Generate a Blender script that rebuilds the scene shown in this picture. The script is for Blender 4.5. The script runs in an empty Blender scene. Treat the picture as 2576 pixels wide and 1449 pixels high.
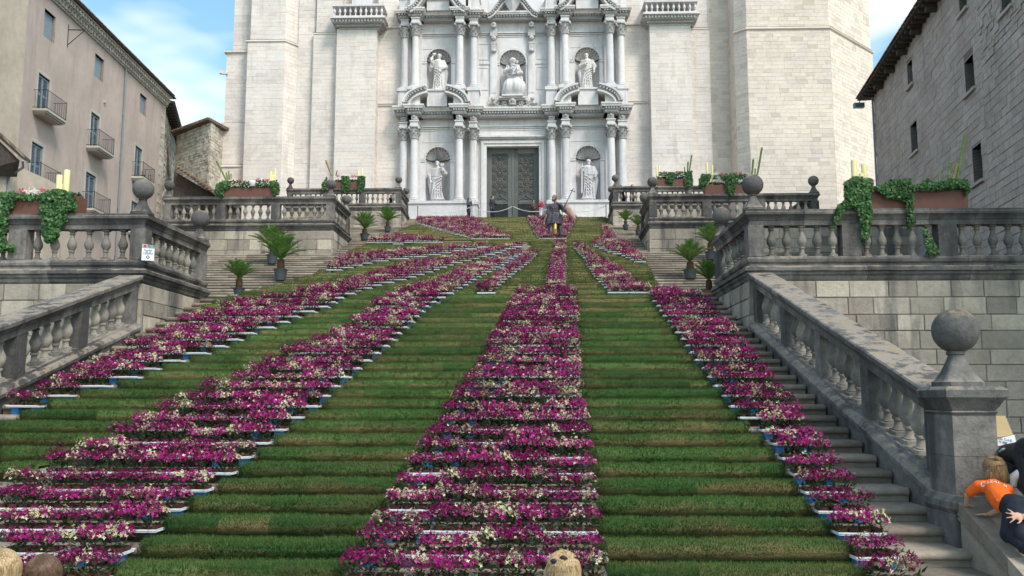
import bpy, math, random
import numpy as np
from mathutils import Vector, Matrix, noise
from mathutils.bvhtree import BVHTree

R = math.radians
SC = bpy.context.scene
COL = SC.collection
rng = random.Random(7)

# ------------------------------------------------------------------ camera, light, exposure
F, CX, CY = 2250.0, 1288.0, 724.5            # focal length and centre in pixels of a 2576 px wide copy
PITCH, YAW = R(6.98), R(1.744)
EYE = 2.25
cd = bpy.data.cameras.new('camera')
cd.sensor_width = 36.0
cd.lens = 36.0 * F / 2576.0
cd.clip_start = 0.1
cd.clip_end = 3000
cam = bpy.data.objects.new('camera', cd)
COL.objects.link(cam)
cam.location = (0, 0, EYE)
cam.rotation_euler = (R(90) + PITCH, 0, YAW)
SC.camera = cam

SUN_AZ, SUN_EL = R(140), R(48)               # azimuth clockwise from +Y: behind the camera, to the right
sd = bpy.data.lights.new('sun', 'SUN')
sd.energy = 1.9
sd.angle = R(14)
sd.color = (1.0, 0.90, 0.85)
sun = bpy.data.objects.new('sun', sd)
COL.objects.link(sun)
_d = Vector((math.sin(SUN_AZ) * math.cos(SUN_EL), math.cos(SUN_AZ) * math.cos(SUN_EL), math.sin(SUN_EL)))
sun.rotation_euler = _d.to_track_quat('Z', 'Y').to_euler()

world = bpy.data.worlds.new('World')
SC.world = world
world.use_nodes = True
wn, wl = world.node_tree.nodes, world.node_tree.links
wn.clear()
w_out = wn.new('ShaderNodeOutputWorld')
w_bg = wn.new('ShaderNodeBackground')
w_sky = wn.new('ShaderNodeTexSky')
w_sky.sky_type = 'NISHITA'
w_sky.sun_disc = False
w_sky.sun_elevation = SUN_EL
w_sky.sun_rotation = SUN_AZ
w_sky.dust_density = 1.5
w_tc = wn.new('ShaderNodeTexCoord')
w_map = wn.new('ShaderNodeMapping')
w_map.inputs['Scale'].default_value = (1.0, 1.0, 2.6)
w_map.inputs['Location'].default_value = (0.35, 0.1, 0.2)
w_noise = wn.new('ShaderNodeTexNoise')
w_noise.inputs['Scale'].default_value = 2.3
w_noise.inputs['Detail'].default_value = 4
w_noise.inputs['Roughness'].default_value = 0.55
w_ramp = wn.new('ShaderNodeValToRGB')
w_ramp.color_ramp.elements[0].position = 0.51
w_ramp.color_ramp.elements[0].color = (0.0, 0.0, 0.0, 1)
w_ramp.color_ramp.elements[1].position = 0.70
w_ramp.color_ramp.elements[1].color = (1, 1, 1, 1)
w_mix = wn.new('ShaderNodeMixRGB')
w_mix.inputs[2].default_value = (9.0, 8.7, 8.8, 1)
w_gain = wn.new('ShaderNodeMixRGB')
w_gain.blend_type = 'MULTIPLY'
w_gain.inputs[0].default_value = 1.0
w_gain.inputs[2].default_value = (1.36, 1.66, 1.50, 1)
w_bg.inputs['Strength'].default_value = 0.12
wl.new(w_tc.outputs['Generated'], w_map.inputs['Vector'])
wl.new(w_map.outputs[0], w_noise.inputs['Vector'])
wl.new(w_noise.outputs['Fac'], w_ramp.inputs[0])
wl.new(w_ramp.outputs[0], w_mix.inputs[0])
wl.new(w_sky.outputs[0], w_gain.inputs[1])
wl.new(w_gain.outputs[0], w_mix.inputs[1])
wl.new(w_mix.outputs[0], w_bg.inputs['Color'])
wl.new(w_bg.outputs[0], w_out.inputs[0])

SC.view_settings.view_transform = 'Standard'
SC.view_settings.look = 'None'
SC.view_settings.gamma = 1.0
SC.view_settings.use_curve_mapping = False
SC.view_settings.exposure = 0.60

# ------------------------------------------------------------------ measuring helpers
_cp, _sp, _cy, _sy = math.cos(PITCH), math.sin(PITCH), math.cos(YAW), math.sin(YAW)

def ray(px, py):
    a, b = (px - CX) / F, (CY - py) / F
    fy, fz = _cp - b * _sp, _sp + b * _cp
    return Vector((_cy * a - _sy * fy, _sy * a + _cy * fy, fz))

def at(px, py, Y):
    """point at distance Y that the photograph shows at this pixel"""
    r = ray(px, py)
    t = Y / r.y
    return Vector((r.x * t, Y, EYE + r.z * t))

def proj(x, y, z):
    z = z - EYE
    X = _cy * x + _sy * y
    Yc = -_sy * x + _cy * y
    f = Yc * _cp + z * _sp
    u = -Yc * _sp + z * _cp
    if f < 0.2:
        return (-9999, -9999)
    return (CX + F * X / f, CY - F * u / f)

def inview(p, m=60):
    q = proj(*p)
    return -m < q[0] < 2576 + m and -m < q[1] < 1449 + m

# ------------------------------------------------------------------ materials
def L(nt, a, b):
    nt.links.new(a, b)

def newmat(name):
    m = bpy.data.materials.new(name)
    m.use_nodes = True
    nt = m.node_tree
    b = nt.nodes['Principled BSDF']
    b.inputs['Specular IOR Level'].default_value = 0.25
    return m, nt, b

def n_noise(nt, scale, detail=4, vec=None, rough=0.55):
    n = nt.nodes.new('ShaderNodeTexNoise')
    n.inputs['Scale'].default_value = scale
    n.inputs['Detail'].default_value = detail
    n.inputs['Roughness'].default_value = rough
    if vec is not None:
        L(nt, vec, n.inputs['Vector'])
    return n.outputs['Fac']

def n_ramp(nt, fac, stops):
    r = nt.nodes.new('ShaderNodeValToRGB')
    e = r.color_ramp.elements
    while len(e) < len(stops):
        e.new(0.5)
    for i, (p, c) in enumerate(stops):
        e[i].position = p
        if not hasattr(c, '__len__'):
            c = (c, c, c)
        e[i].color = (c[0], c[1], c[2], 1)
    L(nt, fac, r.inputs[0])
    return r.outputs[0]

def n_math(nt, op, a, b):
    n = nt.nodes.new('ShaderNodeMath')
    n.operation = op
    for i, v in enumerate((a, b)):
        if hasattr(v, 'links'):
            L(nt, v, n.inputs[i])
        else:
            n.inputs[i].default_value = v
    return n.outputs[0]

def n_mix(nt, kind, fac, a, b):
    n = nt.nodes.new('ShaderNodeMixRGB')
    n.blend_type = kind
    for i, v in enumerate((fac, a, b)):
        if hasattr(v, 'links'):
            L(nt, v, n.inputs[i])
        elif hasattr(v, '__len__'):
            n.inputs[i].default_value = (v[0], v[1], v[2], 1)
        else:
            n.inputs[i].default_value = v
    return n.outputs[0]

def n_pos(nt, scale=None):
    g = nt.nodes.new('ShaderNodeNewGeometry')
    if scale is None:
        return g.outputs['Position']
    m = nt.nodes.new('ShaderNodeMapping')
    m.inputs['Scale'].default_value = scale
    L(nt, g.outputs['Position'], m.inputs['Vector'])
    return m.outputs[0]

def n_rnd(nt):
    a = nt.nodes.new('ShaderNodeAttribute')
    a.attribute_name = 'rnd'
    o = nt.nodes.new('ShaderNodeObjectInfo')
    s = nt.nodes.new('ShaderNodeSeparateColor')
    L(nt, o.outputs['Color'], s.inputs[0])
    return n_math(nt, 'ADD', a.outputs['Fac'], s.outputs[0])

def n_bump(nt, b, height, strength, dist=0.02):
    n = nt.nodes.new('ShaderNodeBump')
    n.inputs['Strength'].default_value = strength
    n.inputs['Distance'].default_value = dist
    L(nt, height, n.inputs['Height'])
    L(nt, n.outputs[0], b.inputs['Normal'])

def stone_mat(name, stops, big=(0.86, 1.1), fine=(0.85, 1.08), fs=9.0, streak=None, lichen=None, spots=None, bump=0.35, rough=0.9):
    """stops: colours over the per-stone random value; streak (colour, threshold, strength): rain streaks"""
    m, nt, b = newmat(name)
    c = n_ramp(nt, n_rnd(nt), stops)
    c = n_mix(nt, 'MULTIPLY', 1.0, c, n_ramp(nt, n_noise(nt, 0.55, 5, n_pos(nt)), [(0.3, big[0]), (0.7, big[1])]))
    c = n_mix(nt, 'MULTIPLY', 1.0, c, n_ramp(nt, n_noise(nt, fs, 6, n_pos(nt), 0.65), [(0.3, fine[0]), (0.7, fine[1])]))
    if spots:
        f = n_ramp(nt, n_noise(nt, 26.0, 3, n_pos(nt), 0.6), [(spots[1], 0.0), (spots[1] + 0.06, spots[2])])
        c = n_mix(nt, 'MIX', f, c, spots[0])
    if streak:
        f = n_ramp(nt, n_noise(nt, 1.0, 6, n_pos(nt, (1.5, 1.5, 0.22)), 0.6), [(streak[1], 0.0), (streak[1] + 0.14, streak[2])])
        c = n_mix(nt, 'MIX', f, c, streak[0])
    if lichen:
        g = nt.nodes.new('ShaderNodeNewGeometry')
        s = nt.nodes.new('ShaderNodeSeparateXYZ')
        L(nt, g.outputs['Normal'], s.inputs[0])
        up = n_ramp(nt, s.outputs['Z'], [(0.45, 0.0), (0.9, 1.0)])
        for k, (col, thr, sc) in enumerate(lichen):
            f = n_ramp(nt, n_noise(nt, sc, 6, n_pos(nt), 0.7), [(thr, 0.0), (thr + 0.09, 0.85)])
            c = n_mix(nt, 'MIX', n_math(nt, 'MULTIPLY', f, up), c, col)
    L(nt, c, b.inputs['Base Color'])
    b.inputs['Roughness'].default_value = rough
    n_bump(nt, b, n_noise(nt, fs * 2.4, 6, n_pos(nt), 0.7), bump, 0.03)
    return m

def plain_mat(name, col, rough=0.6, var=0.15, sc=8.0, metal=0.0, bump=0.0, spec=0.3, trans=None):
    m, nt, b = newmat(name)
    lo = tuple(v * (1 - var) for v in col)
    hi = tuple(min(1, v * (1 + var)) for v in col)
    L(nt, n_ramp(nt, n_noise(nt, sc, 5, n_pos(nt)), [(0.3, lo), (0.7, hi)]), b.inputs['Base Color'])
    b.inputs['Roughness'].default_value = rough
    b.inputs['Metallic'].default_value = metal
    b.inputs['Specular IOR Level'].default_value = spec
    if bump:
        n_bump(nt, b, n_noise(nt, sc * 4, 5, n_pos(nt)), bump)
    return m

def rnd_mat(name, stops, rough=0.7, trans=0.0, sc=3.0):
    """colour from the per-face random value, with a slow drift over the place"""
    m, nt, b = newmat(name)
    c = n_ramp(nt, n_rnd(nt), stops)
    c = n_mix(nt, 'MULTIPLY', 1.0, c, n_ramp(nt, n_noise(nt, sc, 3, n_pos(nt)), [(0.3, 0.78), (0.7, 1.15)]))
    L(nt, c, b.inputs['Base Color'])
    b.inputs['Roughness'].default_value = rough
    if trans:
        t = nt.nodes.new('ShaderNodeBsdfTranslucent')
        L(nt, c, t.inputs['Color'])
        x = nt.nodes.new('ShaderNodeMixShader')
        x.inputs[0].default_value = trans
        L(nt, b.outputs[0], x.inputs[1])
        L(nt, t.outputs[0], x.inputs[2])
        L(nt, x.outputs[0], nt.nodes['Material Output'].inputs['Surface'])
    return m

MT = {}
MT['cath'] = stone_mat('pale_limestone', [(0.0, (0.66, 0.575, 0.525)), (0.12, (0.72, 0.64, 0.59)), (0.5, (0.745, 0.665, 0.61)), (0.8, (0.76, 0.675, 0.61)), (0.93, (0.73, 0.67, 0.645)), (1.0, (0.68, 0.59, 0.54))],
                       big=(0.86, 1.05), fine=(0.88, 1.04), fs=5.0, spots=((0.34, 0.28, 0.2), 0.69, 0.6), streak=((0.42, 0.36, 0.31), 0.57, 0.40), bump=0.25)
MT['cathwarm'] = stone_mat('warm_limestone', [(0.0, (0.61, 0.51, 0.43)), (0.12, (0.70, 0.60, 0.51)), (0.5, (0.74, 0.635, 0.545)), (0.85, (0.76, 0.655, 0.56)), (0.95, (0.68, 0.60, 0.55)), (1.0, (0.60, 0.51, 0.445))],
                           big=(0.88, 1.05), fine=(0.88, 1.04), fs=5.0, spots=((0.36, 0.3, 0.2), 0.70, 0.5), bump=0.3)
MT['joint'] = stone_mat('mortar_joint', [(0, (0.68, 0.60, 0.53)), (1, (0.74, 0.66, 0.59))], bump=0.2)
MT['jointdark'] = stone_mat('dark_mortar_joint', [(0, (0.19, 0.165, 0.14)), (1, (0.25, 0.215, 0.18))], bump=0.2)
MT['marble'] = stone_mat('carved_white_stone', [(0.0, (0.63, 0.60, 0.61)), (0.5, (0.69, 0.66, 0.66)), (1.0, (0.72, 0.68, 0.66))],
                         big=(0.9, 1.05), fine=(0.88, 1.04), fs=3.5, streak=((0.38, 0.35, 0.33), 0.52, 0.6), bump=0.35)
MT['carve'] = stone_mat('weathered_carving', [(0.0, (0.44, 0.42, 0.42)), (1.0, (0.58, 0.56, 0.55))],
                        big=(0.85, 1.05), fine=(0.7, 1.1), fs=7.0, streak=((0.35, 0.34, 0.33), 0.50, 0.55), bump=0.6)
MT['dark'] = stone_mat('weathered_grey_stone', [(0.0, (0.10, 0.094, 0.091)), (0.5, (0.15, 0.139, 0.132)), (1.0, (0.23, 0.207, 0.187))],
                       big=(0.62, 1.35), fine=(0.62, 1.28), fs=6.0, streak=((0.045, 0.042, 0.044), 0.49, 0.8),
                       spots=((0.33, 0.31, 0.27), 0.66, 0.5), lichen=[((0.31, 0.265, 0.215), 0.44, 3.0), ((0.30, 0.19, 0.07), 0.56, 6.0)], bump=0.7)
MT['darkbal'] = stone_mat('weathered_baluster_stone', [(0.0, (0.14, 0.127, 0.115)), (0.5, (0.23, 0.207, 0.18)), (1.0, (0.36, 0.32, 0.27))],
                          big=(0.8, 1.15), fine=(0.75, 1.15), fs=7.0, streak=((0.10, 0.10, 0.10), 0.56, 0.6), bump=0.6)
MT['ball'] = stone_mat('ball_finial_stone', [(0.0, (0.105, 0.10, 0.098)), (1.0, (0.15, 0.14, 0.132))],
                       big=(0.8, 1.15), fine=(0.72, 1.2), fs=8.0, lichen=[((0.36, 0.26, 0.12), 0.50, 7.0)], bump=0.8)
MT['ashlar'] = stone_mat('terrace_ashlar', [(0.0, (0.28, 0.24, 0.20)), (0.3, (0.37, 0.32, 0.265)), (0.7, (0.45, 0.39, 0.32)), (1.0, (0.53, 0.46, 0.37))],
                         big=(0.75, 1.12), fine=(0.8, 1.1), fs=6.0, streak=((0.08, 0.08, 0.08), 0.50, 0.8), bump=0.8)
MT['step'] = stone_mat('worn_step_stone', [(0.0, (0.19, 0.157, 0.125)), (0.5, (0.265, 0.22, 0.175)), (1.0, (0.35, 0.295, 0.235))],
                       big=(0.78, 1.12), fine=(0.75, 1.15), fs=7.0, spots=((0.13, 0.11, 0.09), 0.66, 0.5), bump=0.6)
MT['right'] = stone_mat('grey_building_stone', [(0.0, (0.42, 0.36, 0.325)), (0.5, (0.47, 0.41, 0.37)), (0.85, (0.50, 0.44, 0.40)), (1.0, (0.45, 0.37, 0.30))],
                        big=(0.85, 1.12), fine=(0.8, 1.12), fs=5.0, streak=((0.26, 0.245, 0.24), 0.55, 0.5), bump=0.6)
MT['rubble'] = stone_mat('rubble_stone', [(0.0, (0.42, 0.36, 0.29)), (0.5, (0.60, 0.53, 0.44)), (1.0, (0.72, 0.65, 0.55))],
                         big=(0.85, 1.1), fine=(0.7, 1.15), fs=7.0, bump=0.9)
MT['plaster'] = stone_mat('beige_plaster', [(0.0, (0.46, 0.37, 0.325)), (1.0, (0.50, 0.405, 0.355))],
                          big=(0.88, 1.08), fine=(0.94, 1.04), fs=2.5, streak=((0.32, 0.265, 0.24), 0.54, 0.6), bump=0.15)
MT['cream'] = stone_mat('cream_plaster', [(0.0, (0.52, 0.43, 0.34)), (1.0, (0.60, 0.50, 0.40))],
                        big=(0.8, 1.08), fine=(0.85, 1.06), fs=3.0, streak=((0.36, 0.30, 0.22), 0.56, 0.7), bump=0.3)
MT['trim'] = stone_mat('pale_stone_trim', [(0.0, (0.44, 0.40, 0.35)), (1.0, (0.52, 0.48, 0.42))], bump=0.3)
MT['quoin'] = stone_mat('quoin_stone', [(0.0, (0.36, 0.33, 0.28)), (1.0, (0.52, 0.48, 0.41))], bump=0.5)
MT['tile'] = rnd_mat('roof_tile', [(0.0, (0.13, 0.09, 0.07)), (0.5, (0.20, 0.14, 0.10)), (1.0, (0.28, 0.20, 0.14))], 0.9)
MT['timber'] = plain_mat('dark_eave_timber', (0.075, 0.06, 0.052), 0.85, 0.3, 6, bump=0.4)
MT['lead'] = plain_mat('grey_drainpipe', (0.22, 0.25, 0.28), 0.5, 0.12, 4)
MT['shutter'] = plain_mat('blue_grey_shutter_paint', (0.20, 0.255, 0.30), 0.55, 0.12, 6)
MT['iron'] = plain_mat('black_iron', (0.035, 0.037, 0.04), 0.5, 0.2, 10)
MT['glass'] = plain_mat('window_glass', (0.10, 0.15, 0.18), 0.12, 0.2, 2, spec=0.6)
MT['void'] = plain_mat('unlit_interior', (0.02, 0.022, 0.025), 0.8, 0.2, 3)
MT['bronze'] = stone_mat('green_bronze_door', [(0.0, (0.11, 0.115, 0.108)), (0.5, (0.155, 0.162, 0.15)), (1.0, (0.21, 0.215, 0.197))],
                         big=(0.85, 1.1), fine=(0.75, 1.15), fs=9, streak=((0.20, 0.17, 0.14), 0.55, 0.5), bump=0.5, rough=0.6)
MT['rosette'] = plain_mat('copper_brown_rosette', (0.24, 0.12, 0.075), 0.6, 0.25, 12)
MT['doorpanel'] = plain_mat('dark_door_panel', (0.075, 0.083, 0.08), 0.6, 0.25, 9)
MT['plasticw'] = plain_mat('white_plastic', (0.74, 0.76, 0.78), 0.4, 0.05, 5)
MT['plasticb'] = plain_mat('blue_plastic', (0.05, 0.25, 0.62), 0.4, 0.12, 5)
MT['liner'] = plain_mat('red_brown_liner', (0.09, 0.03, 0.022), 0.6, 0.3, 14)
MT['magenta'] = rnd_mat('magenta_petals', [(0.0, (0.07, 0.002, 0.026)), (0.4, (0.21, 0.004, 0.08)), (0.85, (0.36, 0.012, 0.165)), (1.0, (0.56, 0.08, 0.33))], 0.75, 0.15)
MT['creamfl'] = rnd_mat('cream_petals', [(0.0, (0.36, 0.35, 0.13)), (0.5, (0.60, 0.57, 0.32)), (1.0, (0.76, 0.73, 0.56))], 0.6, 0.18)
MT['leaf'] = rnd_mat('flower_leaves', [(0.0, (0.018, 0.032, 0.012)), (0.6, (0.045, 0.075, 0.028)), (1.0, (0.11, 0.15, 0.06))], 0.6, 0.15)
MT['ivy'] = rnd_mat('ivy_leaves', [(0.0, (0.018, 0.055, 0.018)), (0.5, (0.045, 0.12, 0.035)), (1.0, (0.12, 0.23, 0.07))], 0.45, 0.18)
MT['geranium'] = rnd_mat('red_pink_petals', [(0.0, (0.35, 0.01, 0.05)), (1.0, (0.75, 0.08, 0.18))], 0.6, 0.1)
MT['whitefl'] = rnd_mat('white_petals', [(0.0, (0.65, 0.62, 0.5)), (1.0, (0.85, 0.84, 0.78))], 0.6, 0.1)
MT['planter'] = plain_mat('brown_planter', (0.145, 0.062, 0.045), 0.6, 0.12, 5)
MT['candle'] = plain_mat('yellow_wax', (0.80, 0.70, 0.34), 0.5, 0.05, 4)
MT['bamboo'] = plain_mat('green_bamboo', (0.17, 0.23, 0.075), 0.45, 0.25, 8)
MT['bamboobrown'] = plain_mat('dry_bamboo', (0.33, 0.25, 0.12), 0.5, 0.25, 8)
MT['frond'] = rnd_mat('cycad_frond', [(0.0, (0.06, 0.13, 0.03)), (0.6, (0.13, 0.25, 0.055)), (1.0, (0.24, 0.36, 0.09))], 0.45, 0.25)
MT['trunk'] = plain_mat('cycad_trunk', (0.11, 0.065, 0.035), 0.95, 0.5, 30, bump=1.0)
MT['pot'] = plain_mat('dark_plastic_pot', (0.055, 0.065, 0.075), 0.5, 0.15, 6)
MT['potorange'] = plain_mat('terracotta_saucer', (0.48, 0.15, 0.06), 0.7, 0.15, 6)
MT['statbronze'] = stone_mat('violet_bronze', [(0, (0.055, 0.05, 0.068)), (1, (0.075, 0.068, 0.09))], fine=(0.5, 1.5), fs=6, spots=((0.19, 0.11, 0.08), 0.60, 0.7), bump=0.6, rough=0.5)
MT['statskin'] = plain_mat('brown_bronze', (0.19, 0.125, 0.085), 0.5, 0.4, 12)
MT['gold'] = plain_mat('gold_leaf', (0.75, 0.50, 0.13), 0.4, 0.15, 10, metal=0.55)
MT['pinkcloth'] = plain_mat('pink_painted_shield', (0.40, 0.25, 0.20), 0.5, 0.45, 9)
MT['skin'] = plain_mat('skin', (0.52, 0.30, 0.21), 0.55, 0.08, 10)
MT['hairdark'] = plain_mat('dark_hair', (0.022, 0.017, 0.015), 0.5, 0.3, 30, bump=0.6)
MT['navy'] = plain_mat('dark_navy_cloth', (0.014, 0.018, 0.028), 0.85, 0.25, 12, bump=0.2)
MT['charcoal'] = plain_mat('charcoal_cloth', (0.03, 0.035, 0.04), 0.85, 0.25, 12, bump=0.2)
MT['brownjacket'] = plain_mat('brown_leather', (0.055, 0.036, 0.034), 0.5, 0.25, 12)
MT['bluegrey'] = plain_mat('slate_blue_cloth', (0.055, 0.065, 0.10), 0.85, 0.2, 12, bump=0.2)
MT['pinktop'] = plain_mat('pale_pink_cloth', (0.58, 0.42, 0.38), 0.85, 0.1, 12)
MT['whitecloth'] = plain_mat('white_cloth', (0.72, 0.72, 0.70), 0.85, 0.06, 12)
MT['orange'] = plain_mat('orange_cotton', (0.83, 0.13, 0.012), 0.8, 0.08, 9, bump=0.25)
MT['blackcloth'] = plain_mat('black_nylon', (0.012, 0.013, 0.016), 0.45, 0.3, 9, bump=0.5)
MT['card'] = plain_mat('tan_cardboard', (0.55, 0.40, 0.22), 0.85, 0.08, 5)
MT['signgreen'] = plain_mat('sign_green', (0.02, 0.10, 0.09), 0.4, 0.1, 5)
MT['signink'] = plain_mat('sign_ink', (0.03, 0.05, 0.10), 0.6, 0.1, 5)
MT['rope'] = plain_mat('white_rope', (0.62, 0.64, 0.62), 0.8, 0.1, 20)
MT['ground'] = stone_mat('paving_ground', [(0, (0.2, 0.185, 0.16)), (1, (0.28, 0.26, 0.23))], bump=0.4)
MT['soil'] = plain_mat('turf_soil', (0.06, 0.045, 0.03), 0.95, 0.3, 20)

def hair_mat(name, dark, light):
    m, nt, b = newmat(name)
    c = n_ramp(nt, n_noise(nt, 1.0, 5, n_pos(nt, (160, 160, 14)), 0.6), [(0.35, dark), (0.65, light)])
    L(nt, c, b.inputs['Base Color'])
    b.inputs['Roughness'].default_value = 0.5
    return m
MT['blond'] = hair_mat('blond_hair', (0.16, 0.095, 0.045), (0.55, 0.40, 0.22))
MT['brownhair'] = hair_mat('brown_hair', (0.05, 0.028, 0.018), (0.16, 0.09, 0.055))
MT['lightbrown'] = hair_mat('light_brown_hair', (0.085, 0.05, 0.026), (0.34, 0.21, 0.10))

def turf_mat():
    m, nt, b = newmat('turf_grass')
    p = n_pos(nt)
    r = n_rnd(nt)
    green = n_ramp(nt, r, [(0.0, (0.017, 0.052, 0.014)), (0.5, (0.044, 0.100, 0.024)), (1.0, (0.100, 0.168, 0.044))])
    tan = n_ramp(nt, r, [(0.0, (0.085, 0.07, 0.027)), (1.0, (0.25, 0.19, 0.085))])
    a = nt.nodes.new('ShaderNodeAttribute')
    a.attribute_name = 'dry'
    n1 = n_noise(nt, 1.1, 5, n_pos(nt, (0.8, 0.8, 3.0)), 0.6)
    n2 = n_noise(nt, 14.0, 4, p, 0.6)
    s = n_math(nt, 'ADD', n_math(nt, 'MULTIPLY', n1, 0.75), n_math(nt, 'MULTIPLY', n2, 0.25))
    s = n_math(nt, 'ADD', s, n_math(nt, 'SUBTRACT', a.outputs['Fac'], 0.5))
    f = n_ramp(nt, s, [(0.46, 0.0), (0.74, 1.0)])
    c = n_mix(nt, 'MIX', f, green, tan)
    L(nt, c, b.inputs['Base Color'])
    b.inputs['Roughness'].default_value = 0.8
    b.inputs['Specular IOR Level'].default_value = 0.15
    n_bump(nt, b, n_noise(nt, 60.0, 4, p, 0.7), 0.9, 0.03)
    return m
MT['turf'] = turf_mat()

# ------------------------------------------------------------------ mesh collecting and linking
class M:
    def __init__(s):
        s.v, s.f, s.r = [], [], []
        s.has = False
    def add(s, vs, fs, rnd=None):
        n = len(s.v)
        s.v.extend(vs)
        s.f.extend([tuple(i + n for i in q) for q in fs])
        if rnd is not None:
            s.has = True
        s.r.extend([rnd if rnd is not None else 0.5] * len(fs))
        return s
    def box(s, x0, x1, y0, y1, z0, z1, rnd=None):
        return s.add([(x0, y0, z0), (x1, y0, z0), (x1, y1, z0), (x0, y1, z0), (x0, y0, z1), (x1, y0, z1), (x1, y1, z1), (x0, y1, z1)],
                     [(0, 3, 2, 1), (4, 5, 6, 7), (0, 1, 5, 4), (1, 2, 6, 5), (2, 3, 7, 6), (3, 0, 4, 7)], rnd)
    def obox(s, fr, s0, s1, d0, d1, z0, z1, rnd=None):
        """box in a wall frame: s along, d outwards from the wall, z up"""
        p = lambda a, d, z: tuple(fr.pt(a, z, d))
        return s.add([p(s0, d0, z0), p(s1, d0, z0), p(s1, d1, z0), p(s0, d1, z0), p(s0, d0, z1), p(s1, d0, z1), p(s1, d1, z1), p(s0, d1, z1)],
                     [(0, 3, 2, 1), (4, 5, 6, 7), (0, 1, 5, 4), (1, 2, 6, 5), (2, 3, 7, 6), (3, 0, 4, 7)], rnd)
    def lathe(s, prof, c=(0, 0, 0), n=16, sq=None, rnd=None, sx=1.0, sy=1.0):
        """prof: (radius, z); sq: per-ring squareness 0..1"""
        vs, fs = [], []
        for i, (r, z) in enumerate(prof):
            q = sq[i] if sq else 0
            for k in range(n):
                a = 2 * math.pi * (k + 0.5) / n
                ca, sa = math.cos(a), math.sin(a)
                e = 1.0 / max(abs(ca), abs(sa))
                rr = r * ((1 - q) + q * e)
                vs.append((c[0] + rr * ca * sx, c[1] + rr * sa * sy, c[2] + z))
        for i in range(len(prof) - 1):
            for k in range(n):
                k2 = (k + 1) % n
                fs.append((i * n + k, i * n + k2, (i + 1) * n + k2, (i + 1) * n + k))
        fs.append(tuple(range(n))[::-1])
        fs.append(tuple((len(prof) - 1) * n + k for k in range(n)))
        return s.add(vs, fs, rnd)
    def tube(s, pts, rad, n=8, rnd=None):
        pts = [Vector(p) for p in pts]
        if not hasattr(rad, '__len__'):
            rad = [rad] * len(pts)
        vs, fs = [], []
        up = Vector((0.13, 0.27, 0.95))
        for i, p in enumerate(pts):
            t = (pts[min(i + 1, len(pts) - 1)] - pts[max(i - 1, 0)]).normalized()
            a = t.cross(up)
            if a.length < 1e-4:
                a = t.cross(Vector((1, 0, 0)))
            a.normalize()
            b = t.cross(a)
            for k in range(n):
                w = 2 * math.pi * k / n
                vs.append(tuple(p + (a * math.cos(w) + b * math.sin(w)) * rad[i]))
        for i in range(len(pts) - 1):
            for k in range(n):
                k2 = (k + 1) % n
                fs.append((i * n + k, i * n + k2, (i + 1) * n + k2, (i + 1) * n + k))
        fs.append(tuple(range(n))[::-1])
        fs.append(tuple((len(pts) - 1) * n + k for k in range(n)))
        return s.add(vs, fs, rnd)
    def ell(s, c, r, n=14, m=9, rot=None, rnd=None):
        if not hasattr(r, '__len__'):
            r = (r, r, r)
        vs, fs = [], []
        for i in range(m + 1):
            t = math.pi * i / m
            for k in range(n):
                a = 2 * math.pi * k / n
                p = Vector((r[0] * math.sin(t) * math.cos(a), r[1] * math.sin(t) * math.sin(a), r[2] * math.cos(t)))
                if rot is not None:
                    p = rot @ p
                vs.append((c[0] + p.x, c[1] + p.y, c[2] + p.z))
        for i in range(m):
            for k in range(n):
                k2 = (k + 1) % n
                fs.append((i * n + k, i * n + k2, (i + 1) * n + k2, (i + 1) * n + k))
        return s.add(vs, fs, rnd)
    def sweep(s, prof, path, sign=1.0, rnd=None):
        """prof: closed polygon of (offset to the right of the path, height); path: (x, y, z) points"""
        P3 = [Vector(p) for p in path]
        n = len(prof)
        vs, fs = [], []
        for i, p in enumerate(P3):
            ds = []
            if i > 0:
                ds.append((P3[i] - P3[i - 1]).to_2d().normalized())
            if i < len(P3) - 1:
                ds.append((P3[i + 1] - P3[i]).to_2d().normalized())
            ns = [Vector((d.y, -d.x)) for d in ds]
            if len(ns) == 2:
                m = ns[0] + ns[1]
                m = m / max(0.15, m.length_squared) * 2.0
                m = (ns[0] + ns[1]) / max(0.3, 1 + ns[0].dot(ns[1]))
            else:
                m = ns[0]
            for (o, z) in prof:
                vs.append((p.x + m.x * o * sign, p.y + m.y * o * sign, p.z + z))
        for i in range(len(P3) - 1):
            for k in range(n):
                k2 = (k + 1) % n
                fs.append((i * n + k, i * n + k2, (i + 1) * n + k2, (i + 1) * n + k))
        fs.append(tuple(range(n))[::-1])
        fs.append(tuple((len(P3) - 1) * n + k for k in range(n)))
        return s.add(vs, fs, rnd)
    def join(s, o, mat=None, rnd='keep'):
        n = len(s.v)
        s.v.extend([tuple(mat @ Vector(p)) for p in o.v] if mat is not None else o.v)
        s.f.extend([tuple(i + n for i in q) for q in o.f])
        s.r.extend(o.r if rnd == 'keep' else [rnd] * len(o.f))
        s.has = s.has or o.has or rnd != 'keep'
        return s
    def mesh(s, name, mats, smooth=False, ang=40):
        me = bpy.data.meshes.new(name)
        me.from_pydata(s.v, [], s.f)
        if s.has:
            a = me.attributes.new('rnd', 'FLOAT', 'FACE')
            a.data.foreach_set('value', s.r)
        for m in (mats if isinstance(mats, (list, tuple)) else [mats]):
            me.materials.append(MT[m])
        if smooth:
            me.polygons.foreach_set('use_smooth', [True] * len(me.polygons))
            me.set_sharp_from_angle(angle=R(ang))
        me.update()
        return me

WL = {}          # world location of every Empty or part that carries children

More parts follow.
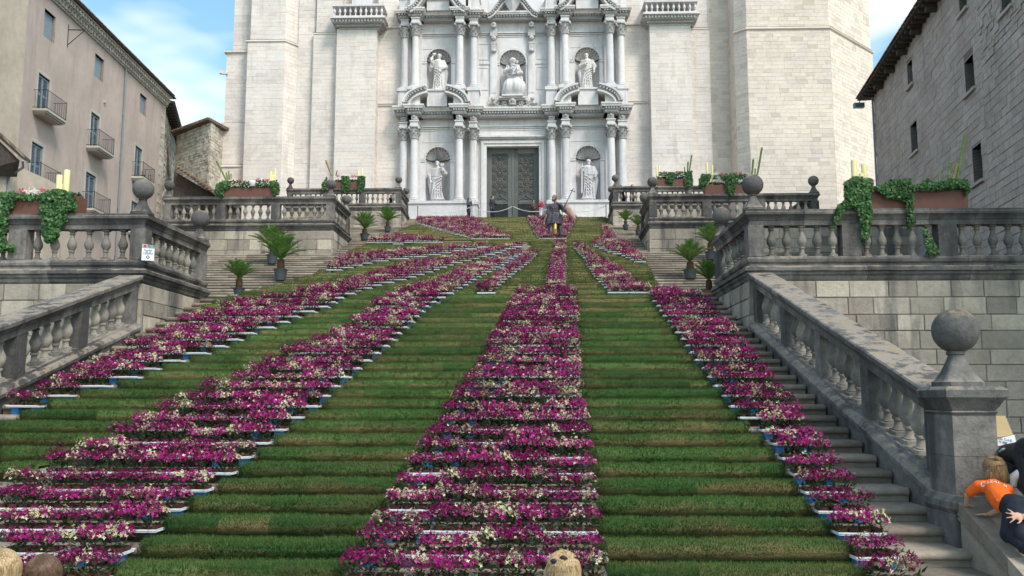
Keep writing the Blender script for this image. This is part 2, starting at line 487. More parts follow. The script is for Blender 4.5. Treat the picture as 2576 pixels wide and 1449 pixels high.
def link(name, me, parent=None, loc=(0, 0, 0), rot=None, scale=None, world=None):
    o = bpy.data.objects.new(name, me)
    COL.objects.link(o)
    base = Vector((0, 0, 0))
    if parent is not None:
        o.parent = parent
        base = WL.get(parent.name, Vector((0, 0, 0)))
    if world is not None:
        W = world.copy()
        W.translation = W.translation - base
        o.matrix_basis = W
    else:
        o.location = Vector(loc) - base
        if rot is not None:
            o.rotation_euler = rot
        if scale is not None:
            o.scale = scale if hasattr(scale, '__len__') else (scale,) * 3
    if me is not None and 'rnd' in me.attributes:
        o.color = (0, 0, 0, 1)
    else:
        v = rng.random()
        o.color = (v, v, v, 1)
    WL[o.name] = Vector(loc) if world is None else world.translation.copy()
    return o

def part(name, m, mats, parent, smooth=False, ang=40, loc=None):
    """a mesh in world coordinates as a child of parent (its own origin set to loc or the parent's place)"""
    base = Vector(loc) if loc is not None else (WL[parent.name] if parent is not None else Vector((0, 0, 0)))
    if base.length > 0:
        m2 = M()
        m2.v = [(x - base.x, y - base.y, z - base.z) for x, y, z in m.v]
        m2.f, m2.r, m2.has = m.f, m.r, m.has
        m = m2
    return link(name, m.mesh(name, mats, smooth, ang), parent, base)

def tag(o, label, cat, group=None, kind=None):
    if label:
        assert 4 <= len(label.split()) <= 16, label
        o['label'] = label
    if cat:
        o['category'] = cat
    if group:
        o['group'] = group
    if kind:
        o['kind'] = kind
    return o

def thing(name, loc, label, cat, group=None, rz=0.0):
    o = link(name, None, None, loc)
    o.empty_display_size = 0.2
    if rz:
        o.rotation_euler.z = rz
    return tag(o, label, cat, group)

def struct(name, m, mats, smooth=False):
    o = part(name, m, mats, None, smooth)
    o['kind'] = 'structure'
    return o

def blob(m, voxel, name, mat, parent=None, loc=None, smooth_it=2, label=None, disp=None):
    """fuse overlapping closed shapes into one continuous skin"""
    me = m.mesh('tmp', mat)
    o = bpy.data.objects.new('tmp', me)
    COL.objects.link(o)
    md = o.modifiers.new('r', 'REMESH')
    md.mode = 'VOXEL'
    md.voxel_size = voxel
    if smooth_it:
        sm = o.modifiers.new('s', 'SMOOTH')
        sm.iterations = smooth_it
        sm.factor = 0.5
    dg = bpy.context.evaluated_depsgraph_get()
    ev = o.evaluated_get(dg)
    res = bpy.data.meshes.new_from_object(ev)
    bpy.data.objects.remove(o)
    res.materials.clear()
    res.materials.append(MT[mat])
    for a in ('rnd',):
        if a in res.attributes:
            res.attributes.remove(res.attributes[a])
    res.polygons.foreach_set('use_smooth', [True] * len(res.polygons))
    base = Vector(loc) if loc is not None else (WL[parent.name] if parent is not None else Vector((0, 0, 0)))
    res.transform(Matrix.Translation(-base))
    res.name = name
    return link(name, res, parent, base)

class Frame:
    """a vertical wall plane: origin, horizontal direction u, outward normal n (towards the viewer)"""
    def __init__(s, o, u):
        s.o = Vector((o[0], o[1], 0))
        s.u = Vector((u[0], u[1], 0)).normalized()
        s.n = Vector((s.u.y, -s.u.x, 0))
        if s.n.dot(-s.o) < 0:
            s.n = -s.n
    def pt(s, a, z, d=0.0):
        p = s.o + s.u * a + s.n * d
        return Vector((p.x, p.y, z))
    def hit(s, px, py):
        r = ray(px, py)
        t = s.o.dot(s.n) / r.dot(s.n)
        p = r * t
        return ((p - s.o).dot(s.u), EYE + p.z)
    def mat(s, a, z, d=0.0):
        """local x along the wall, local -y outwards, local z up"""
        q = Matrix(((s.u.x, -s.n.x, 0, 0), (s.u.y, -s.n.y, 0, 0), (0, 0, 1, 0), (0, 0, 0, 1)))
        if q.to_3x3().determinant() < 0:
            q = Matrix(((-s.u.x, -s.n.x, 0, 0), (-s.u.y, -s.n.y, 0, 0), (0, 0, 1, 0), (0, 0, 0, 1)))
        q.translation = s.pt(a, z, d)
        return q

# shared unit stone: width 1 (x), depth 1 (y, front at 0), height 1, arrised front edges
def _unit_stone(mat):
    e, d = 0.018, 0.12
    m = M()
    v = []
    for (ins, y) in ((0, 1.0), (0, d), (e, 0.0)):
        v += [(ins, y, ins * 1.6), (1 - ins, y, ins * 1.6), (1 - ins, y, 1 - ins * 1.6), (ins, y, 1 - ins * 1.6)]
    f = [(8, 9, 10, 11)]
    for a in (0, 4):
        for k in range(4):
            k2 = (k + 1) % 4
            f.append((a + k, a + k2, a + 4 + k2, a + 4 + k))
    m.add(v, f)
    return m, m.mesh('stone_block', mat)
_US = {}

class Masonry:
    """collects the stones of one thing; the largest in view become parts, the rest one joined part"""
    def __init__(s, parent, mat, name='stone_block', limit=290):
        s.p, s.mat, s.name, s.limit, s.b = parent, mat, name, limit, []
    def course(s, fr, s0, s1, z0, z1, h=0.3, ln=(0.45, 0.9), g=0.010, proud=0.012, depth=0.05, holes=(), jit=0.12, clip=None):
        n = max(1, round((z1 - z0) / h))
        hs = [1 + rng.uniform(-jit, jit) for _ in range(n)]
        t = sum(hs)
        z = z0
        for i in range(n):
            hz = hs[i] / t * (z1 - z0)
            a = s0 - rng.uniform(0, ln[0]) * 0.6
            while a < s1:
                w = rng.uniform(*ln)
                lo, hi = max(a, s0), min(a + w, s1)
                if s1 - hi < ln[0] * 0.4:
                    hi = s1
                    w = hi - a + 0.001
                a += w
                segs = [(lo, hi)]
                for (h0, h1, g0, g1) in holes:
                    if z + hz > g0 + 0.02 and z < g1 - 0.02:
                        ns = []
                        for (p, q) in segs:
                            if q <= h0 or p >= h1:
                                ns.append((p, q))
                            else:
                                if p < h0:
                                    ns.append((p, h0))
                                if q > h1:
                                    ns.append((h1, q))
                        segs = ns
                for (p, q) in segs:
                    if q - p < 0.06:
                        continue
                    if clip and not clip((p + q) / 2, z + hz / 2):
                        continue
                    s.b.append((fr, p + g / 2, q - g / 2, z + g / 2, z + hz - g / 2, proud * rng.uniform(0.3, 1.3), depth, rng.random()))
            z += hz
    def build(s, joined='wall_stones', min_px=9):
        if s.mat not in _US:
            _US[s.mat] = _unit_stone(s.mat)
        um, ume = _US[s.mat]
        sc = []
        for b in s.b:
            c = b[0].pt((b[1] + b[2]) / 2, (b[3] + b[4]) / 2)
            if inview(c, 10):
                facing = abs(b[0].n.dot((c - Vector((0, 0, EYE))).normalized()))
                sc.append(((b[2] - b[1]) * (b[4] - b[3]) * facing / c.length_squared, b))
        sc.sort(key=lambda t: -t[0])
        single = [b for _, b in sc[:s.limit]]
        ids = set(id(b) for b in single)
        for b in single:
            fr, s0, s1, z0, z1, pr, dp, r = b
            q = fr.mat(s0, z0, pr)
            flip = (q.to_3x3() @ Vector((1, 0, 0))).dot(fr.u) < 0
            if flip:
                q = fr.mat(s1, z0, pr)
            q = q @ Matrix.Diagonal((s1 - s0, dp, z1 - z0, 1))
            o = link(s.name, ume, s.p, world=q)
            o.color = (r, r, r, 1)
        m = M()
        for b in s.b:
            if id(b) in ids:
                continue
            fr, s0, s1, z0, z1, pr, dp, r = b
            p = lambda a, d, z: tuple(fr.pt(a, z, d))
            m.add([p(s0, pr - dp, z0), p(s1, pr - dp, z0), p(s1, pr - dp, z1), p(s0, pr - dp, z1), p(s0, pr, z0), p(s1, pr, z0), p(s1, pr, z1), p(s0, pr, z1)],
                  [(4, 5, 6, 7), (0, 1, 5, 4), (1, 2, 6, 5), (2, 3, 7, 6), (3, 0, 4, 7)], r)
        if m.v:
            o = part(joined, m, s.mat, s.p)
            o['kind'] = 'stuff'

def copy_part(o, parent, name=None):
    c = o.copy()
    COL.objects.link(c)
    c.parent = parent
    return c

def text_mesh(txt, size, align='CENTER', spacing=1.0, extrude=0.001):
    cu = bpy.data.curves.new('t', 'FONT')
    cu.body = txt
    cu.size = size
    cu.align_x = align
    cu.align_y = 'CENTER'
    cu.space_character = spacing
    cu.extrude = extrude
    o = bpy.data.objects.new('t', cu)
    COL.objects.link(o)
    dg = bpy.context.evaluated_depsgraph_get()
    me = bpy.data.meshes.new_from_object(o.evaluated_get(dg))
    bpy.data.objects.remove(o)
    return me
# ------------------------------------------------------------------ the place: heights and distances in metres
XC = -1.95                                   # axis of the stair and the portal
Z1, Z2, Z3 = 4.95, 9.9, 14.85                # the three landings
RISE = 0.165
T1 = 0.515
def edge1(k): return 23.15 - T1 * (30 - k)   # front edge of step k (1..30) of each flight
def edge2(k): return 42.9 - 0.5 * (30 - k)
def edge3(k): return 62.2 - 0.5 * (30 - k)
XR1, XL1 = 4.5, -8.7                         # inner faces of the side walls of the lowest flight
XR2, XL2 = 4.85, -9.15

def floor_z(y):
    if y < edge1(1): return 0.0
    if y < 23.15: return RISE * (int((y - edge1(1)) / T1) + 1)
    if y < edge2(1): return Z1
    if y < 42.9: return Z1 + RISE * (int((y - edge2(1)) / 0.5) + 1)
    if y < edge3(1): return Z2
    if y < 62.2: return Z2 + RISE * (int((y - edge3(1)) / 0.5) + 1)
    return Z3

def on_floor(px, py):
    """the point of stair or landing seen at this pixel"""
    r = ray(px, py)
    y = 3.0
    while y < 66:
        t = y / r.y
        if EYE + r.z * t <= floor_z(y):
            return Vector((r.x * t, y, floor_z(y)))
        y += 0.02
    return Vector((r.x * 66 / r.y, 66, Z3))

# ---- ground sheet and the earth under the stair
g = M()
g.box(-400, 400, -60, 600, -0.5, 0.0)
struct('ground', g, 'ground')
for nm, (x0, x1, y0, y1, z0, z1) in (('lower_landing', (-15.5, 13.2, 23.35, 28.6, 3.0, Z1)), ('middle_landing', (XL2, XR2, 43.1, 48.0, 7.0, Z2)),
                                     ('upper_landing', (-17.0, 12.6, 62.4, 66.6, 11.0, Z3))):
    g = M(); g.box(x0, x1, y0, y1, z0, z1 - 0.004)
    struct(nm, g, 'step')

# ---- flights of steps: every stone of the visible ends is a part, the rest is joined
STEP_PROF = [(0.60, 0.0), (0.05, 0.0), (0.012, -0.006), (-0.02, -0.022), (-0.034, -0.048), (-0.028, -0.076), (-0.006, -0.092),
             (0.022, -0.096), (0.026, -RISE - 0.01), (0.60, -RISE - 0.01)]
def _unit_step():
    m = M()
    n = len(STEP_PROF)
    v = []
    for x, e in ((0.0, 0.75), (0.012, 1.0), (0.988, 1.0), (1.0, 0.75)):
        for (y, z) in STEP_PROF:
            v.append((x, y if y > 0.1 else y * e + (1 - e) * 0.02, z * 1.0 if z < -0.1 else z - (1 - e) * 0.02))
    f = []
    for i in range(3):
        for k in range(n):
            k2 = (k + 1) % n
            f.append((i * n + k, i * n + k2, (i + 1) * n + k2, (i + 1) * n + k))
    f.append(tuple(range(n))[::-1]); f.append(tuple(3 * n + k for k in range(n)))
    m.add(v, f)
    return m
UST = _unit_step()
UST_ME = UST.mesh('step_stone', 'step', True, 50)
GRASS_POLY = [(0, 1449), (0, 1010), (100, 972), (210, 918), (330, 858), (400, 825), (500, 775), (560, 752), (787, 692), (878, 633), (1045, 562), (1048, 546),
              (1522, 546), (1535, 581), (1617, 656), (1643, 702), (1653, 724), (1625, 735), (1650, 770), (1690, 820), (1740, 890), (1790, 960), (1830, 1010),
              (1870, 1050), (1915, 1110), (1960, 1170), (2000, 1230), (2050, 1280), (2110, 1340), (2190, 1449)]
BANDS = {
 'left outer': [(0, 1056), (70, 1024), (160, 999), (230, 974), (330, 952), (410, 918), (480, 898), (530, 882), (580, 862), (650, 832), (715, 812), (755, 792), (820, 772), (880, 740),
                (960, 715), (1022, 702), (1091, 682), (1140, 665), (1182, 655), (1261, 634), (1320, 617), (1333, 603), (1274, 615), (1192, 627), (1110, 645), (1029, 656), (947, 680),
                (870, 700), (790, 722), (740, 735), (600, 752), (500, 785), (400, 830), (330, 860), (270, 890), (210, 915), (100, 965), (0, 1008)],
 'left inner': [(0, 1449), (0, 1224), (30, 1195), (130, 1150), (220, 1112), (290, 1080), (350, 1045), (420, 1012), (510, 968), (590, 945), (640, 915), (740, 868), (850, 825), (900, 795),
                (950, 750), (1029, 720), (1078, 702), (1127, 683), (1189, 663), (1241, 643), (1306, 624), (1340, 612), (1329, 625), (1293, 649), (1274, 661), (1225, 688), (1189, 708), (1143, 734),
                (1110, 752), (1080, 770), (1000, 845), (960, 880), (900, 925), (850, 965), (800, 1015), (720, 1070), (680, 1105), (630, 1145), (590, 1185), (530, 1220), (480, 1255), (430, 1295),
                (380, 1345), (300, 1400), (275, 1449)],
 'short left': [(1187, 741), (1228, 702), (1267, 674), (1290, 658), (1333, 628), (1352, 624), (1335, 655), (1290, 690), (1257, 716), (1231, 741)],
 'upper left': [(820, 686), (820, 668), (860, 640), (947, 630), (1060, 622), (1235, 609), (1244, 618), (1071, 645), (947, 658), (870, 676)],
 'central': [(1398, 604), (1391, 630), (1375, 663), (1369, 696), (1366, 722), (1300, 724), (1290, 745), (1265, 790), (1240, 840), (1210, 900), (1165, 945), (1130, 1000), (1100, 1060), (1060, 1110),
             (1010, 1180), (985, 1230), (945, 1290), (910, 1340), (855, 1410), (840, 1470), (1530, 1470), (1520, 1410), (1505, 1350), (1500, 1290), (1490, 1200), (1475, 1100), (1465, 1000), (1455, 900),
             (1450, 800), (1445, 724), (1426, 720), (1426, 657), (1421, 630), (1421, 604)],
 'right': [(1434, 604), (1470, 660), (1496, 699), (1532, 741), (1610, 741), (1625, 735), (1650, 772), (1690, 824), (1740, 894), (1790, 964), (1830, 1014), (1870, 1056), (1915, 1116), (1960, 1176), (2000, 1236),
           (2050, 1290), (2110, 1350), (2160, 1420), (2180, 1470), (2340, 1470), (2290, 1400), (2220, 1320), (2190, 1265), (2150, 1200), (2100, 1135), (2060, 1075), (1990, 1005), (1940, 945), (1890, 885), (1840, 825),
           (1790, 768), (1750, 733), (1640, 726), (1588, 694), (1545, 664), (1503, 638), (1444, 604)],
 'short right': [(1480, 614), (1500, 600), (1545, 601), (1587, 607), (1607, 637), (1622, 658), (1620, 666), (1574, 648), (1535, 636)],
 'top left': [(1048, 562), (1048, 545), (1110, 543), (1189, 543), (1240, 570), (1296, 602), (1192, 602), (1120, 582)],
 'top small': [(915, 612), (925, 600), (1005, 588), (1060, 592), (1105, 600), (1190, 603), (1190, 610), (1105, 611), (1000, 613)],
 'top centre': [(1323, 543), (1452, 543), (1424, 601), (1352, 601)],
 'top right': [(1515, 565), (1524, 566), (1538, 580), (1556, 603), (1485, 607), (1515, 592)],
}
def inside(poly, x, y):
    r = False
    j = len(poly) - 1
    for i in range(len(poly)):
        xi, yi = poly[i]
        xj, yj = poly[j]
        if (yi > y) != (yj > y) and x < (xj - xi) * (y - yi) / (yj - yi) + xi:
            r = not r
        j = i
    return r
def band_at(x, y, z):
    q = proj(x, y, z)
    for n, p in BANDS.items():
        if inside(p, *q):
            return n
    return None
def in_grass(x, y, z):
    return inside(GRASS_POLY, *proj(x, y, z))

ROWS = []        # (flight, k, front edge y, top z, x from, x to)
for k in range(1, 31):
    ROWS.append((1, k, edge1(k), RISE * k, XL1 - 0.02, XR1 + 0.02))
for k in range(1, 31):
    y = edge2(k)
    w = y < 39.3
    ROWS.append((2, k, y, Z1 + RISE * k, -15.3 if w else XL2 - 0.02, 13.0 if w else XR2 + 0.02))
for k in range(1, 31):
    y = edge3(k)
    w = y < 58.5
    ROWS.append((3, k, y, Z2 + RISE * k, XL2 - (7.9 if w else 0.02), XR2 + (7.7 if w else 0.02)))

FL = {}
for n, nm in ((1, 'lower_stair'), (2, 'middle_stair'), (3, 'upper_stair')):
    o = link(nm, None)
    o['kind'] = 'structure'
    FL[n] = o
for n in (1, 2, 3):
    cand, rest = [], M()
    for (fl, k, ye, z, x0, x1) in ROWS:
        if fl != n:
            continue
        x = x0
        while x < x1 - 0.01:
            w = rng.uniform(0.9, 1.7)
            w = x1 - x if x1 - x - w < 0.5 else w
            dy, dz = rng.uniform(-0.012, 0.012), rng.uniform(-0.006, 0.002)
            T = Matrix.Translation((x + 0.003, ye + dy, z + dz)) @ Matrix.Diagonal((w - 0.006, 1, 1, 1))
            c = (x + w / 2, ye, z)
            ok = inview(c, 20) and not (in_grass(x + 0.05, ye, z) and in_grass(x + w - 0.05, ye, z))
            # hidden behind the terraces
            if fl == 3 and (x + w < XL2 - 0.3 or x > XR2 + 0.3):
                ok = False
            cand.append((w / ye if ok else 0, T, rng.random()))
            x += w
    cand.sort(key=lambda t: -t[0])
    for i, (s, T, r) in enumerate(cand):
        if i < 290 and s > 0:
            o = link('step_stone', UST_ME, FL[n], world=T)
            o.color = (r, r, r, 1)
        else:
            rest.join(UST, T, r)
    if rest.v:
        o = part('buried_step_stones', rest, 'step', FL[n], True, 50)
        o['kind'] = 'stuff'

# ------------------------------------------------------------------ balustrades
RAIL = [(0.03, 0.0), (0.03, -0.045), (0.0, -0.06), (0.0, -0.115), (0.035, -0.14), (0.075, -0.19), (0.085, -0.225), (0.10, -0.235), (0.10, -0.345), (0.34, -0.345),
        (0.34, -0.235), (0.40, -0.20), (0.45, -0.115), (0.45, -0.06), (0.42, -0.045), (0.42, 0.0)]
BASE = [(0.09, 0.0), (0.05, -0.02), (0.02, -0.07), (0.03, -0.13), (0.07, -0.17), (0.07, -0.21), (0.0, -0.23), (-0.05, -0.26), (-0.05, -0.33), (0.0, -0.345), (0.0, -0.40),
        (0.04, -0.44), (0.05, -0.50), (0.10, -0.56), (0.5, -0.56), (0.5, 0.0)]
BH = 0.69
def _baluster():
    pr = [(0.085, 0.0), (0.085, 0.075), (0.06, 0.08), (0.066, 0.10), (0.05, 0.125), (0.045, 0.20), (0.046, 0.255), (0.064, 0.27), (0.064, 0.305), (0.050, 0.32), (0.072, 0.37), (0.096, 0.44),
          (0.103, 0.50), (0.096, 0.57), (0.072, 0.66), (0.052, 0.74), (0.045, 0.81), (0.046, 0.845), (0.064, 0.855), (0.064, 0.885), (0.048, 0.895), (0.056, 0.93), (0.074, 0.945), (0.078, 0.95), (0.078, 1.0)]
    sq = [1, 1] + [0] * 21 + [1, 1]
    m = M()
    m.lathe([(r, z * BH) for r, z in pr], n=16, sq=sq)
    return m
BAL = _baluster()
BAL_ME = BAL.mesh('baluster', 'darkbal', True, 35)
def sheared(slope_y):
    m = M()
    m.add([(x, y, z + slope_y * y) for x, y, z in BAL.v], BAL.f)
    return m.mesh('baluster', 'darkbal', True, 35)

def finial(s=1.0):
    m = M()
    pr = [(0.205, 0.0), (0.205, 0.055), (0.185, 0.07), (0.165, 0.10), (0.125, 0.17), (0.09, 0.26), (0.078, 0.31), (0.075, 0.335), (0.092, 0.345), (0.092, 0.37), (0.075, 0.378)]
    sq = [1, 1, 1, 1, 0.95, 0.8, 0.5, 0, 0, 0, 0]
    m.lathe([(r * s, z * s) for r, z in pr], n=24, sq=sq)
    b = M()
    b.lathe([(0.235 * s * math.sin(math.pi * i / 16), 0.595 * s - 0.235 * s * math.cos(math.pi * i / 16)) for i in range(1, 16)], n=28)
    return m.mesh('finial_stem', 'dark', True, 40), b.mesh('stone_ball', 'ball', True, 60)
FIN = finial(1.0)
FINBIG = finial(1.08)

def add_finial(pier, x, y, z, big=False, rz=0.0):
    me = FINBIG if big else FIN
    o = link('ball_finial', me[1], pier, (x, y, z), rot=(rng.uniform(-.02, .02), rng.uniform(-.02, .02), rz))
    link('finial_stem', me[0], pier, (x, y, z), rot=(0, 0, rz))
    return o

def pieces(path, ln):
    """split a polyline into pieces with small gaps"""
    P3 = [Vector(p) for p in path]
    acc = [0]
    for a, b in zip(P3, P3[1:]):
        acc.append(acc[-1] + (b - a).length)
    tot = acc[-1]
    def pos(s):
        for i in range(len(P3) - 1):
            if s <= acc[i + 1] + 1e-6:
                return P3[i].lerp(P3[i + 1], (s - acc[i]) / (acc[i + 1] - acc[i]))
        return P3[-1].copy()
    n = max(1, round(tot / ln))
    cuts = [0] + [tot * (i + rng.uniform(-0.15, 0.15)) / n for i in range(1, n)] + [tot]
    for c in acc[1:-1]:                          # never cut right at a corner
        cuts = [q for q in cuts if abs(q - c) > 0.6 or q in (0, tot)]
    out = []
    for a, b in zip(cuts, cuts[1:]):
        a2, b2 = a + (0.004 if a > 0 else 0), b - (0.004 if b < tot else 0)
        pts = [pos(a2)] + [P3[i].copy() for i in range(1, len(P3) - 1) if a2 + 0.02 < acc[i] < b2 - 0.02] + [pos(b2)]
        out.append(pts)
    return out

def rough_sweep(m, amp=0.006):
    """chip the edges a little"""
    m.v = [(x + amp * noise.noise(Vector((x, y, z)) * 5.0), y + amp * noise.noise(Vector((x + 9, y, z)) * 5.0), z + amp * noise.noise(Vector((x, y + 7, z)) * 6.0)) for x, y, z in m.v]
    return m

def dense(path, st=0.35):
    out = []
    P3 = [Vector(p) for p in path]
    for a, b in zip(P3, P3[1:]):
        n = max(1, int((b - a).length / st))
        for i in range(n):
            out.append(a.lerp(b, i / n))
    out.append(P3[-1])
    return out

def level_balustrade(label, cat, path, zf, balls, group, bays=5):
    """zf: floor height behind; the rail top stands 1.38 above. path runs so that the inside is on its right"""
    zt, zb = zf + 1.38, zf + 0.35
    t = thing('stone_balustrade', (path[0][0], path[0][1], zf), label, cat, group)
    P = [(x, y, zt) for x, y in path]
    for pc in pieces(P, 2.3):
        part('rail_stone', rough_sweep(M().sweep(RAIL, dense(pc, 0.3)), 0.009), 'dark', t, True, 30)
    for pc in pieces([(x, y, zb) for x, y in path], 2.1):
        part('base_stone', rough_sweep(M().sweep(BASE, dense(pc, 0.3)), 0.010), 'dark', t, True, 30)
    pm = M()
    pm.box(-0.2, 0.2, -0.16, 0.16, 0, BH + 0.004)
    pcn = M(); pcn.box(-0.17, 0.17, -0.17, 0.17, 0, BH + 0.004)
    pme, pce = pm.mesh('pier', 'dark'), pcn.mesh('corner_pier', 'dark')
    for a, b in zip(path, path[1:]):
        a, b = Vector(a), Vector(b)
        d = (b - a).normalized()
        nr = Vector((d.y, -d.x))
        Ln = (b - a).length
        i0, i1 = (a != Vector(path[0])), (b != Vector(path[-1]))
        s0, s1 = 0.23 if i0 else 0.22, Ln - (0.23 if i1 else 0.22)
        nb = max(1, round((s1 - s0) / 2.3))
        bl = (s1 - s0) / nb
        rz = math.atan2(d.y, d.x)
        for i in range(nb + 1):
            s = s0 + bl * i
            if i == nb and i1:
                pass
            c = a + d * s + nr * 0.225
            corner = (i == 0) or (i == nb)
            if not (i == 0 and i0):
                o = link('pier', pce if corner else pme, t, (c.x, c.y, zb - 0.002), rot=(0, 0, rz))
                for (bx, by) in balls:
                    if abs(bx - c.x) < 0.5 and abs(by - c.y) < 0.5:
                        add_finial(o, c.x, c.y, zt - 0.004, rz=rng.uniform(-.02, .02))
            if i < nb:
                n5 = max(2, round((bl - 0.42) / 0.355))
                for j in range(n5):
                    q = c + d * (0.2 + (bl - 0.4) * (j + 0.5) / n5)
                    link('baluster', BAL_ME, t, (q.x, q.y, zb - 0.002), rot=(0, 0, rz + rng.choice((0, math.pi / 2)) * 1.0), scale=(1, 1, (zt - 0.345 - zb + 0.004) / BH))
        if not i0:
            c = a + d * s0 + nr * 0.225
            for (bx, by) in balls:
                pass
    return t

G = 'stone balustrades along the terraces'
TERR = [
 ('lower right terrace balustrade with brown ivy planter and bamboo on its rail', [(13.2, 19.3), (4.5, 19.3), (4.5, 23.15)], Z1, [(4.7, 19.5), (4.7, 22.9)]),
 ('lower left terrace balustrade with the small white sign on its corner pier', [(-8.7, 23.15), (-8.7, 19.3), (-14.6, 19.3)], Z1, [(-8.9, 19.5), (-8.9, 22.9)]),
 ('middle left terrace balustrade above the wall with three potted cycads in front', [(-9.2, 42.9), (-9.2, 39.3), (-17.1, 39.3), (-17.1, 42.9)], Z2, [(-9.4, 39.5), (-9.4, 42.7), (-16.9, 39.5)]),
 ('middle right terrace balustrade with brown planter, seen beyond the lower right one', [(12.5, 42.9), (12.5, 39.3), (4.88, 39.3), (4.88, 42.9)], Z2, [(5.1, 39.5), (5.1, 42.7), (12.3, 39.5)]),
 ('uppermost left balustrade below the cathedral wall with a face behind its balusters', [(-9.2, 62.2), (-9.2, 58.5), (-17.0, 58.5)], Z3, [(-9.4, 58.7), (-9.4, 62.0), (-16.8, 58.7)]),
 ('uppermost right balustrade below the cathedral with people leaning on its rail', [(12.6, 58.5), (4.9, 58.5), (4.9, 62.2)], Z3, [(5.1, 58.7), (5.1, 62.0), (12.4, 58.7)]),
]
for lab, path, zf, balls in TERR:
    level_balustrade(lab, 'balustrade', path, zf, balls, G)

# ---- retaining walls below the balustrades
def retaining(label, path, ztop, zbot, h, ln, group='ashlar walls below the balustrades'):
    t = thing('retaining_wall', (path[0][0], path[0][1], zbot), label, 'wall', group)
    core = M()
    P = [(x, y, 0) for x, y in path]
    core.sweep([(0.055, zbot), (0.055, ztop), (0.5, ztop), (0.5, zbot)], P)
    part('wall_core', core, 'jointdark', t)
    ms = Masonry(t, 'ashlar')
    for a, b in zip(path, path[1:]):
        fr = Frame(a, (b[0] - a[0], b[1] - a[1]))
        d = (Vector(b) - Vector(a)).normalized()
        nr = Vector((d.y, -d.x))
        fr.n = Vector((-nr.x, -nr.y, 0))
        fr.o = fr.o + Vector((nr.x, nr.y, 0)) * 0.05
        ms.course(fr, 0.02, (Vector(b) - Vector(a)).length - 0.02, zbot, ztop, h, ln, g=0.016, proud=0.024, depth=0.09)
    ms.build()
    return t
retaining('big block ashlar wall below the lower right balustrade', [(13.2, 19.3), (4.5, 19.3), (4.5, 23.1)], Z1 - 0.2, 0.0, 0.375, (0.5, 0.95))
retaining('dark stained wall below the lower left balustrade behind the sloping rail', [(-8.7, 23.1), (-8.7, 19.3), (-14.6, 19.3)], Z1 - 0.2, 0.0, 0.375, (0.5, 0.95))
retaining('low ashlar wall below the middle left balustrade, behind the cycads', [(-9.2, 42.9), (-9.2, 39.3), (-17.1, 39.3), (-17.1, 42.9)], Z2 - 0.2, Z1, 0.45, (0.8, 1.4))
retaining('low ashlar wall below the middle right balustrade, beside the stair', [(12.5, 42.9), (12.5, 39.3), (4.88, 39.3), (4.88, 42.9)], Z2 - 0.2, Z1, 0.45, (0.8, 1.4))
retaining('stone wall below the uppermost left balustrade behind the highest cycads', [(-9.2, 62.2), (-9.2, 58.5), (-17.0, 58.5)], Z3 - 0.2, Z2, 0.45, (0.8, 1.4))
retaining('stone wall below the uppermost right balustrade under the leaning people', [(12.6, 58.5), (4.9, 58.5), (4.9, 62.2)], Z3 - 0.2, Z2, 0.45, (0.8, 1.4))
retaining('plain stone wall seen through the balusters right of the middle terrace', [(25.0, 45.0), (12.6, 45.0)], 11.2, 5.0, 0.45, (0.8, 1.4))
for nm, bx in (('lower_right_terrace_floor', (4.9, 13.1, 19.7, 23.1, Z1 - 0.4, Z1)), ('lower_left_terrace_floor', (-14.6, -9.1, 19.7, 23.1, Z1 - 0.4, Z1)),
               ('middle_right_terrace_floor', (5.3, 12.1, 39.7, 48.0, Z2 - 0.4, Z2)), ('middle_left_terrace_floor', (-16.7, -9.6, 39.7, 48.0, Z2 - 0.4, Z2)),
               ('upper_right_terrace_floor', (5.3, 12.5, 58.9, 62.2, Z3 - 0.4, Z3)), ('upper_left_terrace_floor', (-17.0, -9.6, 58.9, 62.2, Z3 - 0.4, Z3))):
    g = M(); g.box(*bx)
    struct(nm, g, 'step')

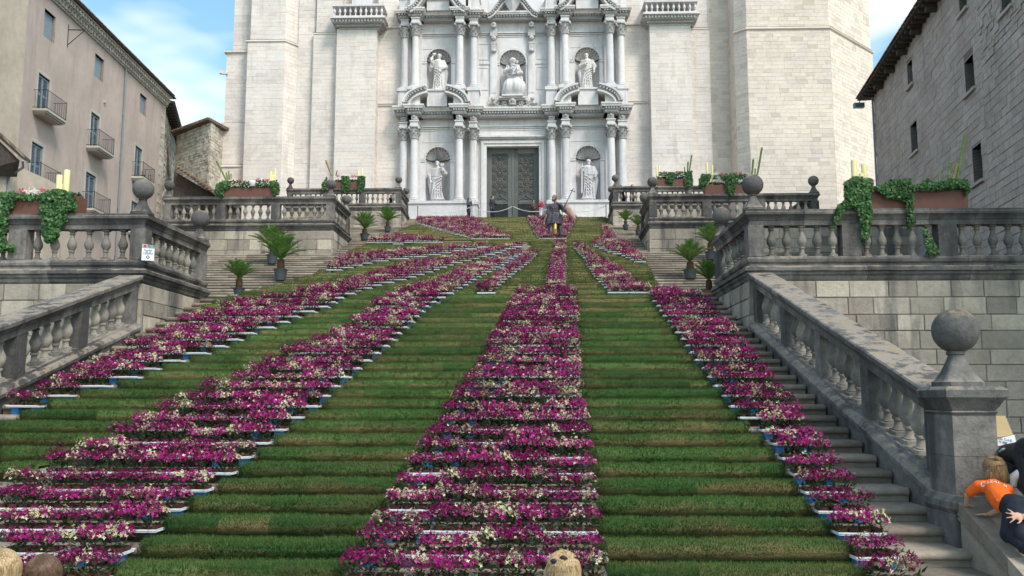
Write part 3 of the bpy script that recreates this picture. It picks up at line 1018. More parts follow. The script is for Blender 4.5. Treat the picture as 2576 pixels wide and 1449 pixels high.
# ---- sloping balustrades beside the lowest flight
def sloped(label, xin, side, lab_wall):
    """xin: stair-side face; side +1: the wall lies to the right (+X) of it"""
    SL = 0.302
    def zt(y): return 4.93 - SL * (19.28 - y)
    ya, yb = 19.26, 10.66
    xo = xin + side * 0.02
    t = thing('sloping_balustrade', (xin, ya, zt(ya)), label, 'balustrade', 'sloping balustrades of the lowest flight')
    prof = [(0.02, 0.0), (0.0, -0.02), (0.0, -0.08), (0.03, -0.10), (0.06, -0.15), (0.075, -0.18), (0.10, -0.19), (0.10, -0.30), (0.45, -0.30), (0.45, -0.19), (0.55, -0.08), (0.55, -0.02), (0.53, 0.0)]
    base = [(0.12, 0.0), (0.10, -0.04), (0.03, -0.06), (-0.02, -0.11), (-0.015, -0.17), (0.03, -0.21), (0.05, -0.215), (0.05, -1.3), (0.50, -1.3), (0.50, -0.215), (0.54, -0.1), (0.46, -0.04), (0.44, 0.0)]
    sg = 1.0 if side > 0 else -1.0
    # travelling away from the camera (+Y), right-hand side is +X
    P = [(xin, yb, zt(yb)), (xin, ya, zt(ya))]
    for pc in pieces(P, 2.2):
        part('rail_stone', rough_sweep(M().sweep(prof, dense(pc, 0.3), sign=sg), 0.009), 'dark', t, True, 30)
    Q = [(xin, yb - 0.3, zt(yb - 0.3) - 1.02), (xin, ya, zt(ya) - 1.02)]
    for pc in pieces(Q, 1.9):
        part('base_stone', rough_sweep(M().sweep(base, dense(pc, 0.3), sign=sg), 0.008), 'dark', t, True, 30)
    bm = sheared(SL)
    n, xm = 0, xin + side * 0.275
    seq = []
    y = ya - 0.12
    slots = int((ya - yb - 0.2) / 0.345)
    pier = M()
    h = 0.72
    pier.add([(sx * 0.17, sy * 0.15, z + SL * sy * 0.15) for z in (0, h) for sx, sy in ((-1, -1), (1, -1), (1, 1), (-1, 1))],
             [(0, 3, 2, 1), (4, 5, 6, 7), (0, 1, 5, 4), (1, 2, 6, 5), (2, 3, 7, 6), (3, 0, 4, 7)])
    pme = pier.mesh('pier', 'dark')
    for i in range(slots + 1):
        yy = ya - 0.14 - i * (ya - yb - 0.3) / slots
        z = zt(yy) - 1.02 - 0.004
        if i % 6 == 0:
            link('pier', pme, t, (xm, yy, z))
        else:
            link('baluster', bm, t, (xm, yy, z), scale=(1.15, 1.0, 0.732 / BH))
    # end pier with the big ball
    xc = xin + side * 0.24
    pm = M()
    pm.box(xc - 0.225, xc + 0.225, 10.02, 10.66, 1.16, 2.06)
    ep = part('end_pier', rough_sweep(pm, 0.004), 'dark', t)
    for z0, z1 in ((1.16, 1.61), (1.615, 2.06)):
        b = M()
        b.box(xc - 0.237, xc + 0.237, 10.008, 10.655, z0, z1)
        part('pier_stone', rough_sweep(b, 0.01), 'dark', ep)
    cap = M()
    cp = [(0.0, 2.06), (0.02, 2.09), (0.0, 2.105), (0.03, 2.15), (0.065, 2.22), (0.10, 2.25), (0.105, 2.33), (0.09, 2.345), (0.06, 2.37), (-0.25, 2.37), (-0.25, 2.06)]
    pth = [(xc + 0.232, 10.67, 0), (xc + 0.232, 10.0, 0), (xc - 0.232, 10.0, 0), (xc - 0.232, 10.67, 0)]
    cap.sweep([(-o, z) for o, z in cp], dense(pth, 0.25))
    part('pier_cap', rough_sweep(cap, 0.008), 'dark', ep, True, 35)
    bp = M()
    bpf = [(0.0, 1.20), (0.04, 1.19), (0.09, 1.13), (0.09, 1.06), (0.04, 1.0), (0.05, 0.98), (0.05, 0.1), (-0.2, 0.1), (-0.2, 1.20)]
    bp.sweep([(-o, z) for o, z in bpf], dense(pth, 0.3))
    part('pier_plinth', rough_sweep(bp, 0.008), 'dark', ep, True, 35)
    add_finial(ep, xc, 10.35, 2.365, big=True)
    return t
sloped('sloping balustrade right of the flowers, ending in a pier with the largest ball', XR1, 1, '')
sloped('sloping balustrade at the left edge of the photo, beside the outer flower band', XL1, -1, '')

# ---- low sloping parapet in front of the right end pier, where the child climbs
t = thing('parapet_wall', (5.0, 9.9, 0), 'low sloping parapet wall with smooth slab coping under the orange shirted child', 'wall')
def pz(y): return 1.17 - 0.42 * (10.0 - y)
for (ya, yb) in ((9.98, 8.96), (8.95, 7.9), (7.89, 6.9), (6.89, 5.9)):
    c = M()
    c.sweep([(0.0, 0.0), (0.0, -0.15), (0.02, -0.165), (0.0, -0.18), (0.0, -0.19), (1.15, -0.19), (1.15, 0.0)], [(4.47, yb, pz(yb)), (4.47, ya, pz(ya))])
    part('coping_slab', c, 'step', t)
    w = M()
    w.sweep([(0.03, -0.19), (0.03, -1.6), (1.1, -1.6), (1.1, -0.19)], [(4.47, yb, pz(yb)), (4.47, ya, pz(ya))])
    part('wall_panel', w, 'step', t)
# ------------------------------------------------------------------ the cathedral
YF = 66.0
cath = thing('cathedral', (XC, YF, Z3), 'tall pale limestone cathedral with carved portal and octagonal tower above the stair', 'cathedral')
ZT = 35.5
FX = Frame((0, YF), (1, 0))
ms = Masonry(cath, 'cath', limit=200)
mw = Masonry(cath, 'cathwarm', limit=90)
core = M()
def bay(x0, x1, Y, z0, z1, warm=False, h=0.30, ln=(0.45, 0.95), holes=()):
    """a flat bay of coursed stone at distance Y with its backing"""
    fr = Frame((0, Y), (1, 0))
    (mw if warm else ms).course(fr, x0, x1, z0, z1, h, ln, g=0.008, proud=0.014, depth=0.04, holes=holes)
    core.box(x0, x1, Y + 0.008, Y + 1.2, z0, z1)
def slant(a, b, z0, z1, warm=False):
    fr = Frame(a, (b[0] - a[0], b[1] - a[1]))
    ln = math.hypot(b[0] - a[0], b[1] - a[1])
    (mw if warm else ms).course(fr, 0.01, ln - 0.01, z0, z1, 0.30, (0.45, 0.95), g=0.012, proud=0.012, depth=0.04)
    core.obox(fr, 0, ln, -0.5, -0.008, z0, z1)
ZB = 9.9
# outward is the left-hand side when travelling +X; sweep offsets to the right, so outside = negative offset
def string(path, z, d=0.16, h=0.24, mat='cath', name='string_course'):
    m = M()
    m.sweep([(0.05, 0.0), (0.0, 0.0), (d, -h * 0.45), (d, -h * 0.7), (0.02, -h), (0.05 - 0.1, -h), (-0.05, 0.0)], [(x, y, z) for x, y in path])
    return part(name, m, mat, cath)

# left tower: recessed buttress A with set-offs, broad buttress B with a chamfer, recess C, strip D, pilaster E, plain wall F
bay(-23.75, -22.0, 66.2, 28.9, ZT)
bay(-24.15, -22.0, 66.0, 23.15, 28.75)
bay(-24.35, -22.0, 65.85, 19.75, 23.1)
bay(-24.5, -22.0, 65.7, ZB, 19.65)
string([(-24.3, 66.1), (-21.9, 66.1)], 29.05, 0.28, 0.35)
string([(-24.3, 65.95), (-21.9, 65.95)], 23.2, 0.10, 0.14)
string([(-24.55, 65.8), (-21.9, 65.8)], 19.85, 0.22, 0.3)
bay(-22.2, -19.35, 65.0, ZB, 29.2)
slant((-19.35, 65.0), (-18.55, 66.1), ZB, 29.2)
bay(-22.05, -19.4, 65.12, 29.3, ZT)
slant((-19.4, 65.12), (-18.55, 66.2), 29.3, ZT)
string([(-22.28, 65.9), (-22.28, 65.0), (-19.35, 65.0), (-18.5, 66.15)], 29.42, 0.10, 0.22)
# side faces of the projecting buttresses
def side(x, y0, y1, z0, z1, face=1, warm=False):
    fr = Frame((x, y0), (0, 1))
    fr.n = Vector((face, 0, 0))
    (mw if warm else ms).course(fr, 0.02, y1 - y0, z0, z1, 0.30, (0.4, 0.8), g=0.012, proud=0.012, depth=0.04)
side(-22.2, 65.0, 65.9, ZB, 29.2, -1)
bay(-18.6, -17.25, 66.0, ZB, ZT)
bay(-17.3, -15.2, 65.6, ZB, 30.0)
bay(-17.15, -15.2, 65.75, 30.1, ZT)
string([(-17.3, 66.0), (-17.3, 65.6), (-15.2, 65.6)], 30.2, 0.05, 0.18)
side(-12.3, 65.0, 66.0, ZB, 30.2, 1)
side(-15.35, 65.0, 65.7, ZB, 30.2, -1)
bay(-15.35, -12.3, 65.0, ZB, 30.2)
bay(-12.4, -9.95, 66.0, ZB, ZT)
# right of the portal
bay(6.05, 8.55, 66.0, ZB, ZT)
bay(8.42, 11.5, 65.0, ZB, 30.2)
side(8.42, 65.0, 66.0, ZB, 30.2, -1)
bay(11.4, 13.0, 65.6, ZB, 30.0)
bay(11.4, 13.0, 65.7, 30.1, ZT)
string([(11.4, 65.6), (13.0, 65.6)], 30.2, 0.05, 0.18)
side(13.0, 65.6, 66.0, ZB, ZT, 1)
bay(12.95, 15.1, 65.9, ZB, ZT, warm=True)
# octagonal tower
A0, A1, A2, A3 = (14.45, 63.8), (15.2, 63.05), (21.2, 63.05), (26.1, 67.95)
for z0, z1, o in ((ZB, 28.9, 0.0), (29.0, ZT + 1, 0.09)):
    slant((A0[0] + o * 0.5, A0[1] + 0.05), (A1[0] + o * 0.4, A1[1] + o), z0, z1, True)
    slant((A1[0] + o * 0.4, A1[1] + o), (A2[0] - o * 0.4, A2[1] + o), z0, z1, True)
    slant((A2[0] - o * 0.4, A2[1] + o), (A3[0] - o, A3[1] + o), z0, z1, True)
    slant((A0[0] + o * 0.5, A0[1] + 2.2), (A0[0] + o * 0.5 + 0.001, A0[1] + 0.05), z0, z1, True)
string([A0, A1, A2, A3], 29.12, 0.13, 0.26, 'cathwarm')
oc = M()
oc.add([(x, y, z) for z in (ZB, ZT + 1) for x, y in (A0, A1, A2, A3, (26.1, 74), (14.45, 74))],
       [(0, 1, 2, 3, 4, 5), (6, 7, 8, 9, 10, 11)] + [(i, (i + 1) % 6, 6 + (i + 1) % 6, 6 + i) for i in range(6)])
oc.v = [(x * 0.985 + 0.3, y + 0.16, z) for x, y, z in oc.v]
part('tower_core', oc, 'joint', cath)
core.box(-23.5, -9.9, 66.6, 74, ZB, ZT)
core.box(6.0, 14.9, 66.6, 74, ZB, ZT)
part('wall_core', core, 'joint', cath)
ms.build('wall_stones')
mw.build('tower_stones')
# small gargoyle on the left edge
gm = M()
gm.box(-24.45, -24.0, 65.8, 66.0, 27.05, 27.22); gm.box(-24.62, -24.4, 65.76, 66.04, 27.08, 27.32)
part('water_spout', gm, 'cath', cath)

# ---- portal wall with niches and door opening
NX = [(-5.68, 16.85, 20.2, 0.92), (5.68, 16.85, 20.2, 0.92), (-5.68, 25.4, 27.95, 0.94), (5.68, 25.4, 27.95, 0.94), (0.0, 24.75, 27.75, 1.0)]
def arch_panel(m, x0, x1, z0, z1, cx, zb, zs, r, Y):
    n = 20
    arc = [(cx - r, zb)] + [(cx - r * math.cos(math.pi * i / n), zs + r * math.sin(math.pi * i / n)) for i in range(n + 1)] + [(cx + r, zb)]
    # below the niche and the two sides as quads, above as a fan
    m.add([(x0, Y, z0), (x1, Y, z0), (x1, Y, zb), (x0, Y, zb)], [(0, 1, 2, 3)])
    m.add([(x0, Y, zb), (cx - r, Y, zb), (cx - r, Y, zs), (x0, Y, zs)], [(0, 1, 2, 3)])
    m.add([(x1, Y, zb), (cx + r, Y, zb), (cx + r, Y, zs), (x1, Y, zs)], [(0, 1, 2, 3)])
    top = []
    vs, fs = [], []
    for i in range(n + 1):
        a = math.pi * i / n
        ax, az = cx - r * math.cos(a), zs + r * math.sin(a)
        # ray from arc centre to the rectangle
        dx, dz = -math.cos(a), math.sin(a)
        tx = ((x0 - cx) / dx) if dx < -1e-6 else (((x1 - cx) / dx) if dx > 1e-6 else 1e9)
        tz = (z1 - zs) / dz if dz > 1e-6 else 1e9
        tt = min(tx, tz)
        vs += [(ax, Y, az), (cx + dx * tt, Y, zs + dz * tt)]
    for i in range(n):
        fs.append((2 * i, 2 * i + 1, 2 * i + 3, 2 * i + 2))
    m.add(vs, fs)
    # corner triangles
    for xe in (x0, x1):
        pass
    ci = [i for i in range(n + 1)]
    for s, xe in ((0, x0), (1, x1)):
        # last ray ending on the side and first ending on the top around each corner
        rays = range(0, n // 2 + 1) if s == 0 else range(n, n // 2 - 1, -1)
        prev = None
        for i in rays:
            v = vs[2 * i + 1]
            on_side = abs(v[0] - xe) < 1e-6
            if prev is not None and prev[1] and not on_side:
                m.add([prev[0], (xe, Y, z1), v], [(0, 1, 2)])
            prev = (v, on_side)

pw = M()
def rect(x0, x1, z0, z1, Y=YF):
    pw.add([(XC + x0, Y, z0), (XC + x1, Y, z0), (XC + x1, Y, z1), (XC + x0, Y, z1)], [(0, 1, 2, 3)])
for s in (-1, 1):
    c = s * 5.68
    a, b = sorted((s * 3.4, s * 8.05))
    arch_panel(pw, XC + a, XC + b, Z3, 22.4, XC + c, 16.85, 20.2, 0.92, YF)
    rect(a, b, 22.4, 24.4)
    arch_panel(pw, XC + a, XC + b, 24.4, 30.4, XC + c, 25.4, 27.95, 0.94, YF)
    rect(a, b, 30.4, ZT)
rect(-3.4, -1.98, Z3, 21.13); rect(1.98, 3.4, Z3, 21.13)
rect(-3.4, 3.4, 21.13, 24.0)
arch_panel(pw, XC - 3.4, XC + 3.4, 24.0, 30.4, XC, 24.75, 27.75, 1.0, YF)
rect(-3.4, 3.4, 30.4, ZT)
part('portal_wall', pw, 'marble', cath)
bk = M(); bk.box(XC - 8.0, XC + 8.0, 67.6, 68, ZB, ZT); part('portal_backing', bk, 'marble', cath)

def niche(cx, zb, zs, r):
    cx = XC + cx
    o = link('niche', None, cath, (cx, YF, zb))
    m = M()
    n = 20
    D = 0.85
    vs, fs = [], []
    for z in (zb, zs):
        for i in range(n + 1):
            a = math.pi * i / n
            vs.append((cx - r * math.cos(a), YF + D * r * math.sin(a), z))
    for i in range(n):
        fs.append((i, i + 1, n + 2 + i, n + 1 + i))
    m.add(vs, fs)
    m.add([(cx - r * math.cos(math.pi * i / n), YF + D * r * math.sin(math.pi * i / n), zb) for i in range(n + 1)], [tuple(range(n + 1))])
    part('niche_recess', m, 'marble', o, True, 50)
    # fluted shell
    m = M()
    NT, NP, NR = 110, 8, 11
    vs, fs = [], []
    for j in range(NP + 1):
        ps = math.pi / 2 * j / NP
        for i in range(NT + 1):
            th = math.pi * i / NT
            fl = abs(math.sin(NR * th))
            k = 1 - 0.17 * (1 - fl ** 0.6) * math.cos(ps)
            rr = r * k * math.cos(ps)
            vs.append((cx - rr * math.cos(th), YF + 0.03 + 0.72 * D * r * math.sin(ps) * (1 - 0.30 * (1 - fl ** 0.6)), zs + rr * math.sin(th)))
    for j in range(NP):
        for i in range(NT):
            a = j * (NT + 1) + i
            fs.append((a, a + 1, a + NT + 2, a + NT + 1))
    m.add(vs, fs)
    part('shell_hood', m, 'marble', o, True, 30)
    # archivolt and imposts
    arc = [(cx - r * math.cos(math.pi * i / 24), zs + r * math.sin(math.pi * i / 24)) for i in range(25)]
    m = M()
    vs, fs = [], []
    pr = [(0.0, 0.0), (0.0, 0.07), (0.05, 0.09), (0.10, 0.06), (0.13, 0.08), (0.16, 0.0)]
    for i in range(25):
        a = math.pi * i / 24
        for (o_, d) in pr:
            vs.append((cx - (r + o_) * math.cos(a), YF - d, zs + (r + o_) * math.sin(a)))
    for i in range(24):
        for k in range(5):
            fs.append((i * 6 + k, i * 6 + k + 1, i * 6 + 7 + k, i * 6 + 6 + k))
    m.add(vs, fs)
    part('arch_moulding', m, 'marble', o, True, 40)
    for s in (-1, 1):
        m = M()
        m.box(min(cx + s * r, cx + s * (r + 0.75)), max(cx + s * r, cx + s * (r + 0.75)), YF - 0.09, YF + 0.02, zs - 0.05, zs + 0.03)
        m.box(min(cx + s * r, cx + s * (r + 0.73)), max(cx + s * r, cx + s * (r + 0.73)), YF - 0.06, YF + 0.02, zs - 0.20, zs - 0.05)
        part('impost', m, 'marble', o)
    m = M()
    m.box(cx - r * 1.12, cx + r * 1.12, YF - 0.25, YF + 0.3, zb - 0.12, zb - 0.02)
    m.box(cx - r * 0.85, cx + r * 0.85, YF - 0.32, YF + 0.3, zb - 0.02, zb + 0.08)
    part('niche_sill', m, 'marble', o)
for q in NX:
    niche(*q)

# ---- columns
def col_meshes(r, h, name):
    m = M()
    pr = [(r * 1.02, 0.0)] + [(r * (1.0 - 0.14 * (i / 10) ** 1.7), h * i / 10) for i in range(1, 11)]
    m.lathe(pr, n=24)
    sh = m.mesh('column_shaft', 'marble', True, 40)
    m = M()
    m.lathe([(r * 1.45, 0), (r * 1.45, 0.10), (r * 1.3, 0.11), (r * 1.42, 0.15), (r * 1.42, 0.19), (r * 1.2, 0.22), (r * 1.13, 0.26), (r * 1.22, 0.29), (r * 1.22, 0.32), (r * 1.03, 0.35)], n=24,
            sq=[1, 1, 0, 0, 0, 0, 0, 0, 0, 0])
    bs = m.mesh('column_base', 'marble', True, 40)
    return sh, bs
def _capital(r=0.27, h=0.98):
    m = M()
    m.lathe([(r * 0.92, 0), (r * 1.05, 0.03), (r * 1.05, 0.07), (r * 0.92, 0.09), (r * 0.95, h * 0.5), (r * 1.15, h * 0.82), (r * 1.2, h * 0.85)], n=20)
    for row, (z0, hh, k, off, rr) in enumerate(((0.08, 0.34, 8, 0, 1.02), (0.26, 0.38, 8, 0.5, 1.06))):
        for i in range(k):
            a = 2 * math.pi * (i + off) / k
            ca, sa = math.cos(a), math.sin(a)
            pts = [(rr * r, z0), (rr * r * 1.12, z0 + hh * 0.5), (rr * r * 1.25, z0 + hh * 0.8), (rr * r * 1.55, z0 + hh), (rr * r * 1.5, z0 + hh * 0.86)]
            wd = [0.07, 0.085, 0.08, 0.06, 0.03]
            vs = []
            for (q, z), w in zip(pts, wd):
                for s in (-1, 0, 1):
                    b = q + (0.02 if s == 0 else 0)
                    vs.append((b * ca - s * w * sa, b * sa + s * w * ca, z))
            fs = []
            for j in range(4):
                for s in (0, 1):
                    fs.append((j * 3 + s, j * 3 + s + 1, j * 3 + s + 4, j * 3 + s + 3))
            m.add(vs, fs)
    for i in range(4):
        a = math.pi / 4 + math.pi / 2 * i
        c = (r * 1.55 * math.cos(a), r * 1.55 * math.sin(a), h * 0.80)
        m.ell(c, (0.085, 0.085, 0.10), 10, 7)
        m.ell((r * 1.2 * math.cos(a), r * 1.2 * math.sin(a), h * 0.70), (0.07, 0.07, 0.10), 8, 6)
    for i in range(4):
        a = math.pi / 2 * i
        m.ell((r * 1.35 * math.cos(a), r * 1.35 * math.sin(a), h * 0.9), (0.06, 0.06, 0.06), 8, 6)
    m.lathe([(r * 1.35, h * 0.86), (r * 1.42, h * 0.90), (r * 1.42, h * 0.97), (r * 1.38, h)], n=16, sq=[0.85] * 4)
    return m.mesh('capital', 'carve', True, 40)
def _mask():
    m = M()
    m.ell((0, -0.05, 0.28), (0.23, 0.17, 0.27), 16, 12)
    m.ell((0, -0.18, 0.36), (0.13, 0.11, 0.15), 14, 10)      # face
    m.ell((0, -0.30, 0.34), (0.03, 0.04, 0.05), 8, 6)        # nose
    m.ell((-0.05, -0.27, 0.39), (0.03, 0.02, 0.018), 8, 6)
    m.ell((0.05, -0.27, 0.39), (0.03, 0.02, 0.018), 8, 6)
    m.ell((0, -0.27, 0.27), (0.05, 0.03, 0.018), 8, 6)
    m.ell((-0.15, -0.12, 0.28), (0.07, 0.10, 0.16), 10, 8)
    m.ell((0.15, -0.12, 0.28), (0.07, 0.10, 0.16), 10, 8)
    m.ell((0, -0.12, 0.14), (0.22, 0.13, 0.10), 12, 8)
    return m.mesh('carved_head', 'carve', True, 60)
CAP, MASK = _capital(), _mask()
def blk(name, x0, x1, y0, y1, z0, z1, mat='marble', parent=None):
    m = M(); m.box(x0, x1, y0, y1, z0, z1)
    return part(name, m, mat, parent or cath)
OFF = [(-8.22, 65.35), (-7.35, 64.95), (-3.98, 64.95), (-2.95, 65.35), (2.95, 65.35), (3.98, 64.95), (7.35, 64.95), (8.22, 65.35)]
shL, bsL = col_meshes(0.31, 21.45 - 17.0, 'l')
shU, bsU = col_meshes(0.29, 29.5 - 25.75, 'u')
def order(dx, y, zb, sh, bs, hs, zt, zc, lowz):
    x = XC + dx
    o = link('column', sh, cath, (x, y, zb + 0.35))
    link('column_base', bs, o, (x, y, zb))
    link('capital', CAP, o, (x, y, zb + 0.35 + hs - 0.02), scale=(1.18, 1.18, 1))
    z = zb + 0.35 + hs + 0.96
    m = M()
    m.box(x - 0.33, x + 0.33, y - 0.33, YF + 0.05, z, z + 0.12)
    m.box(x - 0.29, x + 0.29, y - 0.29, YF + 0.05, z + 0.12, z + 0.34)
    m.box(x - 0.35, x + 0.35, y - 0.36, YF + 0.05, z + 0.34, z + 0.42)
    m.box(x - 0.24, x + 0.24, y - 0.18, YF + 0.05, z + 0.42, zt + 0.05)
    part('impost_block', m, 'marble', o)
    link('carved_head', MASK, o, (x, y - 0.12, z + 0.40), scale=(1, 1, (zt - z - 0.40) / 0.56))
for i, (dx, y) in enumerate(OFF):
    inner = abs(abs(dx) - 7.35) < 0.01 or abs(abs(dx) - 3.98) < 0.01
    order(dx, y, 16.65, shL, bsL, 21.45 - 17.0, 23.28, 24.0, Z3)
    order(dx, y, 25.42, shU, bsU, 29.5 - 25.75, 31.0, 31.5, 24.0)
    # flat pilaster behind each column
    for z0, z1 in ((16.65, 22.4), (25.4, 30.4)):
        blk('pilaster', XC + dx - 0.36, XC + dx + 0.36, YF - 0.12, YF + 0.05, z0, z1)

# ---- plinths
for s in (-1, 1):
    a, b = sorted((XC + s * 2.6, XC + s * 3.3)); blk('plinth', a, b, 64.9, YF, Z3, 16.45)
    a, b = sorted((XC + s * 3.32, XC + s * 8.75)); blk('plinth', a, b, 64.55, YF, Z3, 16.45)
    a, b = sorted((XC + s * 2.52, XC + s * 3.32)); blk('plinth_cap', a, b, 64.80, YF, 16.45, 16.66)
    a, b = sorted((XC + s * 3.24, XC + s * 8.83)); blk('plinth_cap', a, b, 64.45, YF, 16.45, 16.655)
    a, b = sorted((XC + s * 3.40, XC + s * 8.65)); blk('plinth_foot', a, b, 64.47, YF - 0.2, Z3, 15.35)
    # upper plinths stand on the first cornice
    for c, y in ((8.22, 64.95), (7.35, 64.55), (3.98, 64.55), (2.95, 64.95)):
        x = XC + s * c
        blk('upper_plinth', x - 0.42, x + 0.42, y + (0.001 if c in (8.22, 2.95) else 0), YF, 24.0, 25.2)
        blk('upper_plinth_cap', x - 0.50, x + 0.50, y - 0.09 + (0.001 if c in (8.22, 2.95) else 0), YF, 25.2, 25.43 + (0.002 if c in (8.22, 2.95) else 0))

# ---- entablatures with dentils, breaking forward over the columns
def cornice_path(z):
    pts = []
    x0 = XC - 8.75
    seq = [(-8.80, 65.9)]
    def pj(a, b, y):
        seq.extend([(a, y), (b, y)])
    seq = [(-8.72, YF), (-8.72, 64.95)]
    for a, b, y in ((-7.85, -6.9, 64.55), (-4.45, -3.5, 64.55), (3.5, 4.45, 64.55), (6.9, 7.85, 64.55)):
        last = seq[-1]
        if a == -7.85:
            seq += [(a, 64.95), (a, y), (b, y), (b, 65.45)]
        elif a == -4.45:
            seq += [(a, 65.45), (a, y), (b, y), (b, 64.95), (-2.45, 64.95), (-2.45, 65.45)]
        elif a == 3.5:
            seq += [(2.45, 65.45), (2.45, 64.95), (a, 64.95), (a, y), (b, y), (b, 65.45)]
        else:
            seq += [(a, 65.45), (a, y), (b, y), (b, 64.95), (8.72, 64.95), (8.72, YF)]
    return [(XC + x, y, z) for x, y in seq]
def entab(z0, z1, name):
    """z0 underside of the bed mould, z1 top of the cornice"""
    h = z1 - z0
    path = cornice_path(0)
    o = link(name, None, cath, (XC, 65.0, z0))
    def sw(pr, nm, mat='marble'):
        m = M(); m.sweep(pr, path); return part(nm, m, mat, o)
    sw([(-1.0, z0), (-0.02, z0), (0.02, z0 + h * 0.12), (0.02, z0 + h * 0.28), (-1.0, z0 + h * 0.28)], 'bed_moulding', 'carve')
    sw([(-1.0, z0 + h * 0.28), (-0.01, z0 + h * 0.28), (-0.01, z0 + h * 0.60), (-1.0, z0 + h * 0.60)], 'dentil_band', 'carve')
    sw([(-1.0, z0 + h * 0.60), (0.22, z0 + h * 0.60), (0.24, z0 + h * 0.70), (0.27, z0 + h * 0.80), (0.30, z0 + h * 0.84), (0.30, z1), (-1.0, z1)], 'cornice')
    # dentils: two rows, along every stretch of the path
    for (nm, za, zb, w, g, d0, d1) in (('large_dentils', z0 + h * 0.36, z0 + h * 0.60, 0.11, 0.22, -0.005, 0.16), ('small_dentils', z0 + h * 0.10, z0 + h * 0.26, 0.06, 0.13, 0.0, 0.07)):
        m = M()
        for a, b in zip(path, path[1:]):
            a, b = Vector(a), Vector(b)
            d = (b - a); ln = d.length
            if ln < 0.15: continue
            d.normalize()
            nrm = Vector((d.y, -d.x, 0))
            k = int((ln + d1) / g)
            for i in range(max(1, k)):
                c = a + d * ((i + 0.5) * ln / max(1, k))
                p0, p1 = c - d * w / 2, c + d * w / 2
                q = [p0 + nrm * d0, p1 + nrm * d0, p1 + nrm * d1, p0 + nrm * d1]
                m.add([(v.x, v.y, z) for z in (za, zb) for v in q], [(0, 3, 2, 1), (4, 5, 6, 7), (0, 1, 5, 4), (1, 2, 6, 5), (2, 3, 7, 6), (3, 0, 4, 7)])
        pd = part(nm, m, 'carve', o)
        pd['kind'] = 'stuff'
    return o
entab(23.28, 24.0, 'lower_entablature')
entab(30.95, 31.55, 'upper_entablature')
# frieze mouldings between the columns and over the door
for z, s in ((22.55, 0), (29.95, 1)):
    for a, b in ((-6.95, -4.4), (-2.55, 2.55), (4.4, 6.95)):
        for dz, d, h in ((0.0, 0.10, 0.07), (0.12, 0.16, 0.08), (-0.14, 0.05, 0.06)):
            blk('architrave_moulding', XC + a, XC + b, YF - d, YF + 0.02, z + dz, z + dz + h)
    for a, b in ((-6.95, -4.4), (4.4, 6.95)):
        blk('panel_line', XC + a, XC + b, YF - 0.03, YF + 0.02, z - 1.05, z - 1.02)
# string between portal and pilasters at the first cornice level
for a, b in ((-12.3, -10.68), (6.78, 8.42)):
    blk('string_course', a, b, YF - 0.16, YF, 24.55, 24.66, 'cath'); blk('string_course', a, b, YF - 0.10, YF, 24.42, 24.55, 'cath')
    blk('string_course', a, b, YF - 0.16, YF, 30.62, 30.72, 'cath')

# ---- broken curved pediments
def curve_ped(pts, depth, name, th=1.0, mat='marble'):
    """moulded band following pts (x, z); thick is measured downwards from the curve"""
    o = link(name, None, cath, (pts[0][0], 64.6, pts[0][1]))
    P2 = [Vector((x, z)) for x, z in pts]
    ns = []
    for i in range(len(P2)):
        t = (P2[min(i + 1, len(P2) - 1)] - P2[max(i - 1, 0)]).normalized()
        ns.append(Vector((-t.y, t.x)))
    def band(a, b, y0, y1, nm, mt):
        a, b = a * th, b * th
        m = M(); vs, fs = [], []
        for p, n_ in zip(P2, ns):
            for k, y in ((a, y0), (b, y0), (b, y1), (a, y1)):
                q = p + n_ * k
                vs.append((q.x, y, q.y))
        for i in range(len(P2) - 1):
            for k in range(4):
                k2 = (k + 1) % 4
                fs.append((i * 4 + k, i * 4 + k2, i * 4 + 4 + k2, i * 4 + 4 + k))
        fs.append((0, 1, 2, 3)); fs.append(tuple((len(P2) - 1) * 4 + k for k in (3, 2, 1, 0)))
        m.add(vs, fs)
        return part(nm, m, mt, o)
    y = YF - depth
    band(-0.14, 0.0, y - 0.12, YF, 'crown_moulding', mat)
    band(-0.20, -0.138, y - 0.04, YF, 'fillet', mat)
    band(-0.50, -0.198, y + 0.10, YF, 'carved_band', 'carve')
    band(-0.62, -0.498, y + 0.02, YF, 'lower_fillet', mat)
    m = M()
    L2 = 0
    for i in range(len(P2) - 1):
        ln = (P2[i + 1] - P2[i]).length
        k = max(1, round(ln / 0.24))
        for j in range(k):
            f = (j + 0.5) / k
            p = P2[i].lerp(P2[i + 1], f); n_ = ns[i]
            t = Vector((n_.y, -n_.x))
            q = p + n_ * -0.27 * th
            c = [q + t * 0.06 + n_ * 0.06, q - t * 0.06 + n_ * 0.06, q - t * 0.06 - n_ * 0.08, q + t * 0.06 - n_ * 0.08]
            m.add([(v.x, yy, v.y) for yy in (y - 0.06, y + 0.12) for v in c], [(0, 1, 2, 3), (7, 6, 5, 4), (0, 1, 5, 4), (1, 2, 6, 5), (2, 3, 7, 6), (3, 0, 4, 7)])
            q = p + n_ * -0.40 * th
            m.ell((q.x, y + 0.09, q.y), (0.05, 0.05, 0.05), 6, 4)
    pd = part('carved_ornament', m, 'carve', o)
    pd['kind'] = 'stuff'
    return o
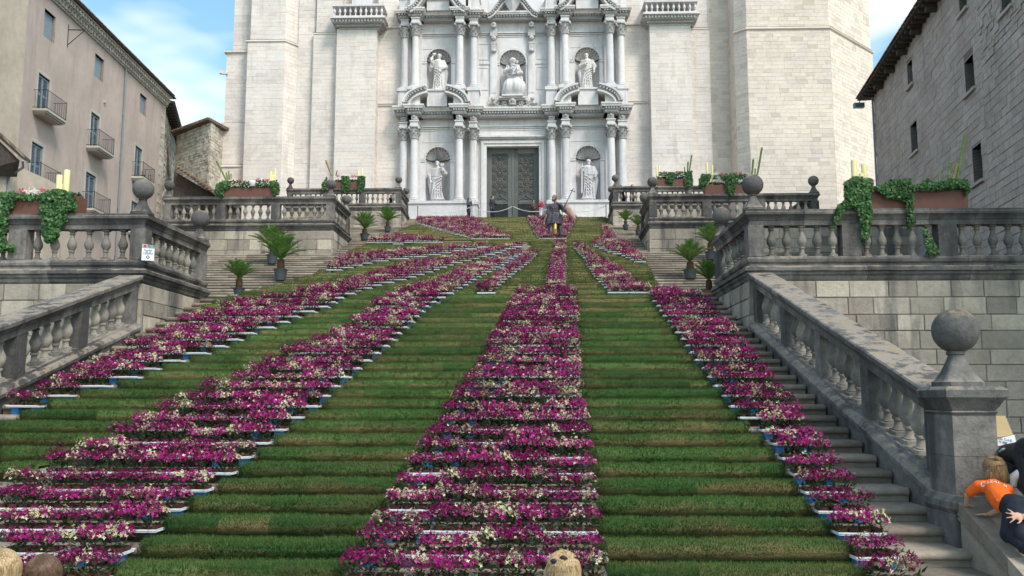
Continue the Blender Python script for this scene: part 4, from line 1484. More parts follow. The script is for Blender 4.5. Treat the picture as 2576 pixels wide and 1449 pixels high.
for s in (-1, 1):
    cx = XC + s * 5.68
    for t in (-1, 1):
        pts = []
        for i in range(11):
            a = math.radians(4 + 68 * i / 10)
            pts.append((cx + t * 2.55 * math.cos(a), 24.02 + 1.52 * math.sin(a)))
        pts = [(x, z) for x, z in pts if True]
        if t > 0: pts = pts[::-1]
        curve_ped(pts, 1.75, 'segmental_pediment')
        # upper S-shaped scrolls
        pts = []
        for i in range(13):
            f = i / 12
            x = 2.2 - 1.4 * f
            z = 31.62 + 1.1 * (0.5 - 0.5 * math.cos(math.pi * min(1, f * 1.05))) + 0.3 * f
            pts.append((cx + t * x, z))
        if t > 0: pts = pts[::-1]
        curve_ped(pts, 1.75, 'scrolled_pediment', 0.8)
for t in (-1, 1):
    pts = []
    for i in range(13):
        f = i / 12
        x = 1.98 - 1.45 * f
        z = 31.40 + 1.15 * (0.5 - 0.5 * math.cos(math.pi * min(1, f * 1.1))) + 0.1 * f
        pts.append((XC + t * x, z))
    if t > 0: pts = pts[::-1]
    curve_ped(pts, 0.9, 'central_scroll', 0.7)
# blocks between pediments, statue feet above
for s in (-1, 1):
    cx = XC + s * 5.68
    blk('statue_pedestal', cx - 0.75, cx + 0.75, 64.9, YF, 24.0, 25.18)
    blk('pedestal_cap', cx - 0.82, cx + 0.82, 64.8, YF, 25.18, 25.32)
    blk('statue_pedestal', cx - 0.85, cx + 0.85, 64.9, YF, 31.55, 32.35)
    blk('pedestal_cap', cx - 0.95, cx + 0.95, 64.8, YF, 32.35, 32.5)
# upper plinth row above the second cornice
for dx, y in OFF:
    blk('attic_plinth', XC + dx - 0.42, XC + dx + 0.42, y - 0.38, YF, 31.55, 32.5)
    blk('attic_plinth_cap', XC + dx - 0.5, XC + dx + 0.5, y - 0.46, YF, 32.5, 32.7)
m = M()
m.add([(XC - 0.75, 65.1, 32.5), (XC + 0.75, 65.1, 32.5), (XC, 65.25, 31.3), (XC - 0.75, YF, 32.5), (XC + 0.75, YF, 32.5), (XC, YF, 31.3), (XC, 64.85, 32.5)], [(0, 6, 2), (6, 1, 2), (0, 2, 5, 3), (1, 4, 5, 2), (0, 3, 4, 1, 6)])
part('pointed_corbel', m, 'marble', cath)
blk('corbel_cap', XC - 0.9, XC + 0.9, 64.8, YF, 32.5, 32.66)
# two narrow pilasters with brackets beside the central niche
for s in (-1, 1):
    x = XC + s * 1.45
    o = link('bracket_pilaster', None, cath, (x, 65.8, 25.0))
    part('pilaster_shaft', M().box(x - 0.27, x + 0.27, YF - 0.16, YF, 25.0, 28.55), 'marble', o)
    part('pilaster_panel', M().box(x - 0.19, x + 0.19, YF - 0.19, YF - 0.16, 25.3, 28.4), 'marble', o)
    part('pilaster_foot', M().box(x - 0.34, x + 0.34, YF - 0.28, YF, 24.55, 24.98), 'marble', o)
    part('pilaster_foot_cap', M().box(x - 0.42, x + 0.42, YF - 0.36, YF, 24.42, 24.55), 'marble', o)
    b = M(); b.box(x - 0.19, x + 0.19, YF - 0.34, YF, 28.55, 29.1); b.lathe([(0.16, -0.19), (0.16, 0.19)], n=14)
    b.box(x - 0.22, x + 0.22, YF - 0.30, YF, 29.15, 29.5); b.box(x - 0.28, x + 0.28, YF - 0.40, YF, 29.75, 30.35)
    b.ell((x, YF - 0.32, 29.6), (0.22, 0.16, 0.2), 12, 8); b.ell((x, YF - 0.30, 28.6), (0.17, 0.14, 0.13), 12, 8)
    part('scroll_bracket', b, 'carve', o)
    link('carved_head', MASK, o, (x, YF - 0.42, 30.3), scale=0.95)
    # recessed panel outlines either side
    for z0, z1 in ((25.6, 27.4), (28.0, 29.3)):
        px = XC + s * 2.25
        fm = M()
        for (a0, a1, c0, c1) in ((-0.42, 0.42, z1 - 0.05, z1), (-0.42, 0.42, z0, z0 + 0.05), (-0.42, -0.37, z0 + 0.05, z1 - 0.05), (0.37, 0.42, z0 + 0.05, z1 - 0.05)):
            fm.box(px + a0, px + a1, YF - 0.04, YF + 0.01, c0, c1)
        part('panel_frame', fm, 'marble', cath)
    a, b_ = sorted((XC + s * 1.72, XC + s * 2.6)); blk('impost_band', a, b_, YF - 0.07, YF, 27.62, 27.80)
# carved base under the central niche: corbel, cherub head, scrolls
o = link('carved_console', None, cath, (XC, 65.6, 24.1))
m = M()
m.box(XC - 1.0, XC + 1.0, 65.25, YF, 24.72, 24.84); m.box(XC - 0.8, XC + 0.8, 65.1, YF, 24.84, 24.95); m.box(XC - 1.15, XC + 1.15, 65.5, YF, 24.62, 24.72)
part('console_shelf', m, 'marble', o)
link('carved_head', MASK, o, (XC, 65.35, 24.0), scale=1.25)
m = M()
for s in (-1, 1):
    for (cx, cz, r0, tn) in ((0.62, 24.35, 0.20, 1), (1.15, 24.45, 0.16, -1)):
        pts = [(XC + s * (cx + r0 * (1 - i / 26) * math.cos(tn * i * 0.42)), 65.55 - 0.004 * i, cz + r0 * (1 - i / 26) * math.sin(tn * i * 0.42)) for i in range(22)]
        m.tube(pts, [0.06 - 0.001 * i for i in range(22)], 6)
    m.tube([(XC + s * x, 65.55, z) for x, z in ((0.3, 24.15), (0.7, 24.08), (1.1, 24.2), (1.45, 24.45), (1.55, 24.7))], [0.09, 0.08, 0.08, 0.07, 0.05], 6)
    m.ell((XC + s * 1.5, 65.5, 24.72), (0.17, 0.14, 0.14), 10, 8)
    for k in range(6):
        m.ell((XC + s * (0.4 + 0.18 * k), 65.5, 24.12 + 0.1 * math.sin(k * 1.3)), (0.08, 0.08, 0.07), 8, 6)
part('carved_scrolls', m, 'carve', o, True, 60)

CATBAL = BAL.mesh('baluster', 'marble', True, 35)
# ---- side balconies on the two pilasters
for s, (x0, x1) in enumerate(((-15.75, -11.55), (7.85, 12.1))):
    o = link('balcony', None, cath, ((x0 + x1) / 2, 64.6, 30.2))
    def slab(a, b, c, z0, z1, nm, mt='marble'):
        return part(nm, M().box(x0 + a, x1 - a, 64.2 + c, YF, z0, z1), mt, o)
    slab(0.55, 0, 0.75, 30.1, 30.3, 'balcony_corbel', 'carve'); slab(0.35, 0, 0.55, 30.3, 30.48, 'balcony_corbel', 'carve'); slab(0.12, 0, 0.3, 30.48, 30.72, 'balcony_corbel', 'carve')
    slab(0.0, 0, 0.05, 30.76, 30.9, 'balcony_floor'); slab(0.1, 0, 0.2, 30.72, 30.76, 'balcony_floor')
    dm = M()
    k = int((x1 - x0 - 0.3) / 0.24)
    for i in range(k):
        dm.box(x0 + 0.2 + i * 0.24, x0 + 0.32 + i * 0.24, 64.36, 64.55, 30.52, 30.71)
    q = part('balcony_dentils', dm, 'carve', o); q['kind'] = 'stuff'
    slab(0.12, 0, 0.12, 31.72, 31.88, 'balcony_rail')
    slab(0.14, 0, 0.14, 30.9, 30.98, 'balcony_rail')
    for i in range(10):
        x = x0 + 0.3 + (x1 - x0 - 0.6) * i / 9
        b = link('baluster', CATBAL, o, (x, 64.5, 30.975), scale=(1.05, 1.05, 0.75 / BH))
    blk('balcony_doorway', (x0 + x1) / 2 - 0.8, (x0 + x1) / 2 + 0.8, 65.9, YF + 0.4, 31.0, ZT, 'marble')

# ---- door case and bronze door
dc = link('door_case', None, cath, (XC, YF, Z3))
for s in (-1, 1):
    for (a, b, d) in ((1.98, 2.2, 0.16), (2.2, 2.38, 0.24), (2.38, 2.52, 0.12)):
        x0, x1 = sorted((XC + s * a, XC + s * b))
        part('door_jamb', M().box(x0, x1, YF - d, YF + 0.02, Z3, 21.13 + (a - 1.98) + (b - a)), 'marble', dc)
for (a, b, d) in ((0.0, 0.22, 0.162), (0.22, 0.40, 0.242), (0.40, 0.54, 0.122)):
    part('door_lintel', M().box(XC - 1.978 - a, XC + 1.978 + a, YF - d, YF + 0.02, 21.13 + a, 21.13 + b), 'marble', dc)
part('lintel_cornice', M().box(XC - 2.75, XC + 2.75, YF - 0.45, YF, 21.78, 21.9).box(XC - 2.65, XC + 2.65, YF - 0.32, YF, 21.68, 21.78), 'marble', dc)
part('door_reveal', M().box(XC - 2.1, XC - 1.98, YF + 0.02, YF + 0.7, Z3, 21.2).box(XC + 1.98, XC + 2.1, YF + 0.02, YF + 0.7, Z3, 21.2).box(XC - 1.98, XC + 1.98, YF + 0.02, YF + 0.7, 21.13, 21.3), 'marble', dc)
def _motif():
    """one field of the bronze relief, 0.95 x 0.62"""
    m, r = M(), M()
    def ring(cx, cz, a, b, w, n=22, a0=0, a1=2 * math.pi, y=-0.035):
        pts = [(cx + a * math.cos(a0 + (a1 - a0) * i / n), y, cz + b * math.sin(a0 + (a1 - a0) * i / n)) for i in range(n + 1)]
        m.tube(pts, w, 5)
    ring(0, 0, 0.22, 0.19, 0.026); ring(0, 0, 0.145, 0.125, 0.014)
    for sx in (-1, 1):
        for sz in (-1, 1):
            ring(sx * 0.40, sz * 0.25, 0.14, 0.12, 0.018, 12)
            m.tube([(sx * 0.20, -0.03, sz * 0.13), (sx * 0.29, -0.035, sz * 0.20), (sx * 0.33, -0.03, sz * 0.17)], 0.018, 5)
            m.tube([(sx * 0.10, -0.03, sz * 0.19), (sx * 0.10, -0.035, sz * 0.27), (sx * 0.02, -0.03, sz * 0.31)], 0.018, 5)
            r.ell((sx * 0.38, -0.03, sz * 0.23), (0.05, 0.035, 0.045), 8, 5)
    for k in range(6):
        a = k * math.pi / 3
        r.ell((0.055 * math.cos(a), -0.04, 0.05 * math.sin(a)), (0.042, 0.03, 0.04), 7, 5)
    r.ell((0, -0.05, 0), (0.04, 0.04, 0.04), 8, 5)
    return m.mesh('door_relief', 'bronze', True, 50), r.mesh('door_rosette', 'rosette', True, 50)
MOT, ROS = _motif()
YD = YF + 0.45
for s in (-1, 1):
    lf = link('door_leaf', M().box(-0.98, 0.98, 0, 0.08, 0, 6.27).mesh('door_leaf', 'bronze'), dc, (XC + s * 0.99, YD, Z3))
    c = XC + s * 0.99
    part('door_stile', M().box(c - 0.97, c - 0.62, YD - 0.05, YD, Z3, 21.1), 'bronze', lf)
    part('door_stile', M().box(c + 0.62, c + 0.97, YD - 0.05, YD, Z3, 21.1), 'bronze', lf)
    part('door_top_rail', M().box(c - 0.62, c + 0.62, YD - 0.05, YD, 20.7, 21.1), 'bronze', lf)
    part('door_mid_rail', M().box(c - 0.62, c + 0.62, YD - 0.06, YD, 16.78, 16.92), 'bronze', lf)
    part('lower_panel', M().box(c - 0.6, c + 0.6, YD - 0.03, YD + 0.01, Z3, 16.75), 'void', lf)
    part('relief_ground', M().box(c - 0.6, c + 0.6, YD - 0.012, YD - 0.002, 16.94, 20.68), 'doorpanel', lf)
    for i in range(5):
        z = 17.95 + 0.62 * i
        link('door_relief', MOT, lf, (c, YD - 0.01, z))
        link('door_rosette', ROS, lf, (c, YD - 0.01, z))
    g = M()
    g.tube([(c - 0.58, YD - 0.04, 17.08), (c - 0.35, YD - 0.04, 17.22), (c - 0.12, YD - 0.05, 17.32), (c, YD - 0.05, 17.52), (c + 0.12, YD - 0.05, 17.32), (c + 0.35, YD - 0.04, 17.22), (c + 0.58, YD - 0.04, 17.08)], 0.03, 6)
    g.box(c - 0.56, c + 0.56, YD - 0.03, YD - 0.005, 16.94, 17.06)
    g.tube([(c - 0.3, YD - 0.03, 17.0), (c - 0.2, YD - 0.04, 17.15), (c, YD - 0.04, 17.2), (c + 0.2, YD - 0.04, 17.15), (c + 0.3, YD - 0.03, 17.0)], 0.02, 6)
    part('ogee_relief', g, 'bronze', lf, True, 50)
part('door_post', M().box(XC - 0.05, XC + 0.05, YD - 0.10, YD, Z3, 21.1), 'bronze', dc)
# ------------------------------------------------------------------ buildings at the sides
def hdir(px):
    r = ray(px, 1000)
    return (r.x, r.y)
def opening(o, fr, s0, s1, z0, z1, depth=0.3, pane='glass', reveal='trim', name='window'):
    w = link(name, None, o, fr.pt((s0 + s1) / 2, z0))
    part('pane', M().obox(fr, s0, s1, -depth - 0.04, -depth, z0, z1), pane, w)
    m = M()
    m.obox(fr, s0 - 0.03, s0, -depth, 0.004, z0, z1); m.obox(fr, s1, s1 + 0.03, -depth, 0.004, z0, z1)
    m.obox(fr, s0 - 0.03, s1 + 0.03, -depth, 0.004, z1, z1 + 0.03); m.obox(fr, s0 - 0.03, s1 + 0.03, -depth, 0.004, z0 - 0.03, z0)
    part('reveal', m, reveal, w)
    return w
def wall_with_holes(fr, s0, s1, z0, z1, holes, depth=0.5):
    """solid wall as boxes around rectangular holes"""
    m = M()
    xs = sorted(set([s0, s1] + [v for h in holes for v in h[:2]]))
    for a, b in zip(xs, xs[1:]):
        zz = sorted([(h[2], h[3]) for h in holes if h[0] <= a + 1e-6 and h[1] >= b - 1e-6])
        z = z0
        for (h0, h1) in zz:
            if h0 > z:
                m.obox(fr, a, b, -depth, 0, z, h0)
            z = h1
        if z1 > z:
            m.obox(fr, a, b, -depth, 0, z, z1)
    return m

# ---- left: beige plastered house with balconies
LO = at(405, 500, 62)
LB = Frame((LO.x, LO.y), (-hdir(1200)[0], -hdir(1200)[1]))          # s grows towards the camera
house = thing('plastered_house', (LO.x, LO.y, 0), 'tall beige plastered house with blue grey shutters and iron balconies at the left', 'house')
def rng_px(xl, yt, xr, yb):
    s1, zt = LB.hit(xl, yt)
    s0, _ = LB.hit(xr, yt)
    _, zb = LB.hit(xl, yb)
    return (s0, s1, zb, zt)
WIN = [rng_px(113, 20, 142, 92), rng_px(240, 133, 263, 192), rng_px(353, 233, 370, 283)]
DOR = [rng_px(98, 183, 127, 283), rng_px(230, 281, 252, 375), rng_px(341, 366, 358, 450), rng_px(81, 356, 110, 465), rng_px(217, 432, 242, 530), rng_px(331, 505, 349, 585)]
sL = LB.hit(40, 200)[0]
zE = LB.hit(300, 161)[1]
zE = (LB.hit(175, 60)[1] + LB.hit(410, 250)[1]) / 2
part('wall', wall_with_holes(LB, 0.0, sL, 0, zE, WIN + DOR), 'plaster', house)
for h in WIN:
    w = opening(house, LB, *h, depth=0.22, pane='shutter', reveal='plaster')
    mid = (h[0] + h[1]) / 2
    part('shutter_leaf', M().obox(LB, h[0] + 0.02, mid - 0.01, -0.2, -0.16, h[2] + 0.03, h[3] - 0.02), 'shutter', w)
    part('shutter_leaf', M().obox(LB, mid + 0.01, h[1] - 0.02, -0.2, -0.16, h[2] + 0.03, h[3] - 0.02), 'shutter', w)
for i, h in enumerate(DOR):
    w = opening(house, LB, *h, depth=0.25, pane='void', reveal='trim', name='balcony_door')
    wd = h[1] - h[0]
    part('surround', M().obox(LB, h[0] - 0.16, h[0] - 0.03, 0.0, 0.02, h[2], h[3] + 0.03).obox(LB, h[1] + 0.03, h[1] + 0.16, 0.0, 0.02, h[2], h[3] + 0.03).obox(LB, h[0] - 0.16, h[1] + 0.16, 0.0, 0.021, h[3] + 0.03, h[3] + 0.19), 'trim', w)
    for (a, b) in ((h[0] + 0.03, h[0] + wd * 0.5 - 0.012), (h[0] + wd * 0.5 + 0.012, h[1] - 0.03)):
        lf = part('shutter_leaf', M().obox(LB, a, a + 0.06, -0.13, -0.08, h[2], h[3] - 0.03).obox(LB, b - 0.06, b, -0.13, -0.08, h[2], h[3] - 0.03)
                  .obox(LB, a + 0.06, b - 0.06, -0.13, -0.08, h[3] - 0.13, h[3] - 0.03).obox(LB, a + 0.06, b - 0.06, -0.13, -0.08, h[2], h[2] + 0.14).obox(LB, a + 0.06, b - 0.06, -0.13, -0.08, (h[2] + h[3]) / 2 - 0.04, (h[2] + h[3]) / 2 + 0.04), 'shutter', w)
        z = h[2] + 0.16
        k = int((h[3] - h[2] - 0.3) / 0.075)
        for j in range(k):
            zz = h[2] + 0.17 + j * 0.075
            m = M()
            p = lambda s, d, q: tuple(LB.pt(s, q, d))
            a1, b1 = a + 0.06, b - 0.06
            m.add([p(a1, -0.13, zz + 0.05), p(b1, -0.13, zz + 0.05), p(b1, -0.085, zz), p(a1, -0.085, zz), p(a1, -0.13, zz + 0.062), p(b1, -0.13, zz + 0.062), p(b1, -0.085, zz + 0.012), p(a1, -0.085, zz + 0.012)],
                  [(0, 1, 2, 3), (4, 5, 6, 7), (0, 1, 5, 4), (2, 3, 7, 6)])
            part('shutter_slat', m, 'shutter', lf)
    # balcony
    if i < 5 or True:
        s0, s1, z = h[0] - 0.55, h[1] + 0.45, h[2]
        D = 0.75
        b = link('balcony', None, house, LB.pt((s0 + s1) / 2, z))
        part('balcony_slab', M().obox(LB, s0, s1, 0, D, z - 0.12, z).obox(LB, s0 + 0.06, s1 - 0.06, 0, D - 0.07, z - 0.2, z - 0.12).obox(LB, s0 + 0.14, s1 - 0.14, 0, D - 0.18, z - 0.27, z - 0.2), 'trim', b)
        rm = M()
        zt = z + 0.98
        P = lambda s, d, q: LB.pt(s, q, d)
        for q in (zt, z + 0.07):
            rm.tube([P(s0 + 0.04, 0, q), P(s0 + 0.04, D - 0.04, q), P(s1 - 0.04, D - 0.04, q), P(s1 - 0.04, 0, q)], 0.017, 5)
        for (s, d) in ((s0 + 0.04, D - 0.04), (s1 - 0.04, D - 0.04)):
            rm.tube([P(s, d, z), P(s, d, zt + 0.05)], 0.02, 5)
        part('rail', rm, 'iron', b)
        bars = []
        n = int((s1 - s0) / 0.12)
        for j in range(1, n):
            bars.append((s0 + 0.04 + (s1 - s0 - 0.08) * j / n, D - 0.04))
        for j in range(1, 6):
            bars.append((s0 + 0.04, (D - 0.04) * j / 6)); bars.append((s1 - 0.04, (D - 0.04) * j / 6))
        for (s, d) in bars:
            part('rail_bar', M().tube([P(s, d, z), P(s, d, zt)], 0.009, 4), 'iron', b)
# eaves: three corbelled rows of toothed bricks and the tile edge
ev = link('eaves', None, house, LB.pt(0, zE))
for j, (z, d, hh) in enumerate(((zE, 0.10, 0.08), (zE + 0.30, 0.26, 0.07), (zE + 0.60, 0.44, 0.08))):
    part('eaves_course', M().obox(LB, -0.1, sL, -0.4, d + 0.02, z, z + hh), 'trim', ev)
n = int(sL / 0.36)
tm = M().box(-0.09, 0.09, -0.16, 0.0, 0, 0.2).mesh('eaves_brick', 'quoin')
for row, (z, d) in enumerate(((zE + 0.085, 0.24), (zE + 0.375, 0.42))):
    for j in range(n):
        s = (j + 0.5 + 0.5 * (row % 2)) * sL / n
        if s < sL - 0.1:
            q = LB.mat(s, z, d - 0.16)
            link('eaves_brick', tm, ev, world=q)
rf = M()
rf.obox(LB, -0.4, sL, -0.4, 0.62, zE + 0.70, zE + 0.78)
part('eaves_board', rf, 'timber', ev)
tl = M()
for i in range(9):
    a = math.pi * i / 8
    tl.v += [(0.095 * math.cos(a), -0.22, 0.075 * math.sin(a)), (0.075 * math.cos(a), 0.6, 0.06 * math.sin(a) + 0.12)]
for i in range(8):
    tl.f.append((2 * i, 2 * i + 1, 2 * i + 3, 2 * i + 2)); tl.r.append(0.5)
tl.f.append(tuple(2 * i for i in range(9))); tl.r.append(0.5)
TILE = tl.mesh('roof_tile', 'tile', True, 50)
n = int(sL / 0.2)
for j in range(n):
    o = link('roof_tile', TILE, ev, world=LB.mat(j * 0.2 + 0.1, zE + 0.78 + rng.uniform(0, 0.015), 0.45))
roof = M()
p = lambda s, d, z: tuple(LB.pt(s, z, d))
roof.add([p(-0.4, 0.3, zE + 0.78), p(sL, 0.3, zE + 0.78), p(sL, -5, zE + 2.4), p(-0.4, -5, zE + 2.4)], [(0, 1, 2, 3)])
part('roof', roof, 'tile', house)
# pipes, bracket, quoins
for (xa, ya, yb) in ((315, 148, 546), (58, -10, 372)):
    s, zt = LB.hit(xa, ya)
    m = M(); m.tube([LB.pt(s, zt + 0.5, 0.3), LB.pt(s, zt - 0.1, 0.10), LB.pt(s, 0, 0.10)], 0.055, 8)
    for z in range(2, int(zt), 3):
        m.tube([LB.pt(s, z, 0.10), LB.pt(s, z + 0.12, 0.10)], 0.075, 8)
    part('downpipe', m, 'lead', house, True)
s, z = LB.hit(172, 62)
part('iron_bracket', M().tube([LB.pt(s, z - 0.3, 0), LB.pt(s - 0.1, z - 0.25, 0.9)], 0.03, 5).tube([LB.pt(s, z - 1.2, 0), LB.pt(s - 0.1, z - 0.28, 0.85)], 0.025, 5).tube([LB.pt(s, z + 0.0, 0.02), LB.pt(s, z - 1.3, 0.02)], 0.025, 5), 'iron', house)
s, z = LB.hit(262, 256)
part('wall_lamp', M().box(*[v for c in zip(LB.pt(s, z, 0.05) - Vector((.08, .08, .08)), LB.pt(s, z, 0.05) + Vector((.08, .08, .08))) for v in c]), 'trim', house)
z = 4.0
k = 0
while z < zE - 0.2:
    h = rng.uniform(0.3, 0.42)
    w = 0.75 if k % 2 else 0.42
    part('quoin', M().obox(LB, -0.03, w, -0.4, 0.03, z + 0.01, z + h - 0.01), 'quoin', house)
    z += h; k += 1
# small pots on the balconies
s0, _, z, _ = DOR[2]
for q, (s, nm) in enumerate(((s0 + 0.9, 'pink'), (s0 - 0.2, ''))):
    c = LB.pt(s, z, 0.5)
    t = thing('potted_plant', tuple(c), ('small potted plant with pink blooms on the lowest right balcony of the beige house' if q == 0 else 'small dark pot at the right end of the beige house balcony'), 'potted plant')
    part('pot', M().lathe([(0.10, 0), (0.14, 0.22), (0.15, 0.24)], c, 12), 'potorange' if q else 'pot', t, True)
    m = M()
    for i in range(60):
        a, b, r = rng.uniform(0, 6.28), rng.uniform(0, 1), rng.uniform(0.05, 0.2)
        p0 = Vector((c.x + r * math.cos(a), c.y + r * math.sin(a), c.z + 0.25 + 0.35 * b))
        d = Vector((rng.uniform(-1, 1), rng.uniform(-1, 1), rng.uniform(-1, 1))) * 0.06
        e = Vector((rng.uniform(-1, 1), rng.uniform(-1, 1), rng.uniform(-1, 1))) * 0.06
        m.add([tuple(p0), tuple(p0 + d), tuple(p0 + e)], [(0, 1, 2)], rng.random())
    part('blooms', m, 'geranium' if q == 0 else 'leaf', t)

# ---- far left: strip of a cream house and the low eave in front of it
ch = thing('cream_house', tuple(LB.pt(sL, 0)), 'peeling cream yellow house at the extreme left edge of the photo', 'house')
zt = 36
part('wall', M().obox(LB, sL + 0.02, sL + 14, -0.6, 0.35, 0, zt), 'cream', ch)
s_, z_ = LB.hit(-14, 165)
lo = at(-20, 420, 34)
lr = thing('low_roofed_house', tuple(lo), 'low house with brown tiled eave and gutter at the left edge behind the planter', 'house')
e0, e1 = at(58, 402, 33.0), at(-110, 250, 30.0)
d = (e1 - e0); d.z = 0; d.normalize()
nn = Vector((d.y, -d.x, 0))
if nn.x < 0: nn = -nn
m = M()
slope = (e1.z - e0.z) / (e1 - e0).to_2d().length
Lr = (e1 - e0).to_2d().length
def rp(a, b, c):       # a along the falling verge, b across, c up
    q = e0 + d * a + Vector((0, 1, 0)) * b
    return (q.x, q.y, e0.z + slope * a + c)
m.add([rp(a, b, c) for c in (0, 0.12) for a, b in ((0, 0), (Lr, 0), (Lr, 0.5), (0, 0.5))], [(0, 3, 2, 1), (4, 5, 6, 7), (0, 1, 5, 4), (1, 2, 6, 5), (2, 3, 7, 6), (3, 0, 4, 7)])
part('roof_boards', m, 'timber', lr)
for i in range(int(Lr / 0.3)):
    m = M()
    vs = []
    for b in (-0.05, 0.25):
        for k in range(7):
            a_ = math.pi * k / 6
            vs.append(rp(i * 0.3 + 0.16, b + 0.1 * math.cos(a_), 0.13 + 0.1 * math.sin(a_)))
    m = M()
    P0 = [rp(i * 0.3, 0.09 * math.cos(math.pi * k / 6), 0.125 + 0.08 * math.sin(math.pi * k / 6)) for k in range(7)]
    P1 = [rp(i * 0.3 + 0.33, 0.09 * math.cos(math.pi * k / 6), 0.15 + 0.08 * math.sin(math.pi * k / 6)) for k in range(7)]
    m.add(P0 + P1, [(k, k + 1, k + 8, k + 7) for k in range(6)] + [tuple(range(7))])
    part('roof_tile', m, 'tile', lr)
part('wall', M().add([(x, y, z) for z in (0, e0.z) for x, y in ((e0.x - 1.0, e0.y + 0.4), (e1.x, e1.y + 0.4), (e1.x, e1.y + 6), (e0.x - 1.0, e0.y + 6))], [(0, 1, 5, 4), (1, 2, 6, 5), (2, 3, 7, 6), (3, 0, 4, 7), (4, 5, 6, 7)]), 'cream', lr)
part('eave_soffit', M().add([(e0.x - 0.15, e0.y + 0.03, e0.z - 0.02), (e1.x, e1.y + 0.03, e1.z), (e1.x, e1.y + 0.6, e0.z - 1.2), (e0.x - 0.5, e0.y + 0.5, e0.z - 0.55)], [(0, 1, 2, 3)]), 'timber', lr)
part('gutter', M().tube([e0 + Vector((0.05, -0.1, -0.05)), e0 + Vector((-0.1, 0.2, -0.25)), e0 + Vector((-0.7, 0.3, -0.6)), e0 + Vector((-0.72, 0.3, -5))], 0.05, 8), 'lead', lr, True)

# ---- rubble house beyond the beige one, its eave running away from us
G0 = at(411, 300, 64)
GH = Frame((G0.x, G0.y), hdir(647))
if GH.n.x < 0: GH.n = -GH.n
gh = thing('rubble_stone_house', (G0.x, 64, 0), 'narrow rubble stone house with dark overhanging eave beyond the beige house', 'house')
ze = at(437, 268, 64).z
LG = 12.6
part('wall_core', M().obox(GH, 0, LG, -4, -0.01, 5, ze), 'jointdark', gh)
mg = Masonry(gh, 'rubble', 'rubble_stone', 290)
mg.course(GH, 0.0, LG, 9, ze, 0.28, (0.22, 0.55), g=0.03, proud=0.05, depth=0.08, jit=0.3)
mg.build('rubble_stones')
part('eaves_board', M().obox(GH, -1.0, LG + 0.5, -0.5, 0.72, ze, ze + 0.12), 'timber', gh)
part('roof', M().add([tuple(GH.pt(s, z, d)) for s, z, d in ((-1, ze + 0.12, 0.7), (LG + 0.5, ze + 0.12, 0.7), (LG + 0.5, ze + 1.1, -4), (-1, ze + 1.1, -4), (-1, ze + 0.0, 0.7), (-1, ze + 0.0, -4))], [(0, 1, 2, 3), (0, 3, 5, 4)]), 'tile', gh)
for j in range(int(LG / 0.7) + 2):
    part('rafter', M().obox(GH, j * 0.7 - 0.6, j * 0.7 - 0.46, 0.0, 0.66, ze - 0.14, ze), 'timber', gh)
for j in range(int(LG / 0.22) + 5):
    link('roof_tile', TILE, gh, world=GH.mat(j * 0.22 - 0.9, ze + 0.13, 0.62))
part('window', M().obox(GH, 1.2, 2.0, -0.2, 0.02, ze - 2.2, ze - 1.0), 'void', gh)

# ---- square rubble tower between the gable house and the cathedral
c0 = at(531, 300, 63.6)
c1 = at(446, 312, 66.8)
c2 = at(569, 310, 66.4)
tw = thing('rubble_tower', (c0.x, c0.y, 0), 'square rubble stone tower with dark tiled roof left of the cathedral', 'tower')
ztop = at(531, 308, 63.6).z
m = M()
pts = [(c0.x, c0.y), (c2.x, c2.y), (c2.x - 3, c2.y + 5), (c1.x, c1.y + 5), (c1.x, c1.y)]
m.add([(x, y, z) for z in (5, ztop) for x, y in pts], [(0, 1, 2, 3, 4), (5, 6, 7, 8, 9)] + [(i, (i + 1) % 5, 5 + (i + 1) % 5, 5 + i) for i in range(5)])
part('wall_core', m, 'jointdark', tw)
mt = Masonry(tw, 'rubble', 'rubble_stone', 290)
for a, b in ((pts[4], pts[0]), (pts[0], pts[1])):
    fr = Frame(a, (b[0] - a[0], b[1] - a[1]))
    ln = math.hypot(b[0] - a[0], b[1] - a[1])
    mt.course(fr, 0.02, ln - 0.02, 12, ztop, 0.24, (0.2, 0.5), g=0.025, proud=0.04, depth=0.08, jit=0.3)
mt.build('rubble_stones')
cc = Vector(((c1.x + c2.x) / 2, c0.y + 4, ztop + 1.1))
m = M()
ov = [(c0.x, c0.y - 0.5, ztop + 0.05), (c2.x + 0.5, c2.y - 0.2, ztop + 0.05), (c2.x - 3, c2.y + 5, ztop + 0.05), (c1.x - 0.4, c1.y + 5, ztop + 0.05), (c1.x - 0.3, c1.y - 0.4, ztop + 0.05)]
m.add(ov + [(x, y, z + 0.14) for x, y, z in ov] + [tuple(cc)], [(0, 1, 2, 3, 4)] + [(i, (i + 1) % 5, 5 + (i + 1) % 5, 5 + i) for i in range(5)] + [(5 + i, 5 + (i + 1) % 5, 10) for i in range(5)])
part('roof', m, 'tile', tw)
for a, b in ((ov[4], ov[0]), (ov[0], ov[1])):
    a, b = Vector(a), Vector(b)
    n = int((b - a).length / 0.26)
    for i in range(n):
        q = a.lerp(b, (i + 0.5) / n)
        t2 = q.lerp(cc, 0.25)
        part('roof_tile', M().tube([q + Vector((0, -0.03, 0.13)), Vector((t2.x, t2.y, q.z + 0.4))], 0.09, 8), 'tile', tw, True)

